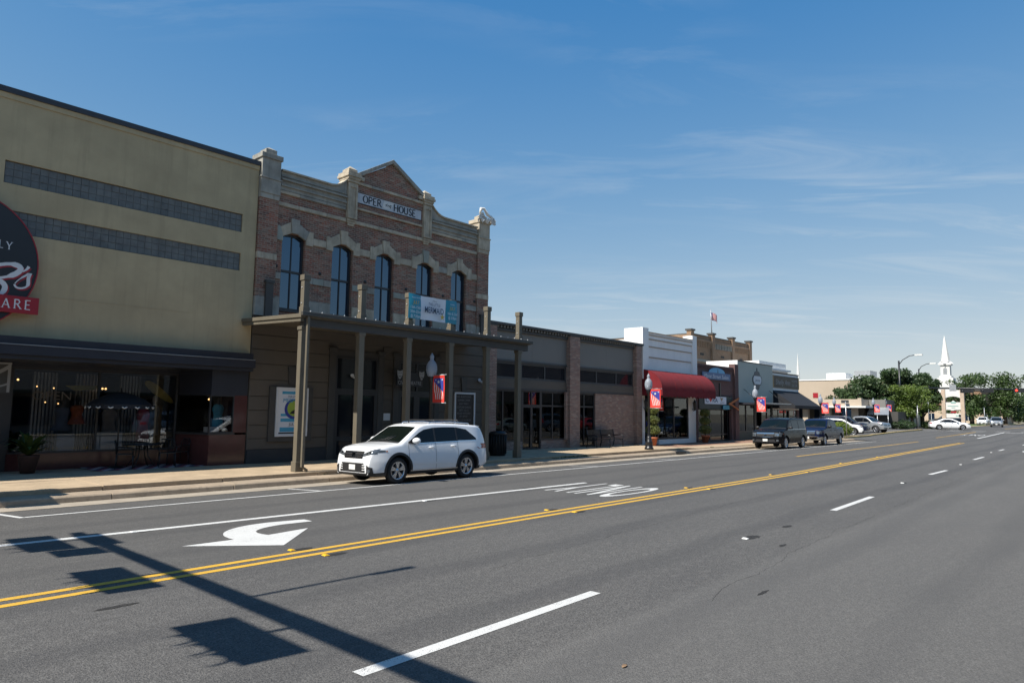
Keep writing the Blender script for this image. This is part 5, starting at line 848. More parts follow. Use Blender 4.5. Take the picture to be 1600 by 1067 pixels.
# ================================================================ street furniture
def lamp_post(x, y, z0, lab, loc=None, rng=0):
    t = thing('street_lamp', lab, 'street lamp', (x, y, z0), 'banner lamp posts along the kerb')
    part(t, 'base', M['black_metal'], lambda b: b.lathe([(0, z0), (.24, z0), (.24, z0+.10), (.20, z0+.13), (.19, z0+.34), (.21, z0+.36), (.14, z0+.44), (.13, z0+.62), (.08, z0+.74), (.0, z0+.74)], (x, y, 0), 16)); part(t, 'shaft', M['black_metal'], lambda b: b.lathe([(.075, z0+.7), (.062, z0+2.95), (.10, z0+2.98), (.11, z0+3.06), (.13, z0+3.12), (.13, z0+3.17)], (x, y, 0), 14))
    gl = part(t, 'globe', M['globe'], lambda b: b.lathe([(.11, z0+3.17), (.15, z0+3.21), (.19, z0+3.32), (.205, z0+3.43), (.20, z0+3.54), (.17, z0+3.65), (.12, z0+3.73), (.075, z0+3.77), (.065, z0+3.83), (.085, z0+3.88), (.075, z0+3.94), (.035, z0+4.0), (.01, z0+4.05), (0, z0+4.06)], (x, y, 0), 24)); part(gl, 'lamp_core', M['sign_white'], lambda b: b.lathe([(.05, z0+3.17), (.055, z0+3.4), (.03, z0+3.45), (0, z0+3.45)], (x, y, 0), 10))
    w, h, zt = .62, .98, z0+3.22-.02; za = zt-h; y1, y0 = y-.10, y-.10-w
    for zz in (zt+.02, za-.02): part(t, 'banner_rod', M['steel'], lambda b: (b.tube([(x, y, zz), (x, y0-.06, zz)], .014, 6), b.lathe([(0, -.03), (.03, 0), (0, .03)], (x, y0-.07, zz), 8)))
    # flag banner lies across the kerb line; print faces the oncoming traffic
    def P(u, v, d=0): return (x-.012-d+.03*math.sin(v*3.1)*math.sin(u*2.5), y1-u*w, za+v*h)
    def panel(b, poly, d): b.add([P(u, v, d) for u, v in poly], [tuple(range(len(poly)))])
    bn_ = part(t, 'banner', M['red_banner'], lambda b: b.add([P(i/8, j/8) for i in range(9) for j in range(9)], [(i*9+j, i*9+j+1, i*9+j+10, i*9+j+9) for i in range(8) for j in range(8)], True))
    def grid(b, f, n=8):
        vs = []
        for i in range(n+1):
            u = .10+.80*i/n; lo, hi = f(u); vs += [P(u, lo, .006), P(u, hi, .006)]
        b.add(vs, [(2*i, 2*i+1, 2*i+3, 2*i+2) for i in range(n)], True)
    part(bn_, 'blue_field', M['blue'], lambda b: grid(b, lambda u: (.78-.42*(u-.1)/.8, .90))); 
    def strp(b, k, white):
        vs = []
        for j in range(9):
            v = .12+.66*j/8; uc = .15+.155*k+.10*math.sin(v*7+.4)*(.9-v)+.10*(.78-v); top = .79-.43*(uc-.1)/.8
            vv = min(v, top); 
            for du in (-.030, .030): vs.append(P(min(.9, max(.1, uc+du)), min(vv, .79-.43*(min(.9, max(.1, uc+du))-.1)/.8), .007))
        b.add(vs, [(2*j, 2*j+1, 2*j+3, 2*j+2) for j in range(8)], True)
    for k in range(5): part(bn_, 'white_stripe', M['white'], lambda b: strp(b, k, True))
    for u, v, r in ((.48, .76, .085), (.80, .84, .06), (.76, .60, .07), (.25, .84, .035)):
        def st(b):
            pts = []
            for k in range(10):
                a = math.pi/2+math.pi*k/5; q = r*(1 if k % 2 == 0 else .4); pts.append(P(u+q*math.cos(a)*h/w, v+q*math.sin(a), .009))
            b.add([P(u, v, .009)]+pts, [(0, i+1, (i+1) % 10+1) for i in range(10)])
        part(bn_, 'white_star', M['white'], st)
    return t
t_ = NT('frosted_globe'); t_.p.inputs['Transmission Weight'].default_value = .45; M['globe'] = t_.done((.42, .46, .52), .30, IOR=1.25); M['red_banner'] = plain('banner_red', (.66, .045, .03), .6)
lamp_post(16.85, 19.1, .207, 'globe street lamp with flag banner behind the white parked car'); lamp_post(32.35, 19.1, .207, 'globe street lamp with flag banner in front of the red awning'); lamp_post(47.2, 19.35, .125, 'globe street lamp with flag banner before the sage shop'); lamp_post(67.4, 21.4, .1, 'globe street lamp with flag banner at the car park corner')
lamp_post(88.5, 26.5, .3, 'far street lamp with flag banner before the beige canopy'); lamp_post(97.5, 24.4, .4, 'far street lamp with flag banner beyond the parked white car'); lamp_post(103.5, 24.4, .45, 'farthest street lamp with flag banner left of the bright tree')
# litter bin
tb = thing('litter_bin', 'tall dark ribbed litter bin beside the last porch post', 'litter bin', (22.1, 20.6, .207)); mb = MB(); part(tb, 'drum', M['black_metal'], lambda b: b.lathe([(0, .21), (.34, .21), (.36, .30), (.37, 1.12), (.39, 1.14), (.39, 1.20), (.30, 1.26), (.12, 1.28)], (22.1, 20.6, 0), 24))
for k in range(20): a = 2*math.pi*k/20; part(tb, 'slat', M['black_metal'], lambda b: b.tube([(22.1+.375*math.cos(a), 20.6+.375*math.sin(a), .30), (22.1+.385*math.cos(a), 20.6+.385*math.sin(a), 1.12)], .022, 5))
# bench
bn = thing('bench', 'black metal mesh bench against the brick wall', 'bench', (32.6, 22.3, .207)); bx0, bx1 = 31.3, 33.9; zz = .207
for k in range(9): part(bn, 'seat_slat', M['black_metal'], lambda b: b.box(bx0, bx1, 21.75+k*.06, 21.79+k*.06, zz+.43, zz+.455))
for k in range(8): yy = 22.32+.03*k*.5; part(bn, 'back_slat', M['black_metal'], lambda b: b.box(bx0, bx1, yy, yy+.02, zz+.50+k*.058, zz+.545+k*.058))
for x in (bx0-.02, (bx0+bx1)/2, bx1):
    part(bn, 'leg', M['black_metal'], lambda b: b.tube([(x, 21.72, zz), (x, 21.76, zz+.42), (x, 22.3, zz+.42), (x, 22.42, zz)], .028, 7)); part(bn, 'arm', M['black_metal'], lambda b: b.tube([(x, 21.74, zz+.42), (x, 21.70, zz+.62), (x, 21.85, zz+.68), (x, 22.36, zz+.64)], .024, 7)); part(bn, 'back_post', M['black_metal'], lambda b: b.tube([(x, 22.30, zz+.42), (x, 22.42, zz+.98)], .024, 7))
# patio set before the olive shop
RX, RY, RZ = 8.75, 23.75, .207
def patch_rug(b):
    for i in range(20):
        for j in range(6):
            x = RX-1.6+i*.16; y = RY-.85+j*.28; b.k = (i+j*2) % 3; b.quad((x, y, RZ+.006), (x+.158, y, RZ+.006), (x+.158, y+.278, RZ+.006), (x, y+.278, RZ+.006))
mb = MB(); patch_rug(mb); rg = tag(mesh_obj('rug', mb, [plain('rug_red', (.22, .03, .05), .9), plain('rug_white', (.40, .36, .38), .9), plain('rug_dark', (.05, .04, .07), .9)]), 'red and white patterned rug under the patio table', 'rug')
tt = thing('patio_table', 'round black metal patio table on the rug', 'table', (RX-.1, RY, RZ)); part(tt, 'tabletop', M['black_metal'], lambda b: b.lathe([(0, RZ+.74), (.55, RZ+.74), (.56, RZ+.71), (0, RZ+.70)], (RX-.1, RY, 0), 28))
for k in range(4): a = math.pi/4+k*math.pi/2; part(tt, 'leg', M['black_metal'], lambda b: b.tube([(RX-.1+.15*math.cos(a), RY+.15*math.sin(a), RZ+.70), (RX-.1+.2*math.cos(a), RY+.2*math.sin(a), RZ+.35), (RX-.1+.46*math.cos(a), RY+.46*math.sin(a), RZ+.01)], .016, 6))
um = thing('patio_umbrella', 'open black patio umbrella with white patterned hem', 'umbrella', (7.95, RY+.1, RZ)); part(um, 'pole', M['black_metal'], lambda b: b.tube([(7.95, RY+.1, RZ), (7.95, RY+.1, 2.72)], .022, 8)); part(um, 'foot', M['black_metal'], lambda b: b.lathe([(0, RZ+.08), (.2, RZ+.06), (.24, RZ)], (7.95, RY+.1, 0), 16))
part(um, 'canopy', M['black_canvas'], lambda b: b.lathe([(0, 2.60), (.35, 2.52), (.7, 2.36), (.92, 2.20)], (7.95, RY+.1, 0), 16, 'z', False)); part(um, 'hem', M['black_canvas'], lambda b: b.lathe([(.921, 2.20), (.94, 2.06)], (7.95, RY+.1, 0), 16, 'z', False))
for k in range(16): a = 2*math.pi*(k+.5)/16; part(um, 'hem_flower', M['white'], lambda b: b.tube([(7.95+.945*math.cos(a)-.07*math.sin(a), RY+.1+.945*math.sin(a)+.07*math.cos(a), 2.12), (7.95+.95*math.cos(a), RY+.1+.95*math.sin(a), 2.08), (7.95+.945*math.cos(a)+.07*math.sin(a), RY+.1+.945*math.sin(a)-.07*math.cos(a), 2.12)], .022, 5))
def pchair(x, y, rot, lab):
    t = thing('patio_chair', lab, 'chair', (x, y, RZ), 'black patio chairs'); c, s = math.cos(rot), math.sin(rot)
    def tr(p): return (x+p[0]*c-p[1]*s, y+p[0]*s+p[1]*c, RZ+p[2])
    part(t, 'seat', M['black_metal'], lambda b: b.add([tr(p) for p in ((-.23, -.23, .43), (.23, -.23, .43), (.23, .23, .43), (-.23, .23, .43), (-.23, -.23, .46), (.23, -.23, .46), (.23, .23, .46), (-.23, .23, .46))], [(3, 2, 1, 0), (4, 5, 6, 7), (0, 1, 5, 4), (1, 2, 6, 5), (2, 3, 7, 6), (3, 0, 4, 7)]))
    for a, b_ in ((-.22, -.22), (.22, -.22), (-.22, .22), (.22, .22)): part(t, 'leg', M['black_metal'], lambda b: b.tube([tr((a*1.1, b_*1.1, 0)), tr((a, b_, .44))], .014, 6))
    part(t, 'back_frame', M['black_metal'], lambda b: b.tube([tr(p) for p in ((-.22, .22, .44), (-.24, .27, .78), (-.15, .29, .88), (.15, .29, .88), (.24, .27, .78), (.22, .22, .44))], .014, 6))
    for k in range(4): part(t, 'back_bar', M['black_metal'], lambda b: b.tube([tr((-.13+k*.087, .24, .46)), tr((-.13+k*.087, .285, .87))], .008, 5))
    for a in (-.24, .24): part(t, 'arm', M['black_metal'], lambda b: b.tube([tr((a, .25, .66)), tr((a*1.08, -.05, .66)), tr((a*1.05, -.2, .60)), tr((a, -.22, .44))], .013, 6))
pchair(8.05, 23.45, 1.2, 'black metal patio chair left of the round table'); pchair(9.3, 23.4, -.3, 'black metal patio chair right of the round table'); pchair(9.85, 23.9, -1.4, 'black metal patio chair farthest right on the rug')
fn = thing('potted_fern', 'bushy fern in a terracotta pot at the shop door', 'plant', (5.55, 23.6, RZ)); rnd = random.Random(3)
part(fn, 'pot', M['dark_pot'], lambda b: b.lathe([(0, RZ), (.18, RZ), (.26, RZ+.45), (.28, RZ+.5), (.24, RZ+.5), (0, RZ+.44)], (5.55, 23.6, 0), 18))  # terracotta darkened in its colour, as the pot stands in shade
for k in range(46):
    a = rnd.uniform(0, 6.28); L = rnd.uniform(.5, .85); up = rnd.uniform(.35, .95); pts = [(5.55+math.cos(a)*L*u, 23.6+math.sin(a)*L*u, RZ+.48+up*u*1.5-up*1.35*u*u*L) for u in (0, .25, .5, .75, 1)]
    def fr(b):
        vs = []; px, py = -math.sin(a), math.cos(a)
        for i, p in enumerate(pts): w = (.02, .05, .06, .045, .006)[i]; vs += [(p[0]+px*w, p[1]+py*w, p[2]), (p[0]-px*w, p[1]-py*w, p[2])]
        b.add(vs, [(2*i, 2*i+2, 2*i+3, 2*i+1) for i in range(4)])
    part(fn, 'frond', M['leaf_mid'], fr)
lf = thing('dry_leaf', 'dry brown leaf lying on the near lane', 'leaf', (5.15, 3.3, .004)); part(lf, 'blade', plain('leaf_brown', (.22, .14, .08), .8), lambda b: b.add([(5.11, 3.29, .006), (5.14, 3.275, .014), (5.18, 3.285, .010), (5.20, 3.31, .006), (5.17, 3.32, .015), (5.13, 3.31, .012)], [(0, 1, 2, 3, 4, 5)])); part(lf, 'stalk', M['bark'], lambda b: b.tube([(5.20, 3.31, .008), (5.22, 3.32, .006)], .002, 4))
# weeds in the step
mb = MB(); leaf_mb(mb, [(25.2, 18.79, .12, 1.6, .05, .05), (12.3, 18.8, .12, .15, .05, .06), (39.2, 18.79, .12, .3, .04, .05)], 260, .035, random.Random(8)); wd = stuff(mesh_obj('weeds', mb, M['leaf_mid'])); tag(wd, 'small green weeds growing along the kerb step', 'weeds')
# ================================================================ vehicles (built at the origin, facing +X)
M['tyre'] = paint('tyre', (.018, .018, .019), .8, .2, 8, world=False); M['rim'] = plain('alloy', (.62, .63, .65), .22, Metallic=.9); M['chrome'] = plain('chrome', (.80, .80, .82), .08, Metallic=1.0)
M['carglass'] = plain('car_glass', (.003, .004, .006), .03, IOR=1.36); M['trim'] = plain('black_trim', (.018, .018, .02), .55); M['lamp_clear'] = plain('lamp_clear', (.12, .135, .15), .10, Metallic=.4); M['lamp_red'] = plain('lamp_red', (.28, .008, .010), .12); M['plate'] = plain('plate', (.68, .68, .66), .5); M['seam'] = plain('seam', (.03, .03, .032), .7); M['amber'] = plain('lamp_amber', (.45, .12, .02), .2)
def interp(pts, x):
    if x <= pts[0][0]: return pts[0][1]
    for (a, b), (c, d) in zip(pts, pts[1:]):
        if x <= c: return b+(d-b)*(x-a)/(c-a) if c > a else d
    return pts[-1][1]
def smooth(pts, x, w=.05): return sum(interp(pts, x+w*k/3) for k in range(-3, 4))/7
SEC = [(.15, .90), (.30, .96), (.45, .99), (.58, 1.0), (.80, .975), (1.0, .930)]
STY = {
 'crossover': dict(L0=2.345, L1=-2.43, ax=(1.395, -1.395), R=.385, W=.965, track=.80,
   top=[(-2.43, .70), (-2.42, .98), (-2.38, 1.16), (-2.28, 1.42), (-2.17, 1.61), (-2.0, 1.66), (-1.0, 1.72), (-.1, 1.735), (.30, 1.71), (.52, 1.645), (1.28, 1.165), (1.75, 1.115), (2.08, 1.05), (2.25, .965), (2.325, .80), (2.345, .52)],
   bot=[(-2.43, .42), (-2.25, .36), (-1.9, .27), (1.85, .24), (2.2, .24), (2.345, .30)], belt=1.12, roof=1.72, rw=.76, side_top=1.60,
   wins=[((-.02, 1.02), [(-.02, 1.605), (.35, 1.55), (.58, 1.45), (1.02, 1.19)], 1.155), ((-.95, -.09), [(-.95, 1.615), (-.5, 1.62), (-.09, 1.61)], 1.175), ((-1.86, -1.02), [(-1.86, 1.25), (-1.68, 1.38), (-1.45, 1.54), (-1.02, 1.61)], 1.205)],
   ws=(.53, 1.24, .78, .86), seams=[(1.02, .35, 1.14), (-.05, .30, 1.16), (-.985, .62, 1.19)], handles=[(.14, 1.02), (-.78, 1.04)], mirror=(.84, 1.21), lights=(.46, .86, .80, .95), grille=(.47, .74, .95), lower=(.60, .36, .62), rails=True, spoiler=True, tail=(.62, .92, .92, 1.08), spokes=5, rimr=.255, arch='trim'),
 'boxy': dict(L0=2.50, L1=-2.72, ax=(1.52, -1.50), R=.40, W=1.0, track=.84,
   top=[(-2.72, .75), (-2.70, 1.10), (-2.60, 1.5), (-2.48, 1.85), (-2.35, 1.90), (-1.0, 1.945), (.0, 1.94), (.45, 1.88), (.62, 1.82), (1.25, 1.30), (1.40, 1.25), (2.15, 1.17), (2.40, 1.08), (2.47, .85), (2.50, .60)],
   bot=[(-2.72, .45), (-2.4, .38), (2.1, .32), (2.50, .40)], belt=1.20, roof=1.93, rw=.78, side_top=1.82,
   wins=[((.30, 1.10), [(.30, 1.74), (.6, 1.66), (1.10, 1.26)], 1.235), ((-.85, .22), [(-.85, 1.78), (.22, 1.76)], 1.235), ((-2.28, -.95), [(-2.28, 1.74), (-.95, 1.78)], 1.235)],
   ws=(.64, 1.22, .84, .93), seams=[(1.15, .45, 1.22), (.26, .42, 1.24), (-.90, .6, 1.24)], handles=[(.45, 1.08), (-.70, 1.08)], mirror=(1.0, 1.32), lights=(.58, .93, .80, 1.02), grille=(.56, .76, 1.02), lower=(.66, .46, .62), rails=True, spoiler=False, tail=(.70, .96, 1.0, 1.4), spokes=6, rimr=.27, arch='body'),
 'pickup': dict(L0=2.65, L1=-3.05, ax=(1.72, -1.80), R=.40, W=1.0, track=.84,
   top=[(-3.05, .70), (-3.04, 1.24), (-3.0, 1.27), (-1.12, 1.27), (-1.10, 1.35), (-1.02, 1.72), (-.90, 1.84), (-.3, 1.90), (.35, 1.88), (.62, 1.80), (1.30, 1.30), (1.45, 1.26), (2.30, 1.17), (2.56, 1.08), (2.62, .85), (2.65, .60)],
   bot=[(-3.05, .55), (-2.8, .48), (2.3, .38), (2.65, .42)], belt=1.22, roof=1.90, rw=.77, side_top=1.78,
   wins=[((.28, 1.14), [(.28, 1.71), (.6, 1.63), (1.14, 1.27)], 1.245), ((-.80, .20), [(-.80, 1.70), (.20, 1.73)], 1.245)],
   ws=(.66, 1.26, .83, .92), seams=[(1.18, .45, 1.24), (.24, .42, 1.24), (-.86, .42, 1.24), (-1.13, .5, 1.25)], handles=[(.42, 1.08), (-.62, 1.08)], mirror=(1.02, 1.33), lights=(.62, .94, .84, 1.02), grille=(.55, .74, 1.04), lower=(.7, .45, .60), rails=False, spoiler=False, tail=(.72, .96, .95, 1.2), spokes=6, rimr=.26, arch='body'),
 'sedan': dict(L0=2.30, L1=-2.40, ax=(1.38, -1.32), R=.325, W=.90, track=.77,
   top=[(-2.40, .65), (-2.38, .90), (-2.25, 1.04), (-1.85, 1.08), (-1.65, 1.13), (-.95, 1.38), (-.55, 1.44), (.0, 1.455), (.30, 1.41), (1.10, 1.02), (1.25, .97), (1.9, .88), (2.15, .78), (2.27, .62), (2.30, .48)],
   bot=[(-2.40, .36), (-2.1, .28), (-1.8, .22), (1.9, .20), (2.30, .26)], belt=.94, roof=1.44, rw=.66, side_top=1.36,
   wins=[((.10, .92), [(.10, 1.33), (.35, 1.25), (.92, .99)], .965), ((-.72, .05), [(-.72, 1.32), (-.3, 1.35), (.05, 1.33)], .975), ((-1.25, -.77), [(-1.25, 1.07), (-.77, 1.30)], .985)],
   ws=(.34, 1.08, .70, .78), seams=[(.95, .3, .96), (.08, .3, .97), (-.76, .55, .98)], handles=[(.22, .88), (-.60, .90)], mirror=(.80, 1.02), lights=(.45, .80, .60, .74), grille=(.42, .55, .68), lower=(.55, .30, .45), rails=False, spoiler=False, tail=(.45, .85, .78, .95), spokes=7, rimr=.22, arch='body'),
}
def make_car(style, paintm, name, label, cat, lower=None):
    S = STY[style]; T = thing(name, label, cat, (0, 0, 0)); Wd = S['W']; belt = S['belt']; roof = S['roof']
    def plan(x):
        f = max(0, (x-(S['L0']-.75))/.75); r = max(0, ((S['L1']+.8)-x)/.8); return 1-.20*f**2.4-.19*r**2.4
    def hw(x, z):
        if z <= belt:
            k = interp([(a*belt/1.0 if a > .5 else a, b) for a, b in SEC], z)
        else: k = .930+(S['rw']-.930)*((z-belt)/(roof-belt))
        bul = 0
        for a in S['ax']: bul += .022*math.exp(-((x-a)/.42)**2-((z-.62)/.25)**2)
        return (Wd*k+bul)*plan(x)
    xs = [S['L1'], S['L1']+.015, S['L1']+.05] + [S['L1']+.1+i*(S['L0']-S['L1']-.2)/58 for i in range(59)] + [S['L0']-.05, S['L0']-.02, S['L0']]
    for x, _ in S['top']: xs.append(x)
    xs = sorted(set(round(v, 3) for v in xs)); rings = []; NS = 13
    for x in xs:
        zt = smooth(S['top'], x, .035 if style != 'pickup' else .02); zb = smooth(S['bot'], x); ring = []
        rr = .10 if zt < belt+.25 else .075; rr = min(rr, (zt-zb)*.3)
        ring.append((0, zb))
        for k in range(NS+1):
            z = zb+(zt-rr-zb)*k/NS; y = hw(x, z)
            if k == 0: y -= .03
            ring.append((y, z))
        y1 = hw(x, zt-rr); 
        for a in (30, 60, 85): ring.append((y1-rr*1.15*(1-math.cos(math.radians(a))), zt-rr+rr*math.sin(math.radians(a))))
        ye, ze = ring[-1]
        for k in range(1, 6): u = 1-k/5; ring.append((ye*u, ze+(.030 if zt > belt+.2 else .024)*(1-u*u)))
        rings.append((x, ring))
    n = len(rings[0][1]); mb = MB(); vs = []
    for x, ring in rings:
        full = ring + [(-y, z) for y, z in ring[-2:0:-1]]; vs += [(x, y, z) for y, z in full]
    m = 2*n-2
    mb.add(vs, [(i*m+j, i*m+(j+1) % m, (i+1)*m+(j+1) % m, (i+1)*m+j) for i in range(len(rings)-1) for j in range(m)], True)
    mb.add([vs[j] for j in range(m)], [tuple(range(m))[::-1]]); mb.add([vs[(len(rings)-1)*m+j] for j in range(m)], [tuple(range(m))])
    bvh = BVHTree.FromPolygons([Vector(v) for v in mb.v], mb.f)
    # body with wheel wells cut out
    me = bpy.data.meshes.new('body'); me.from_pydata(mb.v, [], mb.f); bm = bmesh.new(); bm.from_mesh(me); bmesh.ops.remove_doubles(bm, verts=bm.verts, dist=.0005); bmesh.ops.recalc_face_normals(bm, faces=bm.faces); bm.to_mesh(me); bm.free()
    tmp = bpy.data.objects.new('tmp_body', me); COL.objects.link(tmp)
    cut = MB()
    for a in S['ax']:
        for sgn in (-1, 1):
            y0, y1 = (Wd-.42, Wd+.2) if sgn > 0 else (-Wd-.2, -Wd+.42); cut.lathe([(0, y0), (S['R']+.065, y0), (S['R']+.065, y1), (0, y1)], (a, 0, S['R']+.01), 40, 'y', False)
    cme = bpy.data.meshes.new('cut'); cme.from_pydata(cut.v, [], cut.f); bm = bmesh.new(); bm.from_mesh(cme); bmesh.ops.remove_doubles(bm, verts=bm.verts, dist=.0005); bmesh.ops.recalc_face_normals(bm, faces=bm.faces); bm.to_mesh(cme); bm.free()
    co = bpy.data.objects.new('tmp_cut', cme); COL.objects.link(co)
    md = tmp.modifiers.new('b', 'BOOLEAN'); md.operation = 'DIFFERENCE'; md.object = co; md.solver = 'EXACT'
    dg = bpy.context.evaluated_depsgraph_get(); res = bpy.data.meshes.new_from_object(tmp.evaluated_get(dg)); bpy.data.objects.remove(tmp); bpy.data.objects.remove(co)
    res.materials.clear(); res.materials.append(paintm); res.materials.append(lower or M['trim']); res.materials.append(M['trim'])
    for p in res.polygons:
        p.use_smooth = True; c = p.center; r_ = min(math.hypot(c.x-a, c.z-S['R']-.01) for a in S['ax']); p.material_index = 0
        if r_ < S['R']+.0665 and abs(p.normal.y) < .98 and abs(c.y) < hw(c.x, c.z)-.004: p.material_index = 2
        elif abs(c.y) < Wd-.35 and c.z < S['R']*2 and abs(p.normal.y) > .95: p.material_index = 2
        elif c.z < .34 and style == 'crossover': p.material_index = 2
        elif lower is not None and c.z < .62: p.material_index = 1
    # keep the body rigid but crisp where it folds
    bm = bmesh.new(); bm.from_mesh(res)
    for e in bm.edges:
        if len(e.link_faces) == 2 and e.calc_face_angle(0) > math.radians(38): e.smooth = False
    bm.to_mesh(res); bm.free()
    body = bpy.data.objects.new('body', res); COL.objects.link(body); body.parent = T; ORG[body] = Vector((0, 0, 0))
    def patch(nm, mat, f, nu, nv, d, off=.005, parent=T):
        d = Vector(d).normalized(); g = []
        for i in range(nu+1):
            for j in range(nv+1):
                o = Vector(f(i/nu, j/nv)); h, nr, _, _ = bvh.ray_cast(o-d*6, d)
                if h is None: g.append(None)
                else:
                    if nr.dot(d) > 0: nr = -nr
                    g.append(h+nr*off)
        mb = MB(); idx = {}; 
        for k, p in enumerate(g):
            if p is not None: idx[k] = len(idx)
        fs = []
        for i in range(nu):
            for j in range(nv):
                q = [i*(nv+1)+j, (i+1)*(nv+1)+j, (i+1)*(nv+1)+j+1, i*(nv+1)+j+1]
                if all(g[k] is not None for k in q): fs.append(tuple(idx[k] for k in q))
        mb.add([p for p in g if p is not None], fs, True); return mesh_obj(nm, mb, mat, parent)
    for sgn in (-1, 1):
        D = (0, -sgn, 0)
        for (x0, x1), up, lo in S['wins']:
            patch('side_window', M['carglass'], lambda u, v: (x0+(x1-x0)*u, 0, lo+(interp(up, x0+(x1-x0)*u)-lo)*v), 14, 5, D, .006)
        W_ = S['wins']
        for (wa, upa, loa), (wb, upb, lob) in zip(W_, W_[1:]):
            xa, xb_ = wb[1], wa[0]; patch('pillar_trim', M['trim'], lambda u, v: (xa-.004+(xb_-xa+.008)*u, 0, min(loa, lob)+(min(interp(upa, xb_), interp(upb, xa))-min(loa, lob))*v), 2, 5, D, .0045)
        xe, xs_ = W_[-1][0][0], W_[0][0][1]
        patch('belt_moulding', M['chrome'] if style != 'pickup' else M['trim'], lambda u, v: (xe+(xs_-xe)*u, 0, W_[-1][2]+(W_[0][2]-W_[-1][2])*u-.022+.018*v), 24, 1, D, .007)
        for x, z0, z1 in S['seams']: patch('door_seam', M['seam'], lambda u, v: (x-.005+.01*u, 0, z0+(z1-z0)*v), 1, 10, D, .0025)
        for x, z in S['handles']:
            h, nr, _, _ = bvh.ray_cast(Vector((x, sgn*6, z)), Vector(D)); part(T, 'door_handle', paintm if style == 'crossover' else M['trim'], lambda b: b.tube([(x-.11, h.y, z), (x-.07, h.y+sgn*.045, z+.005), (x+.05, h.y+sgn*.045, z+.005), (x+.09, h.y, z)], [.014, .018, .018, .014], 8))
        mx, mz = S['mirror']; h, nr, _, _ = bvh.ray_cast(Vector((mx, sgn*6, mz)), Vector(D)); yy = h.y+sgn*.16
        mr = part(T, 'mirror', paintm if style in ('crossover', 'sedan') else M['trim'], lambda b: b.add([(mx+(q[0]*.12-.02), yy+q[1]*.15, mz+.02+q[2]*.095) for q in [(math.cos(a)*math.cos(e), math.sin(a)*math.cos(e), math.sin(e)) for e in [math.radians(t_) for t_ in (-85, -50, -15, 20, 55, 85)] for a in [2*math.pi*k/12 for k in range(12)]]], [(i*12+k, i*12+(k+1) % 12, (i+1)*12+(k+1) % 12, (i+1)*12+k) for i in range(5) for k in range(12)], True)); part(mr, 'mirror_stalk', M['trim'], lambda b: b.tube([(mx, h.y-sgn*.02, mz-.04), (mx-.01, yy-sgn*.03, mz-.05)], [.035, .03], 8))
        patch('rocker_crease', paintm, lambda u, v: (S['ax'][1]+.5+(S['ax'][0]-S['ax'][1]-1.0)*u, 0, .50+.05*u+.05*v), 12, 2, D, .012)
        y0, y1, z0, z1 = S['lights']
        fl_ = patch('headlight', M['lamp_clear'], lambda u, v: (0, sgn*(y0+(y1-y0)*u), z0+(z1-z0)*(v*(.55+.45*u) if style == 'crossover' else v)+(.08*u if style in ('crossover', 'sedan') else 0)), 12, 5, (-1, 0, 0), .006)
        patch('headlight_lens', M['chrome'], lambda u, v: (0, sgn*(y0+(y1-y0)*(.30+.16*u)), z0+(z1-z0)*(.25+.35*v)+(.03 if style in ('crossover', 'sedan') else 0)), 3, 3, (-1, 0, 0), .010, fl_); patch('headlight_lens', M['chrome'], lambda u, v: (0, sgn*(y0+(y1-y0)*(.58+.16*u)), z0+(z1-z0)*(.30+.35*v)+(.045 if style in ('crossover', 'sedan') else 0)), 3, 3, (-1, 0, 0), .010, fl_)
        patch('side_lamp', M['lamp_clear'], lambda u, v: (S['L0']-.14-.34*u, 0, z0+.07+(z1-z0)*(.25+.7*v)*(1-.6*u)+.05*u), 8, 3, D, .006)
        patch('marker_lamp', M['amber'], lambda u, v: (S['L0']-.49-.06*u, 0, z0+.13+.035*v), 2, 2, D, .007)
        ty0, ty1, tz0, tz1 = S['tail']; patch('tail_lamp', M['lamp_red'], lambda u, v: (0, sgn*(ty0+(ty1-ty0)*u), tz0+(tz1-tz0)*v), 6, 3, (1, 0, 0), .006); patch('tail_lamp', M['lamp_red'], lambda u, v: (S['L1']+.05+.22*u, 0, tz0+(tz1-tz0)*(v*.9+.05)), 5, 3, D, .007)
        if style == 'crossover':
            patch('fog_lamp_recess', M['trim'], lambda u, v: (0, sgn*(.66+.16*u), .34+.24*v*(1-.35*u)), 6, 5, (-1, 0, 0), .006); patch('fog_lamp', M['lamp_clear'], lambda u, v: (0, sgn*(.69+.09*u), .37+.07*v), 4, 3, (-1, 0, 0), .012)
            patch('sill_trim', M['trim'], lambda u, v: (-.98+1.96*u, 0, .27+.08*v), 12, 2, D, .010); patch('chrome_strip', M['chrome'], lambda u, v: (-.95+1.9*u, 0, .352+.018*v), 12, 1, D, .012)
        elif style != 'sedan': patch('fog_lamp', M['lamp_clear'], lambda u, v: (0, sgn*(.70+.13*u), .50+.11*v), 4, 3, (-1, 0, 0), .008)
        for a in S['ax']:
            if S['arch'] == 'trim': 
                patch('arch_trim', M['trim'], lambda u, v: (a+(S['R']+.055+.075*v)*math.cos(math.radians(-22+224*u)), 0, S['R']+.01+(S['R']+.055+.075*v)*math.sin(math.radians(-22+224*u))), 26, 2, D, .009)
            yw = sgn*S['track']; R = S['R']; wt = .115; rr = S['rimr']
            wh = part(T, 'wheel', M['tyre'], lambda b: b.lathe([(rr-.01, -wt+.02), (rr+.02, -wt), (R-.05, -wt), (R-.012, -wt+.03), (R, -wt*.5), (R, wt*.5), (R-.012, wt-.03), (R-.05, wt), (rr+.02, wt), (rr-.01, wt-.02)], (a, yw, R), 36, 'y')); ys = sgn
            ro = yw+ys*(wt-.012)
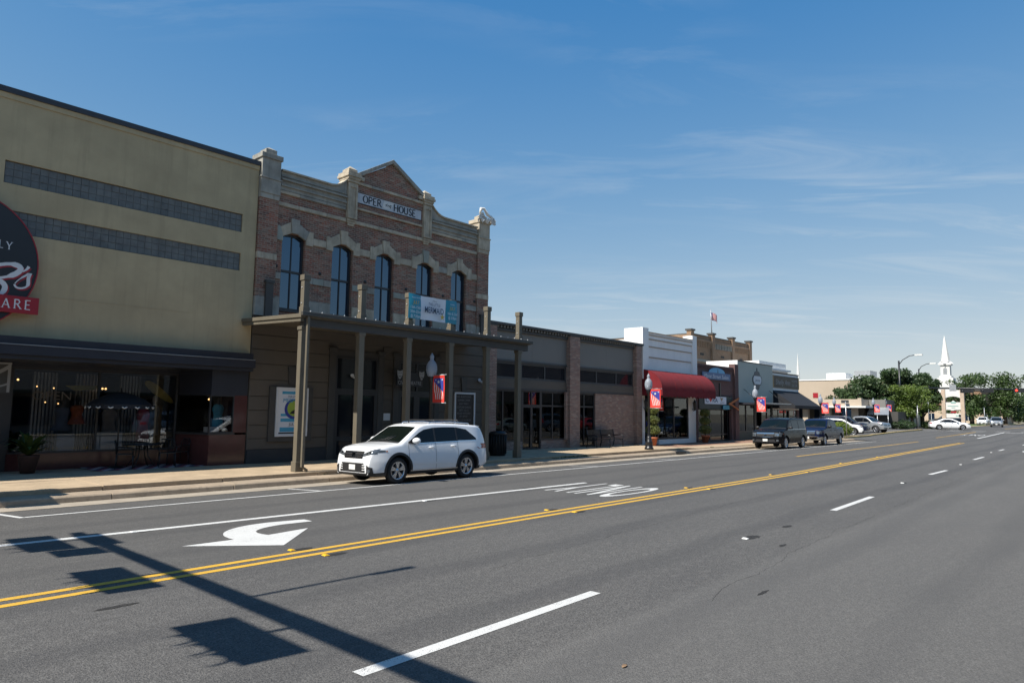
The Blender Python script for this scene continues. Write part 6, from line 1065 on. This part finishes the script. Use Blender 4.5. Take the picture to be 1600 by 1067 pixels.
            part(wh, 'rim', M['rim'], lambda b: b.lathe([(rr+.012, ro-ys*0), (rr-.006, ro+ys*.006), (rr-.028, ro-ys*.02), (rr-.03, ro-ys*.09)] if ys > 0 else [(rr-.03, ro+.09), (rr-.028, ro+.02), (rr-.006, ro-.006), (rr+.012, ro)], (a, 0, R), 32, 'y'))
            part(wh, 'brake_disc', M['trim'], lambda b: b.lathe([(0, ro-ys*.085), (rr, ro-ys*.085)], (a, 0, R), 24, 'y'))
            def spk(b):
                ns = S['spokes']
                for k in range(ns):
                    t0 = 2*math.pi*(k+.25)/ns
                    for dt in (-.13, .13):
                        tA, tB = t0+dt*.5, t0+dt*1.35; A = (a+.05*math.cos(tA), ro-ys*.015, R+.05*math.sin(tA)); B = (a+(rr-.02)*math.cos(tB), ro-ys*.012, R+(rr-.02)*math.sin(tB)); nx, nz = -math.sin(t0), math.cos(t0); w0, w1 = .022, .026
                        b.add([(A[0]-nx*w0, A[1], A[2]-nz*w0), (A[0]+nx*w0, A[1], A[2]+nz*w0), (B[0]+nx*w1, B[1], B[2]+nz*w1), (B[0]-nx*w1, B[1], B[2]-nz*w1), (A[0]-nx*w0*1.6, A[1]-ys*.05, A[2]-nz*w0*1.6), (A[0]+nx*w0*1.6, A[1]-ys*.05, A[2]+nz*w0*1.6), (B[0]+nx*w1*1.4, B[1]-ys*.05, B[2]+nz*w1*1.4), (B[0]-nx*w1*1.4, B[1]-ys*.05, B[2]-nz*w1*1.4)], [(0, 1, 2, 3), (0, 4, 5, 1), (1, 5, 6, 2), (2, 6, 7, 3), (3, 7, 4, 0)])
                b.lathe([(0, ro-ys*.004), (.06, ro-ys*.008), (.065, ro-ys*.05)] if ys > 0 else [(.065, ro-ys*.05), (.06, ro-ys*.008), (0, ro-ys*.004)], (a, 0, R), 16, 'y')
            part(wh, 'spokes', M['rim'], spk)
        if S['rails']:
            zt = lambda x: smooth(S['top'], x); x0, x1 = (-1.75, .05) if style == 'crossover' else (-2.1, .1); yr = Wd*S['rw']*.90
            part(T, 'roof_rail', M['trim'] if style == 'boxy' else M['chrome'], lambda b: b.tube([(x0, sgn*yr, zt(x0)-.02), (x0+.08, sgn*yr, zt(x0)+.055), ((x0+x1)/2, sgn*yr, zt((x0+x1)/2)+.06), (x1-.08, sgn*yr, zt(x1)+.05), (x1, sgn*yr, zt(x1)-.02)], .018, 8))
    if style == 'crossover':
        for x in (-.25, -1.25): yr = Wd*S['rw']*.9; part(T, 'roof_crossbar', M['trim'], lambda b: b.tube([(x, -yr, 1.765), (x, -yr*.86, 1.84), (x, yr*.86, 1.84), (x, yr, 1.765)], .018, 8))
    xt, xb, wt_, wb_ = S['ws']
    patch('windshield', M['windscreen'], lambda u, v: (xt+.03+(xb-xt-.03)*v, (2*u-1)*((wt_-.10)*(1-v)+(wb_-.07)*v)*Wd, 0), 14, 8, (0, 0, -1), .006)
    g0, gz0, gz1 = S['grille']; patch('grille', M['trim'], lambda u, v: (0, (2*u-1)*g0*(.93+.07*v), gz0+(gz1-gz0)*v), 16, 5, (-1, 0, 0), .007)
    if style in ('boxy', 'pickup'):
        patch('grille_surround', M['chrome'], lambda u, v: (0, (2*u-1)*g0, gz1-.03+.045*v), 16, 1, (-1, 0, 0), .012); patch('grille_surround', M['chrome'], lambda u, v: (0, (2*u-1)*g0, gz0-.01+.03*v), 16, 1, (-1, 0, 0), .012)
    for k in range(3): z = gz0+(gz1-gz0)*(k+.6)/3.4; patch('grille_bar', M['chrome'], lambda u, v: (0, (2*u-1)*g0*.95, z+.018*v), 16, 1, (-1, 0, 0), .014)
    patch('badge', M['chrome'], lambda u, v: (0, (2*u-1)*.075, (gz0+gz1)/2-.045+.09*v), 4, 4, (-1, 0, 0), .020)
    l0, lz0, lz1 = S['lower']; patch('lower_grille', M['trim'], lambda u, v: (0, (2*u-1)*l0*(1-.12*v), lz0+(lz1-lz0)*v), 16, 4, (-1, 0, 0), .007)
    patch('hood_shut_line', M['seam'], lambda u, v: (0, (2*u-1)*Wd*.72, gz1+.035+.008*v), 20, 1, (-1, 0, 0), .003)
    patch('cowl', M['trim'], lambda u, v: (xb+.0+.09*v, (2*u-1)*(wb_-.07)*Wd, 0), 14, 2, (0, 0, -1), .007)
    for sgn in (-1, 1): part(T, 'wiper', M['trim'], lambda b: b.tube([tuple(bvh.ray_cast(Vector((xb-.02-.05*k*abs(k-2)*.5, sgn*.08+.11*k*1.0-.2, 6)), Vector((0, 0, -1)))[0]+Vector((0, 0, .02))) for k in range(5)], .012, 5))
    if style == 'crossover':
        for k in range(3):
            for sgn in (-1, 1): patch('bumper_slat', paintm, lambda u, v: (0, sgn*(.47+.15*u), .42+.065*k+.022*v), 4, 1, (-1, 0, 0), .016)
        for k in range(2): patch('lower_bar', M['seam'], lambda u, v: (0, (2*u-1)*l0*.9, lz0+.06+k*.08+.012*v), 14, 1, (-1, 0, 0), .014)
        patch('bumper_skid', M['trim'], lambda u, v: (0, (2*u-1)*.82, .25+.09*v), 16, 2, (-1, 0, 0), .008)
    if style in ('pickup', 'boxy') and lower is not None: patch('bumper', M['chrome'] if style == 'pickup' else lower, lambda u, v: (0, (2*u-1)*.9, .46+.18*v), 18, 3, (-1, 0, 0), .012)
    patch('license_plate', M['plate'], lambda u, v: (0, (2*u-1)*.15, (.42 if style == 'crossover' else .50 if style != 'sedan' else .36)+.15*v), 2, 2, (-1, 0, 0), .020)
    rz0, rz1 = belt+.10, S['side_top']-.10
    if style in ('crossover', 'boxy'): patch('rear_window', M['carglass'], lambda u, v: (0, (2*u-1)*.55, rz0+(rz1-rz0)*v), 8, 4, (1, 0, 0), .006)
    if style == 'sedan': patch('rear_window', M['carglass'], lambda u, v: (-1.55+.55*v, (2*u-1)*.52, 0), 8, 4, (0, 0, -1), .006)
    if style == 'pickup': patch('bed_opening', M['trim'], lambda u, v: (-2.92+1.75*v, (2*u-1)*.72, 0), 6, 6, (0, 0, -1), .004); patch('rear_window', M['carglass'], lambda u, v: (0, (2*u-1)*.5, 1.42+.28*v), 6, 3, (1, 0, 0), .006)
    if S['spoiler']: part(T, 'rear_spoiler', paintm, lambda b: b.add([(-1.98, -.60, 1.675), (-1.98, .60, 1.675), (-2.31, .56, 1.645), (-2.31, -.56, 1.645), (-1.98, -.60, 1.62), (-1.98, .60, 1.62), (-2.28, .54, 1.60), (-2.28, -.54, 1.60)], [(0, 1, 2, 3), (7, 6, 5, 4), (3, 2, 6, 7), (1, 5, 6, 2), (0, 3, 7, 4)])); part(T, 'antenna_fin', M['trim'], lambda b: b.add([(-1.75, -.03, 1.66), (-1.75, .03, 1.66), (-1.95, .02, 1.65), (-1.95, -.02, 1.65), (-1.92, 0, 1.75)], [(0, 1, 4), (1, 2, 4), (2, 3, 4), (3, 0, 4)]))
    return T
M['windscreen'] = plain('windscreen', (.004, .007, .006), .02, IOR=1.42)
def place(t, x, y, rz, z=0.0, roll=0.0): t.location = (x, y, z); t.rotation_euler = (roll, 0, rz); return t
PI = math.pi
pw, pk, pbl, psil, pdk = carpaint('paint_white', (.78, .79, .80)), carpaint('paint_black', (.006, .0065, .008), 0, .22, .03, .06), carpaint('paint_blue', (.007, .013, .042), .1, .25, .03, .08), carpaint('paint_silver', (.36, .37, .38), .6), carpaint('paint_midnight', (.008, .013, .032), 0, .28, .04, .2)
# facing us, parked along the kerb
place(make_car('crossover', pw, 'parked_suv', 'white family SUV parked facing us before the opera house', 'car'), 12.84+1.395, 16.82, PI, -.012, .012)
place(make_car('boxy', pk, 'parked_suv', 'big black SUV with a chrome grille parked facing us', 'car'), 45.5, 17.05, PI, -.03, .012)
place(make_car('pickup', pbl, 'pickup_truck', 'dark blue pickup with beige lower trim behind the black SUV', 'truck', carpaint('paint_tan', (.30, .26, .20))), 53.4, 17.1, PI, -.03, .012)
place(make_car('crossover', pw, 'parked_crossover', 'white crossover parked nose out beyond the round shrub', 'car'), 78.9, 23.2, -1.35, .05)
place(make_car('boxy', pdk, 'parked_suv', 'midnight blue SUV just behind the white crossover', 'car'), 84.6, 24.3, -1.5, .13)
place(make_car('pickup', psil, 'parked_truck', 'silver truck parked last in the car park row', 'truck'), 89.6, 23.4, -1.8, .19)
place(make_car('sedan', pw, 'white_sedan', 'white sedan turning across the far junction', 'car'), 108.6, 17.9, -1.25, .44)
place(make_car('crossover', psil, 'oncoming_car', 'silver car waiting beyond the junction', 'car'), 148.5, 17.3, PI+.1, .45)
place(make_car('crossover', pw, 'distant_car', 'white car partly hidden behind the silver car', 'car'), 172, 22.3, PI, .45)
place(make_car('boxy', pk, 'distant_car', 'dark car parked on the lawn side beyond the monument sign', 'car'), 152, 25.5, PI/2+.3, .53)
# parked behind the camera on our side; they show only as reflections in the shop windows
place(make_car('sedan', carpaint('paint_sage', (.28, .33, .30), .4), 'parked_sedan', 'pale green sedan mirrored in the grey shop windows', 'car'), 52.5, -1.6, 0, 0)
place(make_car('boxy', carpaint('paint_slate', (.06, .09, .13), .3), 'parked_suv', 'slate blue SUV mirrored in the grey shop doors', 'car'), 59.5, -1.5, 0, 0)
place(make_car('sedan', carpaint('paint_red', (.40, .02, .02)), 'parked_sedan', 'red car mirrored in the right window of the grey shop', 'car'), 66.5, -1.6, 0, 0)
place(make_car('crossover', carpaint('paint_bluegrey', (.10, .14, .20), .3), 'parked_crossover', 'blue grey crossover mirrored in the olive shop window', 'car'), 20.5, -1.6, 0, 0)
# ================================================================ beyond the car park
BX = 118.0
bb = thing('bank_building', 'large beige stucco building with an arched recess beyond the car park', 'building', (118, 32, .4))
box(bb, 'wall', M['beige'], BX, 135, 26.4, 62, .3, 7.85); box(bb, 'coping', M['white_wood'], BX-.1, 135, 26.3, 62, 7.851, 8.0)
part(bb, 'arch_recess', M['taupe'], lambda b: b.add([(117.97, 31.2, .4), (117.97, 31.2, 5.2), (117.97, 30.8, 5.8), (117.97, 30.2, 6.1), (117.97, 29.6, 5.8), (117.97, 29.2, 5.2), (117.97, 29.2, .4)], [tuple(range(7))])); part(bb, 'arch_stone', M['white'], lambda b: b.add([(117.95, 31.5, 5.5), (117.95, 31.5, 6.9), (117.95, 28.9, 6.9), (117.95, 28.9, 5.5), (117.95, 29.2, 5.5), (117.95, 29.6, 6.0), (117.95, 30.2, 6.25), (117.95, 30.8, 6.0), (117.95, 31.2, 5.5)], [tuple(range(9))]))
box(bb, 'roof_plant', M['white_wood'], 122, 126, 34.6, 37.6, 8.0, 9.2); box(bb, 'roof_plant', M['steel'], 122, 126, 30.8, 33.2, 8.0, 9.5)
part(bb, 'wall_emblem', M['sign_red'], lambda b: b.add([(117.96, 38.6, 5.0), (117.96, 37.8, 5.0), (117.96, 37.8, 5.8), (117.96, 38.6, 5.8)], [(0, 1, 2, 3)]))
lo_ = thing('canopy_building', 'low beige building with a white canopy edge and square columns', 'building', (100, 28, .3))
box(lo_, 'wall', M['taupe'], 102.5, 108, 26.9, 45, .3, 3.2); box(lo_, 'fascia', M['beige'], 99.5, 108, 26.4, 45, 3.45, 4.35); box(lo_, 'canopy_edge', M['white'], 98.6, 108, 25.6, 45, 3.2, 3.45); box(lo_, 'end_pier', M['beige'], 99.3, 100.0, 26.3, 26.75, 3.451, 4.5)
for y in (27.0, 30.4, 33.4, 36.4): mesh_obj('column', MB().box(99.7, 100.4, y, y+.7, .3, 3.2), M['beige'], lo_)
for y in (27.8, 31.2, 34.2): mesh_obj('window', MB().box(102.44, 102.499, y, y+2.2, .5, 3.0), M['skyglass'], lo_)
sh = thing('shed_building', 'dark grey building with a slanted metal awning by the trees', 'building', (104, 25, .4)); box(sh, 'wall', M['taupe_dark'], 103.4, 108, 22.9, 26.38, .4, 2.75); box(sh, 'upper_cladding', M['grey_panel'], 103.2, 108, 24.3, 26.39, 2.751, 4.35); part(sh, 'awning', M['steel'], lambda b: b.quad((101.6, 23.6, 2.3), (103.2, 23.9, 3.3), (103.2, 26.3, 3.3), (101.6, 26.3, 2.3)))
for y in (23.7, 25.0, 26.2): part(sh, 'awning_post', M['steel'], lambda b: b.tube([(101.65, y, .4), (101.65, y, 2.3)], .045, 6))
fb = thing('pink_wall_building', 'pale building filling the gap right of the black awning shop', 'building', (96, 38, 0)); box(fb, 'wall', M['beige'], 95, 99.3, 35.9, 46, .2, 3.6); box(fb, 'shop_fascia', M['green_fascia'], 94.9, 94.99, 36.3, 38.5, 2.7, 3.2)
cs = thing('white_spire', 'thin white spire tip above the black awning shop', 'spire', (150, 52, 0)); part(cs, 'spire', M['white'], lambda b: b.lathe([(.8, 0), (.7, 7), (.45, 9), (0, 15.5)], (150, 52, 0), 8, 'z', False))
# church steeple
st = thing('church', 'white church steeple standing over the trees', 'church', (230, 38, .4)); sx, sy = 230, 38.1
box(st, 'nave', M['tan_brick'], 231, 262, 30, 46, .3, 9.5); part(st, 'roof', M['taupe_dark'], lambda b: b.prismx([(29.5, 9.5), (46.5, 9.5), (38, 12.6)], 230.8, 262)); box(st, 'tower_base', M['white'], sx-2, sx+2, sy-2.0, sy+1.9, 9.0, 13.2); box(st, 'tower_step', M['white'], sx-1.7, sx+1.7, sy-1.5, sy+1.5, 13.2, 13.8)
bf = mesh_obj('belfry', MB().box(sx-1.15, sx+1.15, sy-1.15, sy+1.15, 13.8, 16.9), M['white'], st); part(bf, 'louvre', M['steel'], lambda b: b.add([(sx-1.17, sy+.5, 14.2), (sx-1.17, sy+.5, 15.7), (sx-1.17, sy+.25, 16.1), (sx-1.17, sy-.25, 16.1), (sx-1.17, sy-.5, 15.7), (sx-1.17, sy-.5, 14.2)], [tuple(range(6))])); part(bf, 'louvre', M['steel'], lambda b: b.add([(sx-.5, sy-1.17, 14.2), (sx+.5, sy-1.17, 14.2), (sx+.5, sy-1.17, 15.7), (sx, sy-1.17, 16.1), (sx-.5, sy-1.17, 15.7)], [tuple(range(5))]))
box(st, 'belfry_cornice', M['white'], sx-1.5, sx+1.5, sy-1.5, sy+1.5, 16.9, 17.25); part(st, 'cornice_roof', M['white'], lambda b: b.lathe([(2.0, 17.25), (1.35, 18.0), (0, 18.0)], (sx, sy, 0), 4, 'z', False)); part(st, 'spire', M['white'], lambda b: b.lathe([(1.25, 17.9), (1.15, 18.3), (.30, 24.2), (0, 25.6)], (sx, sy, 0), 8, 'z', False))
# monument sign
ms = thing('monument_sign', 'tall town sign of white panels between two pale brick posts', 'sign', (120.5, 19.4, .5)); M['pale_brick'] = bricks('pale_brick', [(.50, .36, .26), (.58, .44, .33), (.46, .32, .23)], (.5, .44, .36)); my0, my1 = 18.2, 20.9
for y in (my0-.1, my1-.35): mesh_obj('brick_post', MB().box(122.2, 122.9, y, y+.5, .5, 6.3), M['pale_brick'], ms)
def pan(nm, pts, mat='white', x=122.4): part(ms, nm, M[mat], lambda b: b.prismx(pts, x, x+.25))
pan('top_panel', [(my1-.36, 6.2), (my0+.41, 6.2), (my0+.41, 5.0)] + [(my0+.41+(my1-my0-.77)*k/8, 5.0+.25*math.sin(math.pi*k/8)) for k in range(1, 8)] + [(my1-.36, 5.0)]); pan('name_panel', [(my0+.41, 3.2), (my1-.36, 3.2), (my1-.36, 4.35), (19.85, 4.35), (19.55, 4.62), (19.2, 4.35), (my0+.41, 4.35)]); pan('message_panel', [(my0+.41, 2.0), (my1-.36, 2.0), (my1-.36, 2.65), (my0+.41, 2.65)])
pan('message_cap', [(my0+.41, 2.2), (my0+.7, 2.2), (my0+.7, 2.5), (my0+.41, 2.5)], 'black', 122.3)
M['sign_teal'] = plain('sign_teal', (.25, .42, .38), .6)
for y0, y1, z0, z1, m in ((19.2, 19.85, 4.2, 4.42, 'sign_teal'), (18.9, 20.3, 3.75, 3.85, 'sign_teal'), (19.3, 19.8, 3.5, 3.58, 'sign_teal'), (18.8, 19.3, 2.25, 2.4, 'sign_teal'), (19.2, 19.9, 2.75, 3.0, 'sign_red')): box(ms, 'print_line', M[m], 122.37, 122.399, y0, y1, z0, z1)
# far traffic signal
fs_ = thing('signal_mast_arm', 'far traffic signal on a long dark arm showing one red light', 'traffic signal', (112, 24.4, .5)); part(fs_, 'pole', M['black_metal'], lambda b: b.tube([(112, 24.4, .5), (112, 24.4, 10.2)], [.16, .12], 8)); part(fs_, 'arm', M['black_metal'], lambda b: b.tube([(112, 24.4, 6.2), (112, 16, 6.08), (112, 8, 5.7)], [.14, .11, .08], 8))
part(fs_, 'luminaire_arm', M['dark_metal'], lambda b: b.tube([(112, 24.4, 9.6), (112, 23.9, 10.3), (112, 23.0, 10.85), (112, 22.3, 10.95)], .06, 6)); part(fs_, 'luminaire', M['white'], lambda b: b.box(111.8, 112.2, 21.3, 22.3, 10.85, 11.05))
M['red_lamp'] = emit('signal_red', (1.0, .04, .02), 1.6)
for y in (16.2, 13.9, 10.2):
    hd = mesh_obj('signal_housing', MB().box(111.75, 111.95, y-.75, y+.75, 5.45, 6.0), M['black_metal'], fs_); mesh_obj('red_lens', MB().lathe([(0, 111.74), (.14, 111.74), (.14, 111.76)], (0, y+.45, 5.72), 14, 'x'), M['red_lamp'] if y < 11 else M['mould'], hd)
box(fs_, 'arm_sign', M['steel'], 111.7, 111.74, 17.4, 18.2, 5.7, 6.6)
sl2 = thing('street_light', 'tall cobra-head street light over the bright tree', 'street light', (133, 26, .45)); part(sl2, 'pole', M['black_metal'], lambda b: b.tube([(133, 26, .45), (133, 26, 10.2)], [.14, .1], 8)); part(sl2, 'arm', M['dark_metal'], lambda b: b.tube([(133, 26, 9.9), (133, 25.6, 10.6), (133, 24.8, 11.0), (133, 24.3, 11.05)], .06, 6)); part(sl2, 'luminaire', M['white'], lambda b: b.box(132.8, 133.2, 23.4, 24.3, 10.95, 11.15))
# sign post, hydrant and small posts
sp2 = thing('street_sign', 'street name sign post on the yellow kerbed island', 'sign post', (72, 20.5, .1)); part(sp2, 'post', M['steel'], lambda b: b.tube([(72, 20.5, .1), (72, 20.5, 3.5)], .045, 8)); box(sp2, 'name_blade', M['sign_pale'], 71.4, 72.6, 20.30, 20.34, 3.05, 3.3); part(sp2, 'cross_blade', M['dark_metal'], lambda b: b.box(71.98, 72.02, 20.2, 20.9, 3.35, 3.65)); box(sp2, 'lower_plate', M['sign_red'], 71.9, 72.1, 20.43, 20.45, 2.1, 2.6)
hy = thing('fire_hydrant', 'pink-topped hydrant on the grass verge across the junction', 'hydrant', (124, 20.6, .55)); part(hy, 'barrel', plain('hydrant_paint', (.55, .25, .2), .5), lambda b: b.lathe([(.18, .55), (.18, .62), (.13, .64), (.13, 1.2), (.17, 1.22), (.15, 1.3), (.05, 1.42), (0, 1.42)], (124, 20.6, 0), 12)); part(hy, 'outlet', M['steel'], lambda b: b.tube([(123.8, 20.6, 1.0), (124.2, 20.6, 1.0)], .07, 8))
for i, (x, y, h) in enumerate(((106.5, 21.2, 3.2), (101.8, 20.4, 2.6), (121, 22.6, 4.0), (160, 20.5, 3.6))):
    t = thing('sign_post', ('bare steel post at the edge of the shrub bed', 'dark slim post beside the low shrub', 'pale post left of the monument sign', 'pale leaning post beyond the silver car')[i], 'post', (x, y, zr(x))); part(t, 'post', M['steel' if i != 1 else 'black_metal'], lambda b: b.tube([(x, y, zr(x)), (x+.05, y, zr(x)+h)], .05, 6)); part(t, 'cap', M['dark_metal'], lambda b: b.lathe([(.06, zr(x)+h), (0, zr(x)+h+.05)], (x+.05, y, 0), 6))
gl_ = thing('globe_lamp', 'white globe lamp on a short post by the tree', 'lamp', (165, 26.5, .5)); part(gl_, 'post', M['black_metal'], lambda b: b.tube([(165, 26.5, .5), (165, 26.5, 3.3)], .06, 6)); part(gl_, 'globe', M['white'], lambda b: b.lathe([(0, 3.2), (.35, 3.35), (.42, 3.6), (.3, 3.85), (0, 3.95)], (165, 26.5, 0), 12))
ob = thing('brick_house', 'low orange brick building behind the monument sign', 'building', (205, 40, .4)); box(ob, 'wall', M['pale_brick'], 205, 225, 22.5, 48, .4, 4.2); box(ob, 'roof', M['taupe_dark'], 204.6, 225.4, 22.1, 48.4, 4.201, 4.6)
for y in (25, 29, 33, 37, 41): wv = mesh_obj('window', MB().box(204.95, 204.999, y, y+1.4, 1.3, 3.0), M['skyglass'], ob); mesh_obj('window_frame', MB().box(204.93, 204.949, y+.65, y+.75, 1.3, 3.0), M['white'], wv)
# ---------------------------------------------------------------- trees and shrubs
def tree(x, y, z0, h, r, mat, lab, n=5200, leaf=.20, seed=1, crown_lo=.28, nc=16, flat=.8, group='street trees'):
    rnd = random.Random(seed); t = thing('tree', lab, 'tree', (x, y, z0), group)
    cl = []
    for k in range(int(nc*1.9)):
        a = rnd.uniform(0, 6.28); q = rnd.uniform(.15, .80)*r; zc = z0+h*(crown_lo+.10+(1-crown_lo-.22)*rnd.random()); s = rnd.uniform(.15, .32)*r; cl.append((x+q*math.cos(a), y+q*math.sin(a), zc, s, s, s*flat))
    cl.append((x, y, z0+h*.83, r*.42, r*.42, h*.13)); cl.append((x, y, z0+h*(crown_lo+.32), r*.5, r*.5, h*.18))
    def tk(b):
        b.tube([(x, y, z0-.1), (x+.05, y, z0+h*.2), (x-.05, y+.05, z0+h*.55)], [r*.075, r*.058, r*.025], 8)
        for c in cl[:9]: b.tube([(x, y, z0+h*rnd.uniform(.16, .34)), ((x+c[0])/2, (y+c[1])/2, z0+h*.36), (c[0], c[1], c[2])], [r*.035, r*.022, .02], 5)
    part(t, 'trunk', M['bark'], tk)
    part(t, 'crown', mat, lambda b: leaf_mb(b, cl, n, leaf, rnd))
    return t
tree(112.5, 29.6, .45, 8.2, 4.4, M['leaf_dark'], 'dark live oak right of the arched recess', 7000, .21, 2, .10, 20); tree(116.5, 26.3, .45, 9.4, 4.2, M['leaf_dark'], 'tallest dark oak behind the bright tree', 8000, .21, 4, .10, 20); tree(114, 32.6, .45, 6.2, 3.0, M['leaf_dark'], 'dark oak in front of the beige wall', 5200, .20, 5, .1); tree(124, 24.0, .45, 9.0, 3.7, M['leaf_dark'], 'dark oak left of the church steeple', 7000, .22, 6, .10)
tree(110.5, 22.7, .45, 6.5, 3.7, M['leaf_bright'], 'bright green crape myrtle at the junction corner', 9000, .14, 7, .20, 22)
tree(190, 26.8, .45, 12.2, 6.6, M['leaf_mid'], 'broad tree right of the church steeple', 8000, .26, 8, .08, 22); tree(196, 21.2, .45, 13.0, 6.8, M['leaf_mid'], 'tallest tree right of the monument sign', 8000, .26, 9, .08, 22); tree(225, 19.0, .45, 9.5, 7.0, M['leaf_mid'], 'rightmost tree under the red signal', 5000, .28, 10, .08); tree(250, 16.0, .45, 8.0, 6.5, M['leaf_mid'], 'far tree at the right edge of the street', 5000, .3, 11, .06); tree(218, 33.0, .45, 7.2, 5.0, M['leaf_dark'], 'dark tree at the foot of the church', 5000, .28, 12, .05)
mb = MB(); rnd = random.Random(21); cl = []
for k in range(46): xx = 330+rnd.uniform(0, 90); yy = -30+k*3.6; cl.append((xx, yy, 3.2+rnd.uniform(-.6, 1.6), 5, 5, rnd.uniform(3.0, 5.2)))
leaf_mb(mb, cl, 16000, .5, rnd); wd2 = stuff(mesh_obj('treeline', mb, M['leaf_mid'])); tag(wd2, 'far green treeline closing the street', 'trees')
def shrub(x, y, z0, rx, rz, mat, lab, n=2600, leaf=.07, seed=1):
    t = thing('shrub', lab, 'shrub', (x, y, z0)); rnd = random.Random(seed); part(t, 'foliage', mat, lambda b: leaf_mb(b, [(x, y, z0+rz*.55, rx, rx, rz*.62), (x+rx*.4, y, z0+rz*.5, rx*.7, rx*.7, rz*.5), (x-rx*.4, y+.2, z0+rz*.5, rx*.65, rx*.65, rz*.5)], n, leaf, rnd)); part(t, 'stem', M['bark'], lambda b: b.tube([(x, y, z0), (x, y, z0+rz*.6)], .05, 6))
M['leaf_shrub'] = leafmat('leaf_shrub', (.08, .13, .012), (.20, .26, .03), 1.5)
shrub(73.2, 21.4, .1, 1.15, 1.25, M['leaf_shrub'], 'clipped round shrub on the yellow kerbed island', 4200, .075, 3); shrub(104.5, 22.9, .42, 1.9, 1.1, M['leaf_dark'], 'low dark shrub by the junction corner', 2600, .11, 4); shrub(111.5, 21.0, .45, .9, 1.0, M['leaf_mid'], 'small shrub behind the white sedan', 1600, .1, 5)

# ---------------------------------------------------------------- our side of the street, seen in reflections
for i, (x0, x1, h, col, lab) in enumerate(((-30, 4, 10.2, (.30, .24, .18), 'tan brick row building behind the camera, mirrored in shop glass'), (4.02, 30, 9.4, (.20, .19, .18), 'grey row building behind the camera, mirrored in shop glass'), (30.02, 58, 10.0, (.36, .33, .28), 'cream row building behind the camera, mirrored in shop glass'), (58.02, 99, 9.0, (.15, .13, .12), 'dark row building behind the camera, mirrored in shop glass'))):
    t = thing('row_building', lab, 'building', (x0, -8, .1)); m = paint('row_paint', col, .8, .1, 1.0, streak=.2); box(t, 'wall', m, x0, x1, -20, -8.0, .1, h); box(t, 'coping', M['taupe_dark'], x0, x1, -20, -7.9, h, h+.15); box(t, 'awning', M['green_fascia'] if i != 2 else paint('green_canvas', (.02, .16, .10), .8), x0+1, x1-1, -8, -6.6, 3.0, 3.2)
    k = x0+1.5
    while k < x1-3: w_ = mesh_obj('window', MB().box(k, k+2.2, -8.0, -7.95, .8, 2.7), M['skyglass'], t); mesh_obj('window_frame', MB().box(k-.08, k+2.28, -8.0, -7.97, .7, .8), M['frame_dark'], w_); k += 3.4
